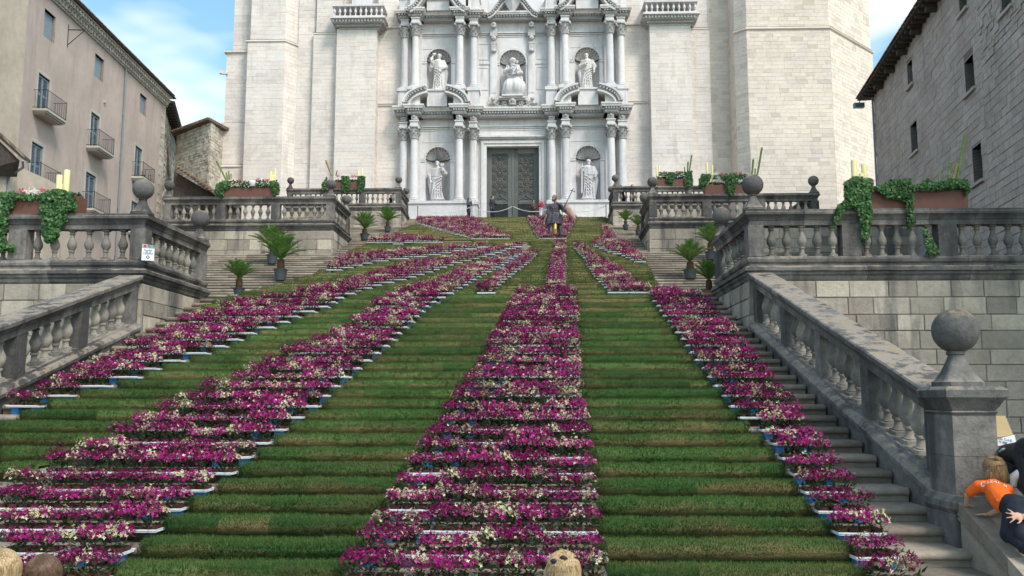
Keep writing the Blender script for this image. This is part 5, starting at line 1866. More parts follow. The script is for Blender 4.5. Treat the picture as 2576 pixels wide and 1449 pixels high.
# ---- lean-to roof below the tower
a0, a1 = at(444, 418, 60.0), at(540, 486, 60.0)
lt = thing('lean_to_roof', (a0.x, 60, a0.z - 3), 'dark lean-to roof with tiled sloping edge below the rubble tower', 'roof')
m = M()
m.add([(a0.x, 60, a0.z), (a1.x, 60, a1.z), (a1.x, 60, a1.z - 0.12), (a0.x, 60, a0.z - 0.12), (a0.x, 66, a0.z), (a1.x, 66, a1.z), (a1.x, 66, a1.z - 0.12), (a0.x, 66, a0.z - 0.12)],
      [(0, 1, 2, 3), (4, 5, 6, 7), (0, 1, 5, 4), (3, 2, 6, 7), (1, 2, 6, 5)])
part('roof_boards', m, 'timber', lt)
for i in range(12):
    q = a0.lerp(a1, (i + 0.5) / 12)
    part('roof_tile', M().tube([(q.x, 59.92, q.z + 0.03), (q.x, 66, q.z + 0.03)], 0.095, 8), 'tile', lt, True)
part('shade_sheet', M().add([(a0.x - 0.5, 60.8, 5), (a1.x, 60.8, 5), (a1.x, 60.8, a1.z - 0.13), (a0.x - 0.5, 60.8, a0.z - 0.13)], [(0, 1, 2, 3)]), 'timber', lt)  # dark sheet standing in for the shaded void under the roof
part('beam', M().box(a0.x, a1.x, 60.2, 60.4, a1.z - 0.5, a1.z - 0.15), 'timber', lt)
part('post', M().box(a0.x + 1.2, a0.x + 1.5, 60.2, 60.5, 8, a1.z - 0.3), 'timber', lt)

# ---- right: grey ashlar building
RO = at(2211, 500, 52)
RB = Frame((RO.x, RO.y), (-hdir(1680)[0], -hdir(1680)[1]))
rb = thing('stone_building', (RO.x, RO.y, 0), 'long grey stone building with small deep windows and tiled eave at the right', 'building')
def rpx(xl, xr, xt, yt, yb):
    s0, _ = RB.hit(xl, yt); s1, _ = RB.hit(xr, yt)
    s0, s1 = min(s0, s1), max(s0, s1)
    _, zt = RB.hit(xr, yt); _, zb = RB.hit(xr, yb)
    return (s0, s1, zb, zt)
RW = [rpx(2281, 2294, 0, 147, 210), rpx(2289, 2306, 0, 301, 378), rpx(2424, 2448, 0, 134, 222), rpx(2444, 2468, 0, 357, 452), rpx(2410, 2429, 0, -45, 20), rpx(2514, 2540, 0, -75, 16)]
SLN = 40.0
zR = (RB.hit(2329, 34)[1] + RB.hit(2211, 236)[1]) / 2
part('wall_core', wall_with_holes(RB, 0.0, SLN, 0, zR, RW, 0.6), 'jointdark', rb)
mr = Masonry(rb, 'right', 'stone_block', 290)
sr, zr = RB.hit(2470, 170)
mr.course(RB, 0.0, sr, 3, zR, 0.33, (0.5, 1.1), g=0.015, proud=0.02, depth=0.07, holes=RW)
mr.course(RB, sr, SLN, 3, zr, 0.33, (0.4, 1.0), g=0.018, proud=0.025, depth=0.07, holes=RW)
mr.course(RB, sr, SLN, zr, zR, 0.24, (0.2, 0.55), g=0.03, proud=0.05, depth=0.08, holes=RW, jit=0.3)
mr.build('wall_stones')
for h in RW:
    w = opening(rb, RB, *h, depth=0.42, pane='void', reveal='trim')
    part('sill', M().obox(RB, h[0] - 0.18, h[1] + 0.18, -0.3, 0.13, h[2] - 0.15, h[2] - 0.03), 'trim', w)
    part('window_bar', M().obox(RB, (h[0] + h[1]) / 2 - 0.03, (h[0] + h[1]) / 2 + 0.03, -0.40, -0.36, h[2], h[3]), 'timber', w)
ev = link('eaves', None, rb, RB.pt(0, zR))
ovh = 0.75
part('eaves_board', M().obox(RB, -0.9, SLN, -0.4, ovh, zR + 0.05, zR + 0.15), 'timber', ev)
for j in range(int(SLN / 0.6)):
    part('rafter', M().obox(RB, j * 0.6 + 0.1, j * 0.6 + 0.24, 0.0, ovh - 0.1, zR - 0.12, zR + 0.05), 'timber', ev)
for j in range(int(SLN / 2.6)):
    part('corbel', M().obox(RB, j * 2.6 + 2.2, j * 2.6 + 2.5, 0.0, 0.5, zR - 0.34, zR - 0.12), 'timber', ev)
for j in range(min(200, int(SLN / 0.2))):
    link('roof_tile', TILE, ev, world=RB.mat(j * 0.2 - 0.8, zR + 0.16 + rng.uniform(0, 0.02), ovh - 0.12))
p = lambda s, d, z: tuple(RB.pt(s, z, d))
part('roof', M().add([p(-0.9, ovh - 0.3, zR + 0.18), p(SLN, ovh - 0.3, zR + 0.18), p(SLN, -5, zR + 2.0), p(-0.9, -5, zR + 2.0)], [(0, 1, 2, 3)]), 'tile', rb)
part('end_wall', M().obox(RB, -0.02, 0.3, -8, -0.62, 0, zR), 'right', rb)
lp = RB.pt(-0.55, zR - 0.35, 0.75)
fl = thing('floodlight', tuple(lp), 'grey floodlight hung below the corner of the right building eave', 'floodlight')
part('lamp_body', M().box(lp.x - 0.3, lp.x + 0.3, lp.y - 0.15, lp.y + 0.15, lp.z - 0.14, lp.z + 0.14), 'lead', fl)
part('lamp_glass', M().box(lp.x - 0.24, lp.x + 0.24, lp.y - 0.18, lp.y - 0.152, lp.z - 0.1, lp.z + 0.1), 'glass', fl)
part('lamp_arm', M().tube([lp + Vector((0, 0, 0.1)), lp + Vector((0.2, 0.1, 0.5))], 0.03, 6), 'iron', fl)
s, z = RB.hit(2214, 400)
dp = M(); dp.tube([RB.pt(0.18, zR, 0.12), RB.pt(0.18, 0, 0.12)], 0.06, 8)
part('downpipe', dp, 'lead', rb, True)
# ------------------------------------------------------------------ turf laid over the steps
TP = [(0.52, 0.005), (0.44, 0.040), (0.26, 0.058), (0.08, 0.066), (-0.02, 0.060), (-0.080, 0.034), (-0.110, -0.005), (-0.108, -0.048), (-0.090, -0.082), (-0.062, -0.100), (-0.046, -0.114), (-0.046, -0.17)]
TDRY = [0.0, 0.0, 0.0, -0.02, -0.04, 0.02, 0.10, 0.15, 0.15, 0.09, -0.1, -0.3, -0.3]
def runs(test, x0, x1, st):
    out, a, x = [], None, x0
    while x <= x1 + 1e-6:
        t = test(x)
        if t and a is None: a = x
        if not t and a is not None:
            out.append((a, x)); a = None
        x += st
    if a is not None: out.append((a, x1))
    return out
def tnoise(x, y, z):
    return noise.noise(Vector((x * 1.3, y * 2.1, z * 3.0))) * 0.026 + noise.noise(Vector((x * 5.0, y * 9, z * 9))) * 0.016
TURF_RUNS = []
for (fl, k, ye, z, x0, x1) in ROWS:
    if fl > 1:
        x0, x1 = max(x0, XL2 - 3.5 if ye < 39.3 else XL2), min(x1, XR2 + 1)
    rr = runs(lambda x: in_grass(x, ye, z) and band_at(x, ye, z + 0.05) is None, x0, x1, 0.08)
    for a, b in rr:
        if b - a > 0.25:
            TURF_RUNS.append((fl, k, ye, z, a - 0.04, b + 0.04))
# strips on the landing edges
tv, tf, tr, td = [], [], [], []
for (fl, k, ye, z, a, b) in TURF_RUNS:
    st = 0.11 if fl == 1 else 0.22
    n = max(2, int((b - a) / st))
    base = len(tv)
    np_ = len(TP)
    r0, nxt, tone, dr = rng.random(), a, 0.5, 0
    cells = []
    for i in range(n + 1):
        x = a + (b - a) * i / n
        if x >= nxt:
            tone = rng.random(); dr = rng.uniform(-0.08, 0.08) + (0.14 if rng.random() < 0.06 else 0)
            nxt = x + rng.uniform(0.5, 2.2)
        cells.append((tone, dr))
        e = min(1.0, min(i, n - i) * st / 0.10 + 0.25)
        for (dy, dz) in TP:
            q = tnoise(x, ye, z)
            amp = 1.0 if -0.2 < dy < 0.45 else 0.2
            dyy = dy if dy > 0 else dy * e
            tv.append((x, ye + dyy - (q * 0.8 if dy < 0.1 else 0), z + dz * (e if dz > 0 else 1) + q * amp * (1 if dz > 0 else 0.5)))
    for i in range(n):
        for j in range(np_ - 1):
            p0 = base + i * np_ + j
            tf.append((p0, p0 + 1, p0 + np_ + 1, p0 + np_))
            tr.append(0.0 if j >= 9 else min(1, max(0, cells[i][0] * 0.75 + rng.random() * 0.25)))  # roll underside and riser strip kept darkest: shadow gap painted into the turf
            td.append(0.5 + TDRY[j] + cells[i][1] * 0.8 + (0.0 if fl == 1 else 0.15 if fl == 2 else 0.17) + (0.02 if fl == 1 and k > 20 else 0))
def mesh_attrs(name, v, f, mats, attrs, mi=None, smooth=False):
    me = bpy.data.meshes.new(name)
    me.from_pydata(v, [], f)
    for an, vals in attrs.items():
        a = me.attributes.new(an, 'FLOAT', 'FACE')
        a.data.foreach_set('value', vals)
    for m in mats:
        me.materials.append(MT[m])
    if mi is not None:
        me.polygons.foreach_set('material_index', mi)
    if smooth:
        me.polygons.foreach_set('use_smooth', [True] * len(f))
    me.update()
    return me
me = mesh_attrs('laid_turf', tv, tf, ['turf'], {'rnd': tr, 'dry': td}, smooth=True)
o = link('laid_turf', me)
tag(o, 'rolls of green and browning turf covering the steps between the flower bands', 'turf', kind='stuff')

# grass blades standing on the turf
nr = np.random.RandomState(5)
def blades(sel, count, ln, wd, name, label):
    L_ = np.array([t[5] - t[4] for t in sel])
    dist = np.array([t[2] for t in sel])
    w = L_ / dist ** 1.2
    w /= w.sum()
    idx = nr.choice(len(sel), count, p=w)
    A = np.array([(t[2], t[3], t[4], t[5]) for t in sel])[idx]
    x = A[:, 2] + (A[:, 3] - A[:, 2]) * nr.rand(count)
    tp = np.array(TP)
    u = nr.rand(count) * 7.6
    u = 1.0 + u * 0.98
    j = np.clip(u.astype(int), 0, len(TP) - 2)
    f = (u - j)[:, None]
    q = tp[j] * (1 - f) + tp[j + 1] * f
    d = tp[j + 1] - tp[j]
    nrm = np.stack([d[:, 1], -d[:, 0]], 1)
    nrm /= np.linalg.norm(nrm, axis=1)[:, None] + 1e-9
    y = A[:, 0] + q[:, 0]
    z = A[:, 1] + q[:, 1]
    off = np.array([tnoise(a, b, c) for a, b, c in zip(x, A[:, 0], A[:, 1])])
    z = z + off * 0.8
    y = y - off * 0.5 * (q[:, 0] < 0.1)
    p = np.stack([x, y, z], 1)
    l = ln * (0.5 + nr.rand(count))[:, None]
    dirn = np.stack([nr.randn(count) * 0.35, nrm[:, 0] * 0.6 + nr.randn(count) * 0.25, np.abs(nrm[:, 1]) * 0.55 + 0.45 + nr.randn(count) * 0.15], 1)
    ang = nr.rand(count) * 3.14
    side = np.stack([np.cos(ang), np.sin(ang) * 0.5, np.zeros(count)], 1) * wd * (0.6 + 0.8 * nr.rand(count))[:, None]
    p = p - dirn * 0.008
    V = np.empty((count * 3, 3), np.float32)
    V[0::3] = p - side; V[1::3] = p + side; V[2::3] = p + dirn * l
    me = bpy.data.meshes.new(name)
    me.vertices.add(count * 3); me.vertices.foreach_set('co', V.ravel())
    me.loops.add(count * 3); me.loops.foreach_set('vertex_index', np.arange(count * 3, dtype=np.int32))
    me.polygons.add(count); me.polygons.foreach_set('loop_start', np.arange(0, count * 3, 3, dtype=np.int32))
    rv = np.clip(nr.rand(count) * 0.7 + 0.3 * (q[:, 1] > 0.02) + 0.1 * (q[:, 1] > 0.05), 0, 1).astype(np.float32)
    dv = (0.5 + np.array(TDRY)[j] * 0.8 - 0.05 + nr.randn(count) * 0.04).astype(np.float32)
    a = me.attributes.new('rnd', 'FLOAT', 'FACE'); a.data.foreach_set('value', rv)
    a = me.attributes.new('dry', 'FLOAT', 'FACE'); a.data.foreach_set('value', dv)
    me.materials.append(MT['turf'])
    me.update(); me.validate()
    ob = link(name, me)
    return tag(ob, label, 'grass', kind='stuff')
blades([t for t in TURF_RUNS if t[0] == 1], 380000, 0.038, 0.0045, 'grass_blades', 'short grass blades growing out of the turf on the lowest flight')
blades([t for t in TURF_RUNS if t[0] == 2], 120000, 0.045, 0.009, 'grass_blades', 'grass blades growing out of the turf on the middle flight')
blades([t for t in TURF_RUNS if t[0] == 3], 40000, 0.05, 0.014, 'grass_blades', 'grass blades growing out of the turf on the topmost flight')

# ------------------------------------------------------------------ flower trays
def star(m, c, r, up, rnd, k=4):
    """small open bloom: k petals"""
    a0 = rng.uniform(0, 6.28)
    up = up.normalized()
    t = up.cross(Vector((0.3, 0.9, 0.2))).normalized()
    b = up.cross(t)
    for i in range(k):
        a = a0 + 6.283 * i / k
        d = t * math.cos(a) + b * math.sin(a)
        e = t * math.cos(a + 0.62) + b * math.sin(a + 0.62)
        g_ = t * math.cos(a - 0.62) + b * math.sin(a - 0.62)
        m.add([tuple(c), tuple(c + e * r * 0.62 + up * r * 0.3), tuple(c + d * r * rng.uniform(1.0, 1.5) + up * r * rng.uniform(0.1, 0.9)), tuple(c + g_ * r * 0.62 + up * r * 0.3)], [(0, 1, 2, 3)], rnd)
def tray_parts(near=True):
    fo, ma, cr = M(), M(), M()
    nb, nl = (52, 34) if near else (24, 8)
    s = 1.08 if near else 1.65
    for i in range(4):
        for j in range(2):
            cx, cy = -0.225 + 0.15 * i + rng.uniform(-.02, .02), -0.105 + 0.18 * j + rng.uniform(-.02, .02)
            cream = rng.random() < 0.25
            h = rng.uniform(0.9, 1.15)
            for _ in range(nl):
                a, r = rng.uniform(0, 6.28), rng.uniform(0.01, 0.105)
                z = 0.055 + 0.15 * rng.random() * h
                c = Vector((cx + r * math.cos(a), cy + r * math.sin(a), z))
                d = Vector((math.cos(a), math.sin(a), rng.uniform(-0.3, 1.0))) * 0.040 * s
                w = Vector((-math.sin(a), math.cos(a), rng.uniform(-.4, .4))) * 0.015 * s
                fo.add([tuple(c - d * 0.4), tuple(c + w), tuple(c + d), tuple(c - w)], [(0, 1, 2, 3)], rng.random())
            for _ in range(nb):
                t = cr if (rng.random() < 0.70 if cream else rng.random() < 0.05) else ma
                a, r = rng.uniform(0, 6.28), 0.118 * math.sqrt(rng.random())
                z = 0.105 + (0.165 - 0.85 * r) * h * rng.uniform(0.5, 1.15) + 0.015
                c = Vector((cx + r * math.cos(a), cy + r * math.sin(a), z * rng.choice((1, 1, 1, 1.12))))
                up = Vector((math.cos(a) * r * 9, math.sin(a) * r * 9 - 0.5, 0.7)) + Vector((rng.uniform(-.5, .5), rng.uniform(-.5, .5), rng.uniform(-.3, .3)))
                star(t, c, rng.uniform(0.013, 0.021) * s, up, rng.random(), 4 if near else 3)
    return fo, ma, cr
def tray_shell():
    m = M()
    L2, W2, H = 0.290, 0.15, 0.030
    m.box(-L2, L2, -W2, W2, 0.0, 0.008)
    for a in ((-L2, L2, -W2, -W2 + 0.012), (-L2, L2, W2 - 0.012, W2), (-L2, -L2 + 0.012, -W2 + 0.012, W2 - 0.012), (L2 - 0.012, L2, -W2 + 0.012, W2 - 0.012)):
        m.box(a[0], a[1], a[2], a[3], 0.008, H)
    m.box(-L2 - 0.008, L2 + 0.008, -W2 - 0.010, -W2 + 0.006, H - 0.012, H + 0.004)
    m.box(-L2 - 0.008, L2 + 0.008, W2 - 0.006, W2 + 0.010, H - 0.012, H + 0.004)
    for i in range(8):
        x = -L2 + 0.03 + i * (2 * L2 - 0.06) / 7
        m.box(x - 0.006, x + 0.006, -W2 - 0.005, -W2, 0.004, H - 0.012)
    return m
TRAY = tray_shell()
LINER = M()
for i in range(4):
    for j in range(2):
        LINER.lathe([(0.052, 0.01), (0.063, 0.062), (0.066, 0.068), (0.055, 0.068)], (-0.22 + 0.147 * i, -0.07 + 0.145 * j, 0), 8)
TRAY_ME, LINER_ME = TRAY.mesh('tray', 'plasticw'), LINER.mesh('pots', 'liner', True)
SUP = M().box(-0.24, -0.13, -0.06, 0.10, -0.113, -0.001).box(0.13, 0.24, -0.06, 0.10, -0.113, -0.001)
SB = M().box(-0.055, 0.055, -0.06, 0.10, -0.113, -0.001)
SUPME = [SB.mesh('support_block', m_) for m_ in ('plasticb', 'pot', 'step')]
NEARV = []
for _ in range(14):
    fo, ma, cr = tray_parts(True)
    NEARV.append((fo.mesh('leaves', 'leaf'), ma.mesh('magenta_flowers', 'magenta'), cr.mesh('cream_flowers', 'creamfl') if cr.v else None))
FARV = [tray_parts(False) for _ in range(7)]
TR_LIST = []
for (fl, k, ye, z, x0, x1) in ROWS:
    for bn, poly in BANDS.items():
        hi_ = 0.14 if fl == 1 else 0.17
        rr = runs(lambda x: inside(poly, *proj(x, ye - 0.13, z + 0.02)) and inside(poly, *proj(x, ye - 0.13, z + hi_)), max(x0, -13), min(x1, XR2 + 0.3), 0.04)
        for a, b in rr:
            if b - a < 0.22: continue
            n = max(1, round((b - a) / 0.60))
            wd = (b - a) / n
            for i in range(n):
                x = a + wd * (i + 0.5)
                TR_LIST.append(dict(b=bn, fl=fl, k=k, y=ye - 0.165 + rng.uniform(-0.012, 0.004), z=z - 0.05, x=x, s=min(1.0, max(0.8, wd / 0.60)), endb=(i == n - 1 and 'left' in bn) or (i == 0 and 'left' not in bn)))
# landing edge rows that the photo shows with flowers
def see(t):
    return inview((t['x'], t['y'], t['z'] + 0.1), -6)
vis = [t for t in TR_LIST if see(t)]
vis.sort(key=lambda t: t['y'])
NEAR = vis[:296]
nid = set(id(t) for t in NEAR)
rows_of = {}
for t in vis:
    rows_of.setdefault(t['b'], {}).setdefault((t['fl'], t['k']), []).append(t)
ORD = ['', 'first', 'second', 'third', 'fourth', 'fifth', 'sixth', 'seventh', 'eighth', 'ninth', 'tenth', 'eleventh', 'twelfth', 'thirteenth', 'fourteenth', 'fifteenth', 'sixteenth',
       'seventeenth', 'eighteenth', 'nineteenth', 'twentieth', 'twenty-first', 'twenty-second', 'twenty-third', 'twenty-fourth', 'twenty-fifth', 'twenty-sixth', 'twenty-seventh', 'twenty-eighth',
       'twenty-ninth', 'thirtieth'] + [p + '-' + q for p in ('thirty', 'forty', 'fifty', 'sixty', 'seventy') for q in ('first', 'second', 'third', 'fourth', 'fifth', 'sixth', 'seventh', 'eighth', 'ninth', 'last')]
BNAME = {'left outer': 'outer left', 'left inner': 'inner left', 'central': 'central', 'right': 'long right'}
for bn, rws in rows_of.items():
    for ri, key in enumerate(sorted(rws)):
        lst = sorted(rws[key], key=lambda t: t['x'])
        for ci, t in enumerate(lst):
            if id(t) not in nid: continue
            rowtxt = 'lowest row' if ri == 0 else ORD[ri + 1] + ' row up'
            coltxt = 'leftmost' if ci == 0 and len(lst) > 1 else ('rightmost' if ci == len(lst) - 1 and len(lst) > 1 else ('only' if len(lst) == 1 else ORD[ci + 1] + ' from left'))
            lab = 'magenta and cream flower tray, %s, %s of the %s band' % (coltxt, rowtxt, BNAME.get(bn, bn))
            e = thing('flower_tray', (t['x'], t['y'], t['z']), lab, 'flower tray', 'flower trays of the ' + BNAME.get(bn, bn) + ' band')
            e.rotation_euler = (0, rng.uniform(-.01, .01), rng.uniform(-0.03, 0.03) + (math.pi if rng.random() < 0.0 else 0))
            sc = (t['s'], 1, 1)
            v = rng.choice(NEARV)
            p0 = (t['x'], t['y'], t['z'])
            link('tray', TRAY_ME, e, p0, scale=sc)
            link('pots', LINER_ME, e, p0, scale=sc)['kind'] = 'stuff'
            sm_ = 0 if t['endb'] and rng.random() < 0.7 else 1
            for sx_ in (-0.185, 0.185):
                link('support_block', SUPME[sm_], e, (p0[0] + sx_ * t['s'], p0[1], p0[2]))
            q = (0, 0, math.pi if rng.random() < 0.5 else 0)
            hs = rng.uniform(0.82, 1.2)
            for m_, nm in zip(v, ('leaves', 'magenta_flowers', 'cream_flowers')):
                if m_:
                    link(nm, m_, e, p0, rot=q, scale=(t['s'], 1, hs))['kind'] = 'stuff'
# the far trays joined as one mass
V, Fc, RR, MI = [], [], [], []
for t in TR_LIST:
    if id(t) in nid: continue
    fo, ma, cr = rng.choice(FARV)
    T = Matrix.Translation((t['x'], t['y'], t['z'])) @ Matrix.Rotation(rng.choice((0, math.pi)), 4, 'Z') @ Matrix.Diagonal((t['s'], 1, rng.uniform(0.9, 1.12), 1))
    for i, m in enumerate((TRAY, LINER, fo, ma, cr, SUP)):
        n = len(V)
        V.extend([tuple(T @ Vector(p)) for p in m.v])
        Fc.extend([tuple(a + n for a in f) for f in m.f])
        RR.extend(m.r)
        MI.extend([i if i < 5 else (5 if t['endb'] and t['fl'] < 3 else 6)] * len(m.f))
me = mesh_attrs('distant_flower_trays', V, Fc, ['plasticw', 'liner', 'leaf', 'magenta', 'creamfl', 'plasticb', 'pot'], {'rnd': RR}, MI)
o = link('distant_flower_trays', me)
tag(o, 'far flower trays of the bands on the upper steps, magenta and cream', 'flower trays', kind='stuff')
# ------------------------------------------------------------------ potted cycads
def frond_mesh(ln, curl):
    m = M()
    n = 34
    pts = []
    for i in range(n + 1):
        f = i / n
        pts.append(Vector((ln * (f - 0.10 * f * f), 0, ln * (curl[0] * f - curl[1] * f * f))))
    m.tube(pts, [0.007 * (1 - 0.8 * i / n) for i in range(n + 1)], 4, 0.3)
    for i in range(4, n):
        f = i / n
        L_ = 0.155 * math.sin(math.pi * min(1, (f - 0.05) * 0.95 + 0.08)) ** 0.7 * (ln / 0.7)
        t = (pts[min(n, i + 1)] - pts[i - 1]).normalized()
        for s in (-1, 1):
            d = (t * 0.62 + Vector((0, s * 0.78, 0.28))).normalized() * L_
            w = t * 0.0075
            c = pts[i]
            m.add([tuple(c - w), tuple(c + w), tuple(c + d * 0.6 + w * 0.7 + Vector((0, 0, 0.006))), tuple(c + d), tuple(c + d * 0.6 - w * 0.7 + Vector((0, 0, 0.006)))], [(0, 1, 2, 4), (4, 2, 3)], rng.random())
    return m.mesh('frond', 'frond')
FR = [frond_mesh(0.62, (0.08, 0.08)), frond_mesh(0.62, (0.1, 0.22)), frond_mesh(0.60, (0.12, 0.36)), frond_mesh(0.55, (0.05, 0.15))]
def cycad(loc, label, hcrown, rcrown, trunk, potr, poth, orange=False, n=34):
    loc = Vector(loc)
    t = thing('potted_cycad', tuple(loc), label, 'potted palm', 'potted cycads standing on the stair')
    pm = M()
    pm.lathe([(potr * 0.78, 0), (potr, poth * 0.9), (potr * 1.08, poth * 0.9), (potr * 1.1, poth), (potr * 0.98, poth), (potr * 0.95, poth * 0.9)], loc, 20)
    part('pot', pm, 'pot', t, True)
    for s in (-1, 1):
        part('pot_handle', M().tube([loc + Vector((s * potr * 1.05, -0.05, poth * 0.95)), loc + Vector((s * potr * 1.3, 0, poth * 0.97)), loc + Vector((s * potr * 1.05, 0.05, poth * 0.95))], 0.012, 6), 'pot', t)
    if orange:
        part('saucer', M().lathe([(potr * 1.0, 0), (potr * 1.35, 0.06), (potr * 1.4, 0.075), (potr * 1.2, 0.075)], loc + Vector((0, 0, -0.002)), 20), 'potorange', t, True)
    tm = M()
    zt = poth * 0.9 + trunk
    tm.lathe([(potr * 0.5, poth * 0.85), (potr * 0.6, poth * 0.9 + trunk * 0.4), (potr * 0.5, zt), (potr * 0.2, zt + 0.05)], loc, 14)
    for i in range(int(90 * trunk / 0.3)):
        a, z = i * 2.4, poth * 0.88 + trunk * (i / int(90 * trunk / 0.3))
        r = potr * 0.55
        d = Vector((math.cos(a), math.sin(a), 0.5)).normalized()
        c = loc + Vector((math.cos(a) * r * 0.9, math.sin(a) * r * 0.9, z))
        w = Vector((-math.sin(a), math.cos(a), 0)) * 0.022
        tm.add([tuple(c - w), tuple(c + w), tuple(c + d * 0.05)], [(0, 1, 2)])
    part('trunk', tm, 'trunk', t)
    for i in range(n):
        f = (i + 0.5) / n
        el = R(87 - 50 * f + rng.uniform(-7, 7))
        az = i * 2.39996 + rng.uniform(-.2, .2)
        me_ = FR[0 if f < 0.35 else (1 if f < 0.7 else 2)] if rng.random() < 0.85 else FR[3]
        k = 1.32 * rcrown / 0.55 * rng.uniform(0.9, 1.1) * (0.9 + 0.15 * f)
        q = Matrix.Translation(loc + Vector((0, 0, zt))) @ Matrix.Rotation(az, 4, 'Z') @ Matrix.Rotation(-el, 4, 'Y') @ Matrix.Scale(k, 4)
        link('frond', me_, t, world=q)
    return t
def place(px, py):
    return on_floor(px, py)
PALMS = [
 ((-8.0, 23.45, Z1), 'green potted cycad lowest on the left, right behind the flowers', 0.82, 0.42, 0.26, 0.15, 0.20),
 (place(705, 712), 'tallest left cycad in a broad black pot with thick brown trunk', 1.0, 0.74, 0.40, 0.24, 0.42),
 (place(684, 668), 'cycad in black pot half hidden behind the tallest left cycad', 1.0, 0.80, 0.26, 0.22, 0.38),
 (place(917, 607), 'small cycad at the foot of the topmost flight, left side', 0.8, 0.66, 0.26, 0.22, 0.30),
 (place(975, 583), 'highest left cycad standing on the steps below the upper left balustrade', 0.9, 0.72, 0.36, 0.20, 0.32),
 (place(1574, 578), 'highest right cycad standing below the upper right balustrade corner', 0.9, 0.56, 0.28, 0.18, 0.28),
 (place(1606, 592), 'cycad partly hidden behind the corner of the middle right balustrade', 0.9, 0.56, 0.30, 0.18, 0.28),
 (place(1788, 655), 'right cycad farthest back beside the lower terrace ball finial', 0.95, 0.66, 0.40, 0.22, 0.34),
 (place(1737, 702), 'right cycad standing leftmost of the three beside the lower terrace', 1.0, 0.66, 0.30, 0.24, 0.34),
 ((4.46, 23.45, Z1), 'low right cycad in an orange saucer at the edge of the lower landing', 0.9, 0.44, 0.26, 0.14, 0.10),
]
for i, (loc, lab, hc, rc, tr_, pr_, ph_) in enumerate(PALMS):
    cycad(loc, lab, hc, rc, tr_, pr_, ph_, orange=(i == 9), n=46 if i in (0, 1, 9) else 38)

# ------------------------------------------------------------------ planters on the rails
IVYQ = [(0.0, -0.5), (0.5, -0.28), (0.33, 0.05), (0.42, 0.42), (0.12, 0.25), (0.0, 0.6), (-0.12, 0.25), (-0.42, 0.42), (-0.33, 0.05), (-0.5, -0.28)]
def ivy(m, poly, Y, dens, size, thick=0.16):
    xs, ys = [p[0] for p in poly], [p[1] for p in poly]
    area = (max(xs) - min(xs)) * (max(ys) - min(ys)) * (Y / F) ** 2
    for _ in range(int(area * dens)):
        px, py = rng.uniform(min(xs), max(xs)), rng.uniform(min(ys), max(ys))
        if not inside(poly, px, py): continue
        # closeness to the outline thins the growth
        k = sum(inside(poly, px + dx, py + dy) for dx, dy in ((6, 0), (-6, 0), (0, 6), (0, -6))) / 4
        if rng.random() > 0.35 + 0.65 * k: continue
        c = at(px, py, Y - thick * rng.uniform(0, 1) * (0.3 + 0.7 * k))
        nrm = Vector((rng.uniform(-.7, .7), -1, rng.uniform(-.3, 0.9))).normalized()
        t = nrm.cross(Vector((rng.uniform(-.4, .4), 0, 1))).normalized()
        b = nrm.cross(t)
        s = size * rng.uniform(0.6, 1.25)
        q = [c + t * (u * s) + b * (v * s) + nrm * (0.12 * s * (abs(u) - 0.2)) for u, v in IVYQ]
        m.add([tuple(c)] + [tuple(v) for v in q], [(0, i + 1, (i + 1) % 10 + 1) for i in range(10)], rng.random())
def z3(l): return [(1610 + x * .4358, 315.7 + y * .4358) for x, y in l]
def z7(l): return [(x * .2724, 315.7 + y * .2724) for x, y in l]
def z5(l): return [(394.6 + x * .3267, 299.9 + y * .3267) for x, y in l]
def flowers_at(m_pink, m_white, lst, Y, r):
    for (px, py, c) in lst:
        for _ in range(46):
            q = at(px, py, Y + rng.uniform(-.1, .1)) + Vector((rng.gauss(0, r * 0.55), rng.gauss(0, 0.05), rng.gauss(0, r * 0.35)))
            star(m_white if c else m_pink, q, r * 0.20, Vector((rng.uniform(-1, 1), -1, rng.uniform(-.2, 1))), rng.random(), 4)
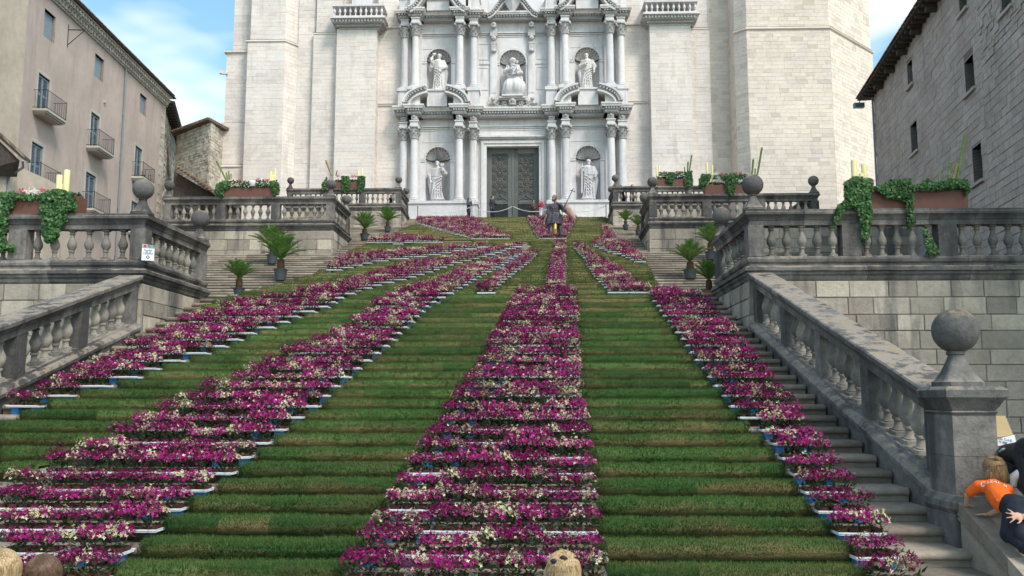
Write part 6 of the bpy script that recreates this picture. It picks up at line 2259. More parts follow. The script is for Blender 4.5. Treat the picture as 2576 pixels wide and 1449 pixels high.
def planter(label, rect, Y, zt, ivs, fls, cans, bams, lf, where):
    x0, x1 = at(rect[0], rect[3], Y).x, at(rect[2], rect[3], Y).x
    h = at(rect[0], rect[1], Y).z - at(rect[0], rect[3], Y).z
    D = 0.36
    t = thing('planter_box', ((x0 + x1) / 2, Y + D / 2, zt), label, 'planter', 'brown planters on the balustrade rails')
    m = M()
    m.box(x0, x1, Y, Y + 0.02, zt, zt + h); m.box(x0, x1, Y + D - 0.02, Y + D, zt, zt + h); m.box(x0, x0 + 0.02, Y + 0.02, Y + D - 0.02, zt, zt + h); m.box(x1 - 0.02, x1, Y + 0.02, Y + D - 0.02, zt, zt + h)
    m.box(x0 + 0.02, x1 - 0.02, Y + 0.02, Y + D - 0.02, zt, zt + 0.02)
    part('box', m, 'planter', t)
    part('soil', M().box(x0 + 0.021, x1 - 0.021, Y + 0.021, Y + D - 0.021, zt + h * 0.6, zt + h * 0.93), 'soil', t)
    # low dark foliage over the soil
    m = M()
    for _ in range(int(260 * (x1 - x0))):
        c = Vector((rng.uniform(x0, x1), Y + rng.uniform(0.02, D - 0.02), zt + h + rng.uniform(-0.03, 0.10) * lf))
        d = Vector((rng.uniform(-1, 1), rng.uniform(-1, 1), rng.uniform(0, 1))).normalized() * 0.05 * lf
        w = Vector((rng.uniform(-1, 1), rng.uniform(-1, 1), rng.uniform(-1, 1))).normalized() * 0.022 * lf
        m.add([tuple(c - d), tuple(c + w), tuple(c + d), tuple(c - w)], [(0, 1, 2, 3)], rng.random())
    part('low_foliage', m, 'leaf', t)
    m = M()
    for poly, dens in ivs:
        ivy(m, poly, Y - 0.01, dens * 1.25, 0.064 * lf)
    o = part('ivy', m, 'ivy', t)
    o['kind'] = 'stuff'
    mp, mw_ = M(), M()
    flowers_at(mp, mw_, fls, Y + 0.1, 0.09 * (1.0 if lf < 1.2 else 1.5))
    if mp.v: part('pink_flowers', mp, 'geranium', t)
    if mw_.v: part('white_flowers', mw_, 'whitefl', t)
    for i, (px, y0, y1, w) in enumerate(cans):
        a, b = at(px, y0, Y + 0.18), at(px, y1, Y + 0.18)
        a.z = min(a.z, zt + h)
        m = M(); r = w / 2 * Y / F
        m.lathe([(r, 0), (r, b.z - a.z - 0.01), (r * 0.93, b.z - a.z), (r * 0.6, b.z - a.z - 0.01), (0.01, b.z - a.z - 0.012)], (a.x, a.y, a.z), 18)
        o = part('pillar_candle', m, 'candle', None, True, loc=tuple(a))
        tag(o, '%s pale yellow cylinder in %s' % (('leftmost', 'second', 'third')[i], where), 'candle', 'pale yellow cylinders in the planters')
    for i, (xa, ya, xb, yb, w, kind) in enumerate(bams):
        a, b = at(xa, ya, Y + 0.2), at(xb, yb, Y + 0.2)
        r = w / 2 * Y / F
        n = max(2, int((b - a).length / (0.28 * lf)))
        pts, rad = [a], [r]
        for j in range(1, n + 1):
            q = a.lerp(b, j / n)
            e = (b - a).normalized() * 0.012
            pts += [q - e * 2, q - e, q, q + e]
            rad += [r, r * 1.12, r * 0.9, r]
        pts, rad = pts[:-1], rad[:-1]
        m = M(); m.tube(pts, rad, 12)
        o = part('bamboo_cane', m, kind, None, True, loc=tuple(a))
        tag(o, '%s bamboo cane standing in %s' % (('tallest', 'second tallest', 'third tallest', 'shortest')[i], where), 'bamboo cane', 'bamboo canes in the planters')
planter('largest brown planter with trailing ivy and bamboo on the right lower rail', (2139, 479, 2436, 525), 19.36, Z1 + 1.382,
        [(z3([(1180, 330), (1240, 295), (1340, 310), (1350, 370), (1330, 400), (1340, 480), (1330, 570), (1320, 640), (1290, 690), (1275, 580), (1260, 500), (1230, 470), (1180, 480), (1140, 560), (1120, 610), (1130, 480), (1180, 430)]), 3000),
         (z3([(1350, 360), (1460, 310), (1570, 310), (1580, 420), (1575, 500), (1590, 560), (1545, 600), (1540, 440), (1490, 430), (1420, 410), (1370, 380)]), 2600),
         (z3([(1600, 350), (1660, 310), (1720, 330), (1800, 305), (1890, 315), (1910, 370), (1890, 400), (1860, 360), (1780, 370), (1700, 375), (1620, 375)]), 2600),
         (z3([(1330, 350), (1620, 345), (1620, 375), (1330, 370)]), 1500), (z3([(1620, 590), (1660, 600), (1740, 740), (1660, 760), (1640, 660)]), 900)],
        [(2190, 457, 0)], [(2151, 476, 403, 15), (2169, 480, 437, 13), (2176, 476, 413, 14)],
        [(2404, 470, 2429, 338, 8, 'bamboo'), (2384, 470, 2391, 407, 7, 'bamboo'), (2394, 470, 2407, 413, 9, 'bamboobrown'), (2362, 470, 2364, 432, 6, 'bamboo')], 1.0, 'the largest planter on the right')
planter('brown planter with hanging ivy and pink and white blooms at the far left rail', (22, 506, 196, 550), 19.36, Z1 + 1.382,
        [(z7([(-80, 640), (0, 620), (130, 610), (160, 650), (130, 740), (80, 800), (70, 920), (40, 1050), (80, 1100), (150, 1080), (120, 1180), (60, 1150), (0, 1180), (-80, 1100)]), 2600),
         (z7([(380, 640), (440, 600), (560, 590), (660, 620), (720, 740), (700, 790), (620, 780), (620, 880), (560, 960), (540, 1040), (480, 1080), (420, 1090), (390, 1000), (390, 860), (370, 760)]), 3000),
         (z7([(130, 630), (380, 640), (380, 690), (130, 690)]), 900)],
        [(55, 480, 0), (72, 483, 1), (88, 480, 1), (95, 486, 1), (110, 480, 0)], [(148, 480, 441, 15), (152, 480, 463, 12), (166, 480, 428, 15)], [], 1.0, 'the far left planter')
planter('long brown planter with white pot on the middle left balustrade', (563, 466, 689, 489), 39.36, Z2 + 1.382,
        [(z5([(460, 500), (520, 470), (570, 480), (560, 530), (520, 540), (510, 600), (480, 600), (440, 570)]), 1500), (z5([(860, 480), (920, 470), (950, 520), (940, 580), (910, 590), (880, 540)]), 1500),
         (z5([(560, 470), (860, 470), (860, 510), (560, 510)]), 500)],
        [(590, 453, 1), (602, 456, 0), (650, 453, 0), (660, 453, 1), (670, 454, 0)], [(681, 455, 431, 6), (686, 455, 440, 5), (691, 455, 424, 5)],
        [(569, 452, 545, 405, 5, 'bamboo'), (573, 452, 569, 434, 4, 'bamboo'), (577, 452, 575, 430, 4, 'bamboo'), (582, 452, 581, 437, 4, 'bamboobrown')], 1.35, 'the long planter on the middle left rail')
planter('brown planter with two ivy falls on the uppermost left balustrade', (841, 452, 901, 468), 58.56, Z3 + 1.382,
        [(z5([(1420, 440), (1480, 440), (1490, 520), (1460, 570), (1430, 550)]), 1100), (z5([(1545, 440), (1605, 440), (1600, 520), (1570, 570), (1550, 560)]), 1100), (z5([(1270, 500), (1310, 440), (1310, 540), (1270, 560)]), 800)],
        [(852, 443, 0), (866, 445, 0), (888, 444, 0), (896, 444, 0)], [(902, 440, 429, 4), (911, 440, 424, 4)],
        [(834, 440, 820, 404, 5, 'bamboobrown'), (845, 442, 848, 429, 3, 'bamboo')], 1.8, 'the planter on the uppermost left rail')
planter('brown planter with ivy centre and pink blooms on the middle right balustrade', (1773, 453, 1882, 475), 39.36, Z2 + 1.382,
        [(z3([(340, 310), (360, 280), (420, 285), (400, 320), (370, 360), (340, 370)]), 1500), (z3([(490, 280), (560, 275), (565, 330), (540, 400), (520, 420), (500, 380)]), 1500), (z3([(420, 285), (620, 280), (620, 310), (420, 310)]), 500)],
        [(1800, 440, 1), (1816, 441, 0), (1860, 438, 0), (1875, 440, 1)], [(1779, 440, 410, 6), (1792, 440, 415, 5)],
        [(1905, 440, 1917, 371, 5, 'bamboo'), (1892, 440, 1895, 401, 5, 'bamboo'), (1899, 440, 1900, 424, 4, 'bamboo')], 1.35, 'the planter on the middle right rail')
planter('small brown planter on the uppermost right balustrade behind the leaning people', (1654, 442, 1730, 460), 58.56, Z3 + 1.382,
        [(z3([(150, 280), (200, 270), (200, 310), (180, 350), (150, 320)]), 1000), (z3([(255, 270), (300, 260), (305, 350), (260, 355)]), 1100), (z3([(110, 270), (260, 270), (260, 290), (110, 290)]), 400)],
        [(1671, 434, 0), (1703, 433, 0), (1712, 434, 0)], [(1652, 433, 416, 3.5), (1658, 433, 419, 3.5)],
        [(1733, 440, 1740, 390, 4, 'bamboo'), (1729, 440, 1731, 407, 4, 'bamboo'), (1723, 440, 1722, 420, 3, 'bamboo')], 1.8, 'the small planter on the uppermost right rail')
q = at(636, 462, 39.3)
o = part('white_pot', M().lathe([(0.10, -0.12), (0.16, -0.02), (0.17, 0.06), (0.12, 0.12), (0.09, 0.14)], tuple(q), 16), 'plasticw', None, True, loc=tuple(q))
tag(o, 'round white pot among the flowers of the long middle left planter', 'pot')
# ------------------------------------------------------------------ figures
def limb(m, pts, rad, n=10):
    m.tube(pts, rad, n)
    for p, r in zip(pts, rad):
        m.ell(p, r * 1.0, 10, 7)
def hand(m, w, d, up, s, curl=0.4, spread=0.35):
    """palm and five fingers from the wrist w along d; up = back of the hand"""
    w, d, up = Vector(w), Vector(d).normalized(), Vector(up).normalized()
    sd = d.cross(up).normalized()
    up = sd.cross(d).normalized()
    rot = Matrix((sd, d, up)).transposed()
    m.ell(w + d * 0.045 * s, (0.042 * s, 0.055 * s, 0.017 * s), 12, 8, rot)
    for i, ln in enumerate((0.068, 0.078, 0.073, 0.056)):
        a = (i - 1.5) * spread * 0.5
        b = w + d * 0.085 * s + sd * (i - 1.5) * 0.021 * s
        dd = (d * math.cos(a) + sd * math.sin(a)).normalized()
        p1 = b + dd * ln * 0.5 * s
        p2 = p1 + (dd * math.cos(curl) - up * math.sin(curl)) * ln * 0.3 * s
        p3 = p2 + (dd * math.cos(curl * 1.8) - up * math.sin(curl * 1.8)) * ln * 0.28 * s
        m.tube([b - dd * 0.02 * s, b, p1, p2, p3], [0.0095 * s, 0.0095 * s, 0.009 * s, 0.008 * s, 0.006 * s], 8)
    b = w + d * 0.025 * s - sd * 0.035 * s
    dd = (d * 0.6 - sd * 0.8).normalized()
    m.tube([b, b + dd * 0.035 * s, b + dd * 0.05 * s + d * 0.02 * s], [0.012 * s, 0.010 * s, 0.008 * s], 8)

def head(m, c, r, rot=None, beard=False):
    rot = rot or Matrix.Identity(3)
    e = lambda off, rad, n=12, k=9: m.ell(Vector(c) + rot @ (Vector(off) * r), tuple(v * r for v in rad), n, k, rot)
    e((0, 0.08, 0.12), (0.80, 0.98, 0.98), 16, 12)
    e((0, -0.22, -0.42), (0.60, 0.66, 0.66), 14, 10)
    e((0, -0.97, -0.12), (0.13, 0.20, 0.26))
    e((0, -0.80, 0.20), (0.55, 0.14, 0.12))
    e((0, -0.85, -0.50), (0.24, 0.10, 0.07))
    e((0, -0.78, -0.82), (0.24, 0.20, 0.18))
    for s in (-1, 1):
        e((s * 0.80, 0.1, -0.05), (0.10, 0.20, 0.28))
        e((s * 0.30, -0.80, 0.06), (0.13, 0.08, 0.08))
    if beard:
        e((0, -0.70, -0.95), (0.48, 0.36, 0.55)); e((0, -0.6, -1.35), (0.28, 0.25, 0.4))

def person(label, loc, H, rz, arms, top, legs_mat, hair, hairm='hairdark', longhair=False, lean=0.0, group=None, jacket_len=0.46, crouch=False, vox=0.016, hturn=0.0, glasses=False):
    """arms: two lists (elbow, hand) in units of H, local, facing -Y"""
    loc = Vector(loc)
    t = thing('person', tuple(loc), label, 'person', group)
    Rz = Matrix.Rotation(rz, 3, 'Z')
    def W(p):
        x, y, z = p
        y = y - lean * max(0, z - 0.5)
        return loc + Rz @ (Vector((x, y, z)) * H)
    sh = [(-0.115, 0, 0.80), (0.115, 0, 0.80)]
    body = M()
    limb(body, [W((0, 0, 0.52)), W((0, 0, 0.62)), W((0, 0.0, 0.72)), W((0, 0, 0.80))], [0.085 * H, 0.075 * H, 0.085 * H, 0.06 * H])
    limb(body, [W((0, 0, 0.80)), W((0, -0.01, 0.875))], [0.038 * H, 0.033 * H])
    hc = W((0, -0.012, 0.925))
    head(body, hc, 0.062 * H, Matrix.Rotation(rz + hturn, 3, 'Z'))
    legs = []
    for s in (-1, 1):
        pts = [W((s * 0.05, 0, 0.52)), W((s * 0.055, -0.01, 0.28)), W((s * 0.055, 0.005, 0.05))]
        legs.append(pts)
        limb(body, pts, [0.052 * H, 0.035 * H, 0.022 * H])
    for (el, hd), s0, s in zip(arms, sh, (-1, 1)):
        limb(body, [W(s0), W(el), W(hd)], [0.033 * H, 0.024 * H, 0.016 * H])
        d = (W(hd) - W(el)).normalized()
        hand(body, W(hd), d, Vector((0, -0.2, 1)) if abs(d.z) < 0.8 else Rz @ Vector((s, 0, 0)), H / 1.75, 0.5)
    blob(body, vox * 0.8, 'body', 'skin', t)
    c = M()
    limb(c, [W((0, 0, jacket_len)), W((0, 0, 0.58)), W((0, 0, 0.70)), W((0, 0, 0.785))], [0.098 * H, 0.088 * H, 0.098 * H, 0.075 * H], 14)
    c.ell(W((0, 0, 0.74)), (0.125 * H, 0.08 * H, 0.08 * H), 14, 10, Rz)
    for (el, hd), s0, s in zip(arms, sh, (-1, 1)):
        e2 = Vector(el).lerp(Vector(hd), 0.88)
        limb(c, [W(s0), W(el), W(e2)], [0.045 * H, 0.034 * H, 0.026 * H])
    blob(c, vox, 'jacket', top, t)
    c = M()
    for pts in legs:
        limb(c, pts, [0.064 * H, 0.046 * H, 0.036 * H], 12)
    c.ell(W((0, 0, 0.52)), (0.10 * H, 0.075 * H, 0.06 * H), 12, 8, Rz)
    blob(c, vox, 'trousers', legs_mat, t)
    for s in (-1, 1):
        p = W((s * 0.058, -0.03, 0.018))
        part('shoe', M().ell(p, (0.028 * H, 0.075 * H, 0.022 * H), 12, 8, Rz), 'blackcloth', t, True)
    hm = M()
    R2 = Matrix.Rotation(rz + hturn, 3, 'Z')
    hm.ell(hc + R2 @ Vector((0, 0.016 * H, 0.018 * H)), (0.059 * H, 0.062 * H, 0.067 * H), 16, 12, R2)
    if longhair:
        hm.ell(hc + R2 @ Vector((0, 0.04 * H, -0.05 * H)), (0.062 * H, 0.04 * H, 0.10 * H), 14, 10, R2)
    blob(hm, vox * 0.7, 'hair', hairm, t)
    if glasses:
        g_ = M()
        for s in (-1, 1):
            g_.ell(hc + R2 @ Vector((s * 0.022 * H, -0.060 * H, 0.006 * H)), (0.019 * H, 0.006 * H, 0.012 * H), 10, 6, R2)
        part('sunglasses', g_, 'blackcloth', t, True)
    return t, W, Rz

zf = Z3
P_ = at(1179, 547, 62.9)
person('woman with long dark hair in slate blue coat, hand at her mouth by the plinth', (P_.x, 62.9, zf), 1.66, R(60), [((-0.16, -0.05, 0.66), (-0.05, -0.12, 0.66)), ((0.15, -0.06, 0.67), (0.03, -0.10, 0.86))], 'bluegrey', 'navy', None, longhair=True, jacket_len=0.40)
P_ = at(1238, 547, 62.8)
person('man in dark suit standing before the left door leaf, turned to the right', (P_.x, 62.8, zf), 1.76, R(55), [((-0.17, 0.0, 0.64), (-0.13, -0.03, 0.50)), ((0.15, -0.05, 0.66), (0.10, -0.16, 0.66))], 'charcoal', 'navy', None, jacket_len=0.46)
P_ = at(1342, 547, 64.2)
t, W, Rz = person('man with sunglasses and brown leather jacket before the right door leaf', (P_.x, 64.2, zf), 1.74, R(15), [((-0.16, -0.03, 0.66), (-0.04, -0.15, 0.64)), ((0.16, -0.02, 0.65), (0.02, -0.16, 0.62))], 'brownjacket', 'charcoal', None, glasses=True)
q = W((-0.02, -0.18, 0.64))
o = part('camera', M().box(q.x - 0.07, q.x + 0.07, q.y - 0.04, q.y + 0.04, q.z - 0.04, q.z + 0.05).lathe([(0.035, -0.01), (0.035, 0.02)], (q.x, q.y - 0.05, q.z), 10), 'blackcloth', None, loc=tuple(q))
tag(o, 'small dark camera in the hands of the man with sunglasses', 'camera')
# red bouquet on a white stand beside him
q = at(1361, 547, 63.6)
bq = thing('flower_stand', (q.x, 63.6, zf), 'white stand with a bunch of red flowers beside the man with sunglasses', 'flower stand')
part('stand', M().lathe([(0.14, 0), (0.10, 0.05), (0.06, 0.5), (0.12, 0.95), (0.14, 1.0)], (q.x, 63.6, zf), 14), 'whitecloth', bq, True)
m, mw2 = M(), M()
for i in range(150):
    c = Vector((q.x + rng.gauss(0, 0.11), 63.6 + rng.gauss(0, 0.1), zf + 1.22 + rng.gauss(0, 0.15)))
    star(m if i % 9 else mw2, c, 0.05, Vector((rng.uniform(-1, 1), -1, rng.uniform(-.3, 1))), rng.random(), 4)
part('red_flowers', m, 'geranium', bq); part('white_flowers', mw2, 'whitefl', bq)
# on the uppermost right terrace
P_ = at(1590, 470, 59.3)
person('woman with long dark hair and pale pink top leaning on the uppermost right rail', (P_.x, 59.35, zf), 1.66, R(8), [((-0.17, -0.06, 0.70), (0.0, -0.16, 0.68)), ((0.17, -0.06, 0.70), (0.03, -0.15, 0.70))], 'pinktop', 'blackcloth', None, longhair=True, lean=0.1)
P_ = at(1564, 470, 59.3)
t, W, Rz = person('person in black jacket bowing behind the ball at the uppermost right rail', (P_.x + 0.1, 59.45, zf), 1.62, R(-40), [((-0.15, -0.12, 0.68), (-0.05, -0.26, 0.70)), ((0.15, -0.1, 0.68), (0.06, -0.26, 0.70))], 'blackcloth', 'charcoal', None, lean=0.45)
q = W((0.02, -0.2, 0.80))
o = part('white_paper', M().ell(q, (0.16, 0.03, 0.11), 12, 8), 'whitecloth', None, True, loc=tuple(q))
tag(o, 'white sheet held by the bowing person at the uppermost right rail', 'paper')
P_ = at(984, 505, 59.5)
person('dark haired child whose face shows between the uppermost left balusters', (P_.x, 59.4, zf), 1.10, R(0), [((-0.15, -0.05, 0.66), (-0.10, -0.14, 0.72)), ((0.15, -0.05, 0.66), (0.10, -0.14, 0.72))], 'navy', 'charcoal', None)

# ---- heads at the lower edge of the photo
def strands(m, c, R0, n, down, rr=0.0035, front=None, sq=(0.97, 1.03, 1.12)):
    for i in range(n):
        a = rng.uniform(0, 6.283)
        pts = []
        down_ = down
        if front is not None and math.cos(a - front) > 0.55: down_ = 1.05
        e0 = rng.uniform(0.02, 0.25)
        a1 = a + rng.uniform(-.15, .15)
        for j in range(8):
            el = math.pi / 2 - (e0 + (down_ - e0) * j / 7)
            rad = R0 * 1.01
            pts.append(Vector(c) + Vector((rad * sq[0] * math.cos(el) * math.cos(a1), rad * sq[1] * math.cos(el) * math.sin(a1), rad * sq[2] * math.sin(el))))
            a1 += rng.uniform(-.05, .05)
        m.tube(pts, [rr * (1 - 0.5 * j / 7) for j in range(8)], 4)
def crowd(label, px, ytop, Y, H, hm, shirt, shades=False, rz=R(180)):
    top = at(px, ytop, Y)
    loc = Vector((top.x, Y, 0))
    H = top.z
    t, W, Rz = person(label, tuple(loc), H / 1.015, rz, [((-0.16, 0.02, 0.64), (-0.15, -0.04, 0.48)), ((0.16, 0.02, 0.64), (0.15, -0.04, 0.48))], shirt, 'navy', None, hairm=hm, longhair=True, vox=0.014)
    hc = W((0, -0.012, 0.925)) + Rz @ Vector((0, 0.016 * H, 0.018 * H))
    m = M()
    strands(m, hc, 0.0635 * H, 2400, 2.0, 0.0012, front=math.atan2(-math.cos(rz), math.sin(rz)))
    o = part('hair_strands', m, hm, t, True)
    o['kind'] = 'stuff'
    return t, W, Rz, hc
t, W, Rz, hc = crowd('blond person with dark sunglasses pushed up on the hair at the bottom centre', 1414, 1384, 4.7, 1.6, 'blond', 'whitecloth', rz=R(-125))
g_ = M()
H = 1.6
for s in (-1, 1):
    c = hc + Vector((-0.022 + s * 0.024, -0.066, 0.068 + s * 0.008))
    g_.ell(c, (0.021, 0.009, 0.013), 12, 8, Matrix.Rotation(0.3, 3, 'Y'))
g_.tube([hc + Vector((0.0, -0.06, 0.075)), hc + Vector((0.07, -0.03, 0.075)), hc + Vector((0.10, 0.04, 0.05))], 0.004, 6)
o = part('sunglasses', g_, 'blackcloth', None, True, loc=tuple(hc))
tag(o, 'dark sunglasses resting on the blond hair at the bottom centre', 'sunglasses')
crowd('blond person cut off at the bottom left corner of the photo', 8, 1380, 4.5, 1.6, 'blond', 'whitecloth')
crowd('brown haired person next to the blond one at the bottom left', 112, 1393, 4.6, 1.6, 'brownhair', 'charcoal')

# ---- child climbing on the parapet
ct = thing('child', tuple(at(2540, 1300, 9.3)), 'long haired child in orange shirt and navy trousers bending over the sloping parapet', 'child')
A = lambda px, py, Y: at(px, py, Y)
neck = A(2499, 1206, 9.62)
shl, shr = A(2462, 1222, 9.66), A(2536, 1232, 9.50)
hip = A(2556, 1278, 9.22)
waist = A(2520, 1260, 9.38)
hl, hr_ = A(2431, 1276, 9.84), A(2487, 1299, 9.62)
el_l, el_r = A(2433, 1245, 9.76), A(2506, 1285, 9.60)
hd = A(2501, 1176, 9.68)
kn1, kn2 = A(2538, 1345, 9.12), A(2572, 1350, 8.95)
ft1, ft2 = A(2572, 1372, 8.9), A(2604, 1385, 8.8)
b = M()
limb(b, [hip, waist, (shl + shr) / 2], [0.10, 0.085, 0.09], 12)
limb(b, [(shl + shr) / 2, neck, hd], [0.05, 0.038, 0.04])
head(b, hd, 0.098, Matrix.Rotation(R(170), 3, 'Z') @ Matrix.Rotation(R(25), 3, 'X'))
limb(b, [shl, el_l, hl + Vector((0, 0, 0.02))], [0.040, 0.031, 0.022])
limb(b, [shr, el_r, hr_ + Vector((0, 0, 0.02))], [0.040, 0.031, 0.022])
hand(b, hl + Vector((0, 0, 0.022)), (0.25, 0.1, -0.05), (0, 0, 1), 0.85, 0.2, 0.5)
hand(b, hr_ + Vector((0, 0, 0.022)), (-1, 0.1, -0.05), (0, 0, 1), 0.85, 0.15, 0.5)
for k_, f_ in ((kn1, ft1), (kn2, ft2)):
    limb(b, [hip, k_, f_], [0.07, 0.05, 0.035])
blob(b, 0.009, 'body', 'skin', ct)
b = M()
mid = (shl + shr) / 2
limb(b, [waist.lerp(hip, 0.30), waist, mid.lerp(waist, 0.45), mid], [0.118, 0.110, 0.112, 0.094], 16)
limb(b, [shl, mid, shr], [0.058, 0.085, 0.058], 12)
limb(b, [shl, shl.lerp(el_l, 0.72)], [0.058, 0.052], 12)
limb(b, [shr, shr.lerp(el_r, 0.6)], [0.058, 0.050], 12)
for i in range(5):                                    # folds across the back
    c = mid.lerp(waist, 0.25 + 0.2 * i)
    b.tube([c + Vector((-0.10, -0.075, 0.02)), c + Vector((-0.03, -0.105, -0.012)), c + Vector((0.05, -0.095, 0.006))], 0.012, 6)
shirt = blob(b, 0.010, 'shirt', 'orange', ct)
b = M()
limb(b, [waist.lerp(hip, 0.45), hip], [0.115, 0.135], 16)
limb(b, [hip, kn1, ft1], [0.12, 0.085, 0.058], 14)
limb(b, [hip, kn2, ft2], [0.12, 0.085, 0.058], 14)
b.tube([hip + Vector((-.11, -.05, .02)), hip.lerp(kn1, .5) + Vector((-.09, -.05, 0)), kn1 + Vector((-.06, -.05, 0))], 0.014, 6)
blob(b, 0.011, 'trousers', 'navy', ct)
for f_ in (ft1, ft2):
    part('shoe', M().ell(f_ + Vector((0.02, 0, -0.04)), (0.05, 0.10, 0.045), 12, 8), 'blackcloth', ct, True)
b = M()
b.ell(hd + Vector((0, -0.005, 0.012)), (0.116, 0.118, 0.112), 18, 12)
b.ell(hd + Vector((-0.005, -0.045, -0.06)), (0.118, 0.075, 0.10), 16, 12)
b.ell(hd + Vector((0.03, -0.05, -0.09)), (0.10, 0.06, 0.09), 16, 12)
hr0 = blob(b, 0.011, 'hair', 'lightbrown', ct)
m = M()
for i in range(420):                                  # loose strands falling over the nape
    a = rng.uniform(-2.9, 0.1)
    c = hd + Vector((0.02 * math.cos(a), -0.03, 0.12))
    x, y = math.cos(a), -abs(math.sin(a))
    L_ = rng.uniform(0.8, 1.1)
    m.tube([c, hd + Vector((x * 0.075, y * 0.09, 0.10)), hd + Vector((x * 0.117, y * 0.122, 0.02)), hd + Vector((x * 0.128, y * 0.128, -0.07)), hd + Vector((x * 0.125 + rng.uniform(-.015, .015), y * 0.12 - 0.005, -0.15 * L_))], [0.0018, 0.0024, 0.0024, 0.002, 0.001], 4)
o = part('hair_strands', m, 'lightbrown', ct, True)
o['kind'] = 'stuff'
# white print across the shoulders, laid on the cloth
tm = text_mesh('CASAL B.', 0.062, spacing=1.05, extrude=0.0)
tm.materials.clear(); tm.materials.append(MT['whitecloth'])
bv = BVHTree.FromObject(shirt, bpy.context.evaluated_depsgraph_get())
ax = (shr - shl).normalized(); ay = (mid - waist).normalized(); ay = (ay - ax * ay.dot(ax)).normalized(); az = ax.cross(ay).normalized()
if az.y > 0: az = -az
cen = mid.lerp(waist, 0.20)
off = WL[shirt.name]
for v in tm.vertices:
    p0 = cen + ax * v.co.x + ay * v.co.y + az * 0.3
    hit = bv.ray_cast(p0 - off, -az)
    v.co = (hit[0] + off + az * 0.006 if hit[0] is not None else cen + ax * v.co.x + ay * v.co.y + az * 0.1) - WL[ct.name]
link('shirt_print', tm, ct, WL[ct.name])

# ---- adult helping the child, mostly outside the frame
wr = A(2574, 1300, 8.95)
ad = thing('adult', (6.15, 9.2, 0.0), 'adult in black padded jacket at the right edge, hand on the back of the child', 'person')
b = M()
S = A(2640, 1130, 9.3)
elb = A(2650, 1290, 8.9)
hand(b, wr, (-1, 0.02, 0.10), (-0.1, -0.8, 0.5), 1.02, 0.18, 0.9)
limb(b, [wr + Vector((0.01, 0, 0)), elb], [0.030, 0.045], 12)
limb(b, [elb, S], [0.045, 0.055], 12)
limb(b, [S, S + Vector((0.1, 0.05, -0.3)), Vector((S.x + 0.15, 9.3, 0.9)), Vector((S.x + 0.15, 9.3, 0.05))], [0.08, 0.13, 0.12, 0.06], 12)
hq = S + Vector((0.05, 0.0, 0.26))
limb(b, [S, hq], [0.06, 0.05]); head(b, hq + Vector((0, 0, 0.05)), 0.108, Matrix.Rotation(R(-60), 3, 'Z'))
blob(b, 0.009, 'body', 'skin', ad)
b = M()
c1, c2, c3, c4 = A(2535, 1140, 9.95), A(2590, 1140, 9.6), A(2562, 1195, 9.8), A(2610, 1230, 9.4)
limb(b, [c1, c2, c4], [0.10, 0.17, 0.15], 14)
limb(b, [c1, c3, c4], [0.09, 0.115, 0.14], 14)
limb(b, [c2, S, S + Vector((0.12, 0.05, -0.35))], [0.17, 0.15, 0.17], 14)
limb(b, [S, elb + Vector((0.04, 0.0, 0.03))], [0.09, 0.075], 14)
for i in range(6):
    p_ = c1.lerp(c4, i / 5)
    b.tube([p_ + Vector((-0.07, -0.11, 0.05)), p_ + Vector((0.0, -0.15, 0.0)), p_ + Vector((0.07, -0.14, -0.05))], 0.014, 6)
blob(b, 0.012, 'jacket', 'blackcloth', ad)
for (pa, pb, nm, mt_) in (((2513, 1137), (2528, 1128), 'buckle', 'lead'), ((2536, 1134), (2552, 1122), 'buckle', 'plasticw'), ((2545, 1146), (2560, 1140), 'buckle', 'lead')):
    q1, q2 = A(*pa, 9.78), A(*pb, 9.76)
    part(nm, M().tube([q1, (q1 + q2) / 2 + Vector((0, -.01, .008)), q2], [0.010, 0.016, 0.009], 8), mt_, ad, True)
q = A(2569, 1205, 9.55)
part('white_badge', M().tube([A(2549, 1222, 9.60), A(2552, 1200, 9.58), A(2566, 1192, 9.52), A(2590, 1190, 9.45)], [0.035, 0.05, 0.052, 0.05], 12), 'whitecloth', ad, True)
part('trousers', M().lathe([(0.16, 0.0), (0.17, 0.5), (0.2, 0.9)], (S.x + 0.2, 9.35, 0.02), 16), 'navy', ad, True)
wt = thing('wristwatch', tuple(wr), 'small steel wristwatch with blue dial on the wrist of the adult', 'watch')
part('watch_band', M().lathe([(0.033, -0.010), (0.036, 0), (0.033, 0.010)], (0, 0, 0), 16), 'lead', None)
wb = bpy.data.objects['watch_band']
wb.parent = wt; wb.location = (0.02, 0, 0); wb.rotation_euler = (0, R(90), 0)
q = wr + Vector((0.02, -0.035, 0.005))
part('watch_case', M().ell(q, (0.017, 0.006, 0.017), 14, 8), 'plasticw', wt, True)
part('watch_dial', M().ell(q + Vector((0, -0.004, 0)), (0.012, 0.004, 0.012), 14, 8), 'bluegrey', wt, True)

# ---- cardboard placard behind the end pier
p = [A(2490, 1046, 10.9), A(2529, 1046, 10.9), A(2549, 1094, 10.9), A(2490, 1104, 10.9)]
cb = thing('cardboard_sign', tuple(p[3]), 'tan cardboard placard with a lettered white strip behind the end pier', 'sign')
m = M()
m.add([tuple(v) for v in p] + [tuple(v + Vector((0, 0.02, 0))) for v in p], [(0, 1, 2, 3), (4, 5, 6, 7), (0, 1, 5, 4), (1, 2, 6, 5), (2, 3, 7, 6), (3, 0, 4, 7)])
part('board', m, 'card', cb)
p = [A(2494, 1108, 10.86), A(2552, 1094, 10.86), A(2557, 1114, 10.86), A(2502, 1123, 10.86)]
m = M()
m.add([tuple(v) for v in p] + [tuple(v + Vector((0, 0.015, 0))) for v in p], [(0, 1, 2, 3), (4, 5, 6, 7), (0, 1, 5, 4), (1, 2, 6, 5), (2, 3, 7, 6), (3, 0, 4, 7)])
part('white_strip', m, 'plasticw', cb)
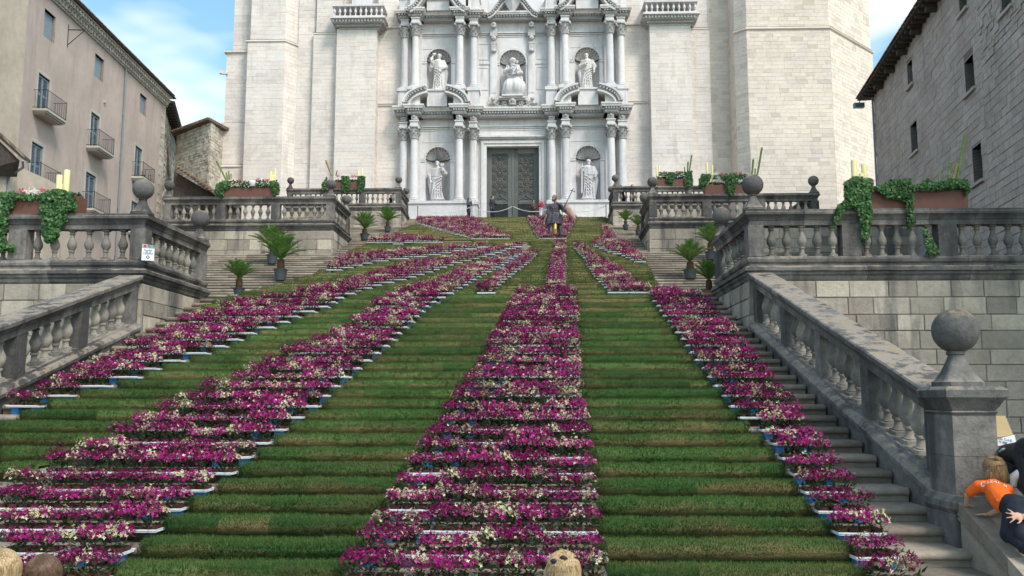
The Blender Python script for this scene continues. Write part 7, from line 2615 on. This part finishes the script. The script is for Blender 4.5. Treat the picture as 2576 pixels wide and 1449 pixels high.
pr = [p[3] + Vector((0, 0, -0.003)), p[2] + Vector((0, 0, -0.003)), p[2] + Vector((0, 0, -0.022)), p[3] + Vector((0, 0, -0.022))]
part('red_edge', M().add([tuple(v) for v in pr], [(0, 1, 2, 3)]), 'geranium', cb)
for txt, px, py in (('RAL C.A.D.', 2529, 1106), ('75 888', 2523, 1113)):
    me = text_mesh(txt, 0.037, extrude=0.0005)
    me.materials.clear(); me.materials.append(MT['signink'])
    q = A(px, py, 10.855)
    link('lettering', me, cb, tuple(q), rot=(R(90), -R(-11) , 0))

# ------------------------------------------------------------------ stone saints in the niches
def saint(label, x, z0, H, kind, rz=0.0):
    y = 65.92
    loc = Vector((XC + x, y, z0))
    Rz = Matrix.Rotation(rz, 3, 'Z')
    W = lambda a, b, c: loc + Rz @ (Vector((a, b, c)) * H)
    m = M()
    NS, NZ = 44, 30
    sg = -1 if kind in ('key', 'monk') else 1
    vs, fs = [], []
    seat = kind == 'madonna'
    for i in range(NZ + 1):
        f = i / NZ
        z = f * 0.84
        if seat:
            w = [0.27, 0.28, 0.27, 0.26, 0.23, 0.15, 0.13, 0.14, 0.05][min(8, int(f * 8.99))] * (1 - (f * 8.99 % 1)) + [0.28, 0.27, 0.26, 0.23, 0.15, 0.13, 0.14, 0.05, 0.05][min(8, int(f * 8.99))] * (f * 8.99 % 1)
            dpt = w * (0.75 if f < 0.5 else 0.7)
            cy = -0.10 * max(0, math.sin(min(1, f / 0.55) * math.pi)) if f < 0.55 else 0
        else:
            w = 0.165 - 0.05 * math.sin(f * math.pi * 0.9) * (1 if f < 0.6 else 0.7) + (0.02 if 0.68 < f < 0.95 else 0)
            if f > 0.93: w *= 1 - (f - 0.93) / 0.07 * 0.6
            dpt = w * 0.72
            cy = -0.015 * math.sin(f * 3)
        cx = sg * 0.035 * math.sin(f * math.pi * 1.1)
        for k in range(NS):
            a = 2 * math.pi * k / NS
            fold = 1 + (0.11 * (1 - f) + 0.03) * math.sin(9 * a + 3.2 * f * sg + 1.5 * math.sin(2 * a)) * (0.6 + 0.4 * math.sin(3 * a + 1)) + 0.03 * math.sin(17 * a + 6 * f)
            if k == 0 or True:
                vs.append(tuple(W(cx + w * fold * math.cos(a), cy + dpt * fold * math.sin(a), z)))
    for i in range(NZ):
        for k in range(NS):
            k2 = (k + 1) % NS
            fs.append((i * NS + k, i * NS + k2, (i + 1) * NS + k2, (i + 1) * NS + k))
    fs.append(tuple(range(NS))[::-1]); fs.append(tuple(NZ * NS + k for k in range(NS)))
    m.add(vs, fs)
    # cloak falling from one shoulder and swept across
    def sheet(p0, p1, p2, r):
        m.tube([W(*p0), W(*p1), W(*p2)], [r[0] * H, r[1] * H, r[2] * H], 10)
    sheet((sg * 0.12, 0.0, 0.80), (sg * 0.20, 0.02, 0.45), (sg * 0.15, 0.03, 0.06), (0.05, 0.06, 0.035))
    for i in range(6):
        t0 = 0.52 - 0.055 * i
        m.tube([W(-sg * 0.12, -0.07, t0 + 0.06), W(0, -0.135, t0 - 0.03 * i), W(sg * 0.11, -0.09, t0 - 0.10 - 0.04 * i)], 0.013 * H, 6)
    for i in range(5):
        x_ = -0.10 + 0.05 * i
        m.tube([W(x_ * 0.8, -0.09, 0.42), W(x_ * 1.1, -0.125, 0.2), W(x_ * 1.3, -0.12, 0.02)], 0.012 * H, 6)
    hc = W(sg * 0.015, -0.02, 0.925)
    m.tube([W(0, 0, 0.80), hc], [0.05 * H, 0.035 * H], 10)
    tilt = {'key': R(-25), 'sword': 0, 'monk': 0, 'palm': 0, 'madonna': R(10)}[kind]
    head(m, hc, 0.062 * H, Rz @ Matrix.Rotation(tilt if kind == 'madonna' else 0.0, 3, 'Z') @ Matrix.Rotation(R(-14) if kind == 'key' else 0.0, 3, 'X'), beard=kind in ('key', 'sword', 'monk'))
    m.ell(hc + Vector((0, 0.02 * H, 0.015 * H)), (0.062 * H, 0.06 * H, 0.062 * H), 14, 10)
    AR = {'key': [((-0.21, -0.02, 0.62), (-0.17, -0.10, 0.48)), ((0.20, -0.04, 0.66), (0.13, -0.15, 0.74))],
          'sword': [((-0.19, -0.03, 0.66), (-0.15, -0.13, 0.72)), ((0.19, -0.04, 0.62), (0.17, -0.13, 0.55))],
          'palm': [((-0.19, -0.04, 0.64), (-0.15, -0.14, 0.74)), ((0.19, -0.04, 0.62), (0.13, -0.14, 0.56))],
          'monk': [((-0.19, -0.04, 0.62), (-0.04, -0.15, 0.66)), ((0.20, -0.04, 0.62), (0.18, -0.10, 0.48))],
          'madonna': [((-0.19, -0.05, 0.63), (-0.02, -0.18, 0.66)), ((0.20, -0.05, 0.60), (0.08, -0.19, 0.54))]}[kind]
    for (el, hd_), s in zip(AR, (-1, 1)):
        m.tube([W(s * 0.115, 0, 0.79), W(*el), W(*hd_)], [0.06 * H, 0.062 * H, 0.035 * H], 10)
        m.ell(W(*el), 0.060 * H, 10, 8)
        d = (W(*hd_) - W(*el)).normalized()
        hand(m, W(*hd_), d, (0, -0.5, 1), H / 1.75, 0.7)
    if kind == 'palm':       # tall palm or wing shape behind the head
        m.tube([W(-0.15, -0.12, 0.72), W(-0.19, -0.02, 0.86), W(-0.14, 0.0, 0.98), W(-0.07, 0.0, 1.01)], [0.03 * H, 0.05 * H, 0.05 * H, 0.02 * H], 8)
    if kind == 'key':
        m.tube([W(0.13, -0.17, 0.68), W(0.12, -0.17, 0.86)], 0.014 * H, 6)
        m.tube([W(0.07, -0.17, 0.84), W(0.18, -0.17, 0.84)], 0.014 * H, 6)
        for q in ((0.10, 0.87), (0.15, 0.87)):
            m.ell(W(q[0], -0.17, q[1]), 0.022 * H, 8, 6)
    if kind == 'sword':
        m.tube([W(-0.16, -0.17, 0.86), W(-0.17, -0.16, 0.10)], [0.018 * H, 0.022 * H], 6)
        m.tube([W(-0.22, -0.17, 0.77), W(-0.10, -0.17, 0.77)], 0.014 * H, 6)
    if kind == 'madonna':
        m.ell(W(0.0, 0.02, 0.93), (0.085 * H, 0.07 * H, 0.09 * H), 12, 10)
        c = W(0.10, -0.17, 0.70)
        m.ell(c, (0.055 * H, 0.05 * H, 0.08 * H), 12, 8); head(m, W(0.11, -0.19, 0.82), 0.042 * H)
        m.tube([c, W(0.02, -0.22, 0.58), W(0.0, -0.22, 0.50)], [0.035 * H, 0.028 * H, 0.018 * H], 8)
        m.tube([c, W(0.13, -0.24, 0.60), W(0.12, -0.25, 0.52)], [0.035 * H, 0.028 * H, 0.018 * H], 8)
        m.tube([W(0.07, -0.2, 0.75), W(0.0, -0.22, 0.74)], 0.018 * H, 8)
    # rough rock base
    m.ell(W(0, 0, 0.0), (0.20 * H, 0.14 * H, 0.05 * H), 14, 8)
    o = blob(m, 0.021, 'stone_statue', 'marble', None, loc=tuple(loc), smooth_it=1)
    tag(o, label, 'statue', 'stone statues of the portal')
    return o
saint('bearded stone saint looking up and holding a key, lower left niche', -5.68, 17.05, 3.0, 'key')
saint('bearded stone saint resting on a long sword, lower right niche', 5.68, 17.05, 3.05, 'sword')
saint('stone saint with a tall palm beside his head, upper left niche', -5.68, 25.55, 2.95, 'palm')
saint('stone monk with one hand on his chest, upper right niche', 5.68, 25.55, 2.85, 'monk')
saint('seated stone mother with child on her lap in the central niche', 0.0, 25.0, 3.1, 'madonna')
for s, w in ((-1, 'left'), (1, 'right')):
    m = M()
    x = XC + s * 5.68
    for i in range(9):
        a = i * 0.75
        m.tube([(x + 0.25 * math.cos(a), 65.4 + 0.16 * math.sin(a), 32.5), (x + 0.32 * math.cos(a + .2), 65.4 + 0.2 * math.sin(a), 33.1), (x + 0.22 * math.cos(a), 65.4 + 0.15 * math.sin(a), 34.2)], [0.12, 0.11, 0.10], 8)
    m.ell((x, 65.4, 33.3), (0.34, 0.26, 0.9), 14, 10); m.ell((x, 65.3, 34.9), (0.18, 0.2, 0.24), 12, 9); m.tube([(x, 65.4, 34.0), (x, 65.35, 34.8)], 0.1, 8)
    m.ell((x - 0.15, 65.1, 32.55), (0.1, 0.22, 0.07), 10, 6); m.ell((x + 0.15, 65.1, 32.55), (0.1, 0.22, 0.07), 10, 6)
    o = blob(m, 0.03, 'stone_statue', 'marble', None, loc=(x, 65.4, 32.5))
    tag(o, 'robed stone figure cut by the top of the photo above the upper %s niche' % w, 'statue', 'stone statues of the portal')

# ------------------------------------------------------------------ bronze figure on the middle landing
Yb = 43.15
k = Yb / F
sb = at(1396, 600, Yb)
bs = thing('bronze_statue', (sb.x, Yb, Z2), 'violet bronze statue of a bearded man with one gilded leg, standing on the landing', 'statue')
def B(px, py, dy=0.0):
    q = at(px, py, Yb)
    return Vector((q.x, Yb + dy, Z2 + (600 - py) * k * 1.0))
m = M()
limb(m, [B(1396, 555), B(1396, 526), B(1398, 512)], [0.16, 0.13, 0.13], 14)
limb(m, [B(1398, 511), B(1396, 499)], [0.085, 0.075])
head(m, B(1395, 492, -0.02), 0.145, Matrix.Rotation(R(-35), 3, 'Z') @ Matrix.Rotation(R(-18), 3, 'X'), beard=True)
m.ell(B(1395.5, 490, 0.02), (0.135, 0.145, 0.145), 14, 10)
limb(m, [B(1382, 513), B(1375, 535, -0.05), B(1369, 553, -0.12)], [0.08, 0.06, 0.04])
hand(m, B(1369, 553, -0.12), (-0.3, -0.3, -0.9), (-1, 0, 0.3), 1.25, 0.5)
limb(m, [B(1412, 513), B(1421, 527, -0.05), B(1414, 529, -0.28)], [0.08, 0.065, 0.045])
hand(m, B(1414, 529, -0.28), (-0.2, -1, 0.2), (0, 0, 1), 1.25, 0.9)
limb(m, [B(1387, 560), B(1386, 580, -0.05), B(1384, 597, 0.02)], [0.13, 0.095, 0.07])
m.ell(B(1383, 598.5, -0.08), (0.07, 0.17, 0.05), 12, 8)
blob(m, 0.016, 'body', 'statskin', bs)
m = M()
NS, NZ = 48, 22
prof = [(560, 0.41), (553, 0.40), (543, 0.37), (533, 0.32), (527, 0.275), (524, 0.28), (519, 0.30), (513, 0.32), (509, 0.26), (506, 0.15)]
vs, fs = [], []
for i, (py, r) in enumerate(prof):
    c = B(1394 + (py - 506) * -0.02, py)
    for q in range(NS):
        a = 2 * math.pi * q / NS
        am = 0.13 if py > 530 else 0.05
        fo = 1 + am * math.sin(8 * a + 0.05 * py) * (0.7 + 0.3 * math.sin(3 * a))
        vs.append((c.x + r * fo * math.cos(a), c.y + r * 0.62 * fo * math.sin(a), c.z))
for i in range(len(prof) - 1):
    for q in range(NS):
        q2 = (q + 1) % NS
        fs.append((i * NS + q, i * NS + q2, (i + 1) * NS + q2, (i + 1) * NS + q))
fs.append(tuple(range(NS))); fs.append(tuple((len(prof) - 1) * NS + q for q in range(NS)))
m.add(vs, fs)
limb(m, [B(1384, 512), B(1377, 532, -0.03)], [0.115, 0.095])
limb(m, [B(1408, 511), B(1420, 524, -0.05)], [0.13, 0.12])
m.tube([B(1400, 505, -0.12), B(1412, 513, -0.2), B(1421, 528, -0.12)], [0.06, 0.07, 0.05], 8)
for i in range(6):
    m.tube([B(1386 + 4 * i, 509 + abs(i - 2), -0.17), B(1389 + 3 * i, 518, -0.2), B(1391 + 2 * i, 526, -0.17)], 0.018, 6)
blob(m, 0.018, 'tunic', 'statbronze', bs)
m = M()
m.tube([B(1408, 556, 0.1), B(1411, 580, 0.1), B(1413, 599, 0.05)], [0.13, 0.12, 0.14], 12)
m.tube([B(1402, 556, 0.15), B(1404, 580, 0.15), B(1403, 599, 0.12)], [0.12, 0.10, 0.12], 12)
m.tube([B(1386, 558, 0.02), B(1385, 580, -0.02), B(1383, 594, 0.02)], [0.15, 0.11, 0.09], 12)
blob(m, 0.02, 'cloak', 'statbronze', bs)
m = M()
limb(m, [B(1396.5, 562, -0.12), B(1396.5, 578, -0.20), B(1397.5, 597, -0.12)], [0.098, 0.078, 0.05], 12)
m.ell(B(1396.5, 574, -0.24), (0.07, 0.065, 0.09), 12, 8); m.ell(B(1397, 586, -0.15), (0.066, 0.065, 0.14), 12, 8); m.ell(B(1397, 598.3, -0.24), (0.065, 0.17, 0.05), 12, 8)
blob(m, 0.014, 'gilded_leg', 'gold', bs)
part('belt', M().tube([B(1382, 527, -0.05), B(1389, 526, -0.17), B(1396, 525.5, -0.2), B(1403, 526, -0.17), B(1408, 527, -0.05)], 0.016, 8), 'statskin', bs, True)
cr = part('cross_staff', M().tube([B(1413, 560, -0.30), B(1414, 529, -0.33), B(1441.5, 471, -0.33)], 0.018, 8).tube([B(1433.5, 475, -0.33), B(1446, 479, -0.33)], 0.018, 8), 'iron', None, True, loc=tuple(B(1414, 529, -0.33)))
tag(cr, 'thin cross staff held by the bronze statue', 'staff')
m = M()
pts = [(1419, 505), (1428, 506), (1436, 516), (1444, 531), (1450, 544), (1447, 549), (1439, 543), (1429, 536), (1421, 529), (1418, 517)]
fr_ = [B(x, y, 0.10) for x, y in pts]
cn = B(1430, 524, -0.06)
bk_ = [v + Vector((0, 0.05, 0)) for v in fr_]
m.add([tuple(v) for v in fr_] + [tuple(v) for v in bk_] + [tuple(cn)], [(i, (i + 1) % 10, 20) for i in range(10)] + [(i, (i + 1) % 10, 10 + (i + 1) % 10, 10 + i) for i in range(10)] + [tuple(range(10, 20))])
sh_ = part('shield', m, 'pinkcloth', None, True, 60, loc=tuple(cn))
tag(sh_, 'pointed pink and gold shield hanging behind the arm of the bronze statue', 'shield')

# ------------------------------------------------------------------ rope barrier before the door
PO = [(1050.5, 62.6), (1187, 62.6), (1290, 62.6), (1396, 62.6), (1525, 62.6)]
NMS = ['leftmost black barrier post at the foot of the left plinth', 'black barrier post beside the woman in the blue coat', 'black barrier post standing in front of the door centre',
       'black barrier post standing behind the bronze statue', 'rightmost black barrier post before the right plinth']
tops = []
for (px, Y), lab in zip(PO, NMS):
    q = at(px, 560, Y)
    t = thing('barrier_post', (q.x, Y, Z3), lab, 'post', 'posts of the rope barrier')
    part('post', M().lathe([(0.028, 0.02), (0.028, 0.98), (0.036, 0.985), (0.036, 1.01), (0.0, 1.03)], (q.x, Y, Z3), 10), 'iron', t, True)
    part('post_base', M().lathe([(0.16, 0), (0.16, 0.015), (0.04, 0.03)], (q.x, Y, Z3), 16), 'iron', t, True)
    tops.append(Vector((q.x, Y, Z3 + 0.94)))
ROP = ['white barrier rope left of the woman in the blue coat', 'white barrier rope hanging before the left door leaf', 'white barrier rope hanging before the right door leaf', 'white barrier rope right of the bronze statue']
for a, b, lab in zip(tops, tops[1:], ROP):
    pts = [a.lerp(b, i / 14) - Vector((0, 0, (0.28 + 0.04 * (b - a).length) * (1 - (2 * i / 14 - 1) ** 2))) for i in range(15)]
    o = part('barrier_rope', M().tube(pts, 0.02, 6), 'rope', None, True, loc=tuple(a))
    tag(o, lab, 'rope', 'ropes of the barrier')

# ------------------------------------------------------------------ white notice on the corner pier
q0 = at(386, 635, 19.46)
sx = XL1 + 0.0
yy = 19.72
sg_ = thing('notice_sign', (-8.68, yy, 5.6), 'small white notice with green header and diamond mark on the left corner pier', 'sign')
# it hangs on the front-right edge, turned slightly to the stair
u = Vector((0.55, 0.84, 0)).normalized()
u = Vector((0.94, 0.34, 0)).normalized()
cen = at(372.5, 635, 19.22)
n_ = Vector((u.y, -u.x, 0))
ww, hh = 30 * 19.3 / F / 2, 42 * 19.3 / F / 2
def SP(a, b, d=0.0):
    return cen + u * a + Vector((0, 0, b)) + n_ * d
def plate(a0, a1, b0, b1, d, nm, mt, th=0.004):
    m = M()
    v = [SP(a0, b0, d), SP(a1, b0, d), SP(a1, b1, d), SP(a0, b1, d)]
    w = [p - n_ * th for p in v]
    m.add([tuple(p) for p in v + w], [(0, 1, 2, 3), (7, 6, 5, 4), (0, 1, 5, 4), (1, 2, 6, 5), (2, 3, 7, 6), (3, 0, 4, 7)])
    return part(nm, m, mt, sg_)
plate(-ww, ww, -hh, hh, 0.0, 'plate', 'plasticw', 0.012)
plate(-ww * 0.1, ww, hh * 0.52, hh, 0.0045, 'header', 'signgreen')
plate(-ww, -ww * 0.1, hh * 0.52, hh, 0.0045, 'header_picture', 'trim')
plate(-ww * 0.75, -ww * 0.3, hh * 0.6, hh * 0.9, 0.006, 'header_mark', 'geranium', 0.002)
plate(-ww * 0.95, ww * 0.95, -hh * 1.03, hh * 1.02, -0.012, 'backing', 'timber', 0.01)
rot = Matrix((u, Vector((0, 0, 1)), n_)).transposed()
def wr_(txt, a, b, size, mt, d=0.0065):
    me = text_mesh(txt, size, extrude=0.0002)
    me.materials.clear(); me.materials.append(MT[mt])
    W_ = rot.to_4x4(); W_.translation = SP(a, b, d)
    link('lettering', me, sg_, world=W_)
wr_('Temps', ww * 0.45, hh * 0.84, 0.045, 'plasticw'); wr_('de Flors', ww * 0.45, hh * 0.64, 0.045, 'plasticw')
wr_('Escales', 0, hh * 0.28, 0.060, 'signink'); wr_('de la', 0, hh * 0.07, 0.060, 'signink'); wr_('Catedral', 0, -hh * 0.14, 0.060, 'signink')
m = M()
dz = -hh * 0.58
r_ = ww * 0.34
m.add([tuple(SP(r_ * math.cos(a), dz + r_ * math.sin(a), 0.0045)) for a in (0, 1.5708, 3.1416, 4.7124)], [(0, 1, 2, 3)])
part('diamond_mark', m, 'signink', sg_)
m = M()
m.add([tuple(SP(r_ * 0.4 * math.cos(i * 0.524), dz + r_ * 0.4 * math.sin(i * 0.524), 0.006)) for i in range(12)], [tuple(range(12))])
part('diamond_centre', m, 'plasticw', sg_)
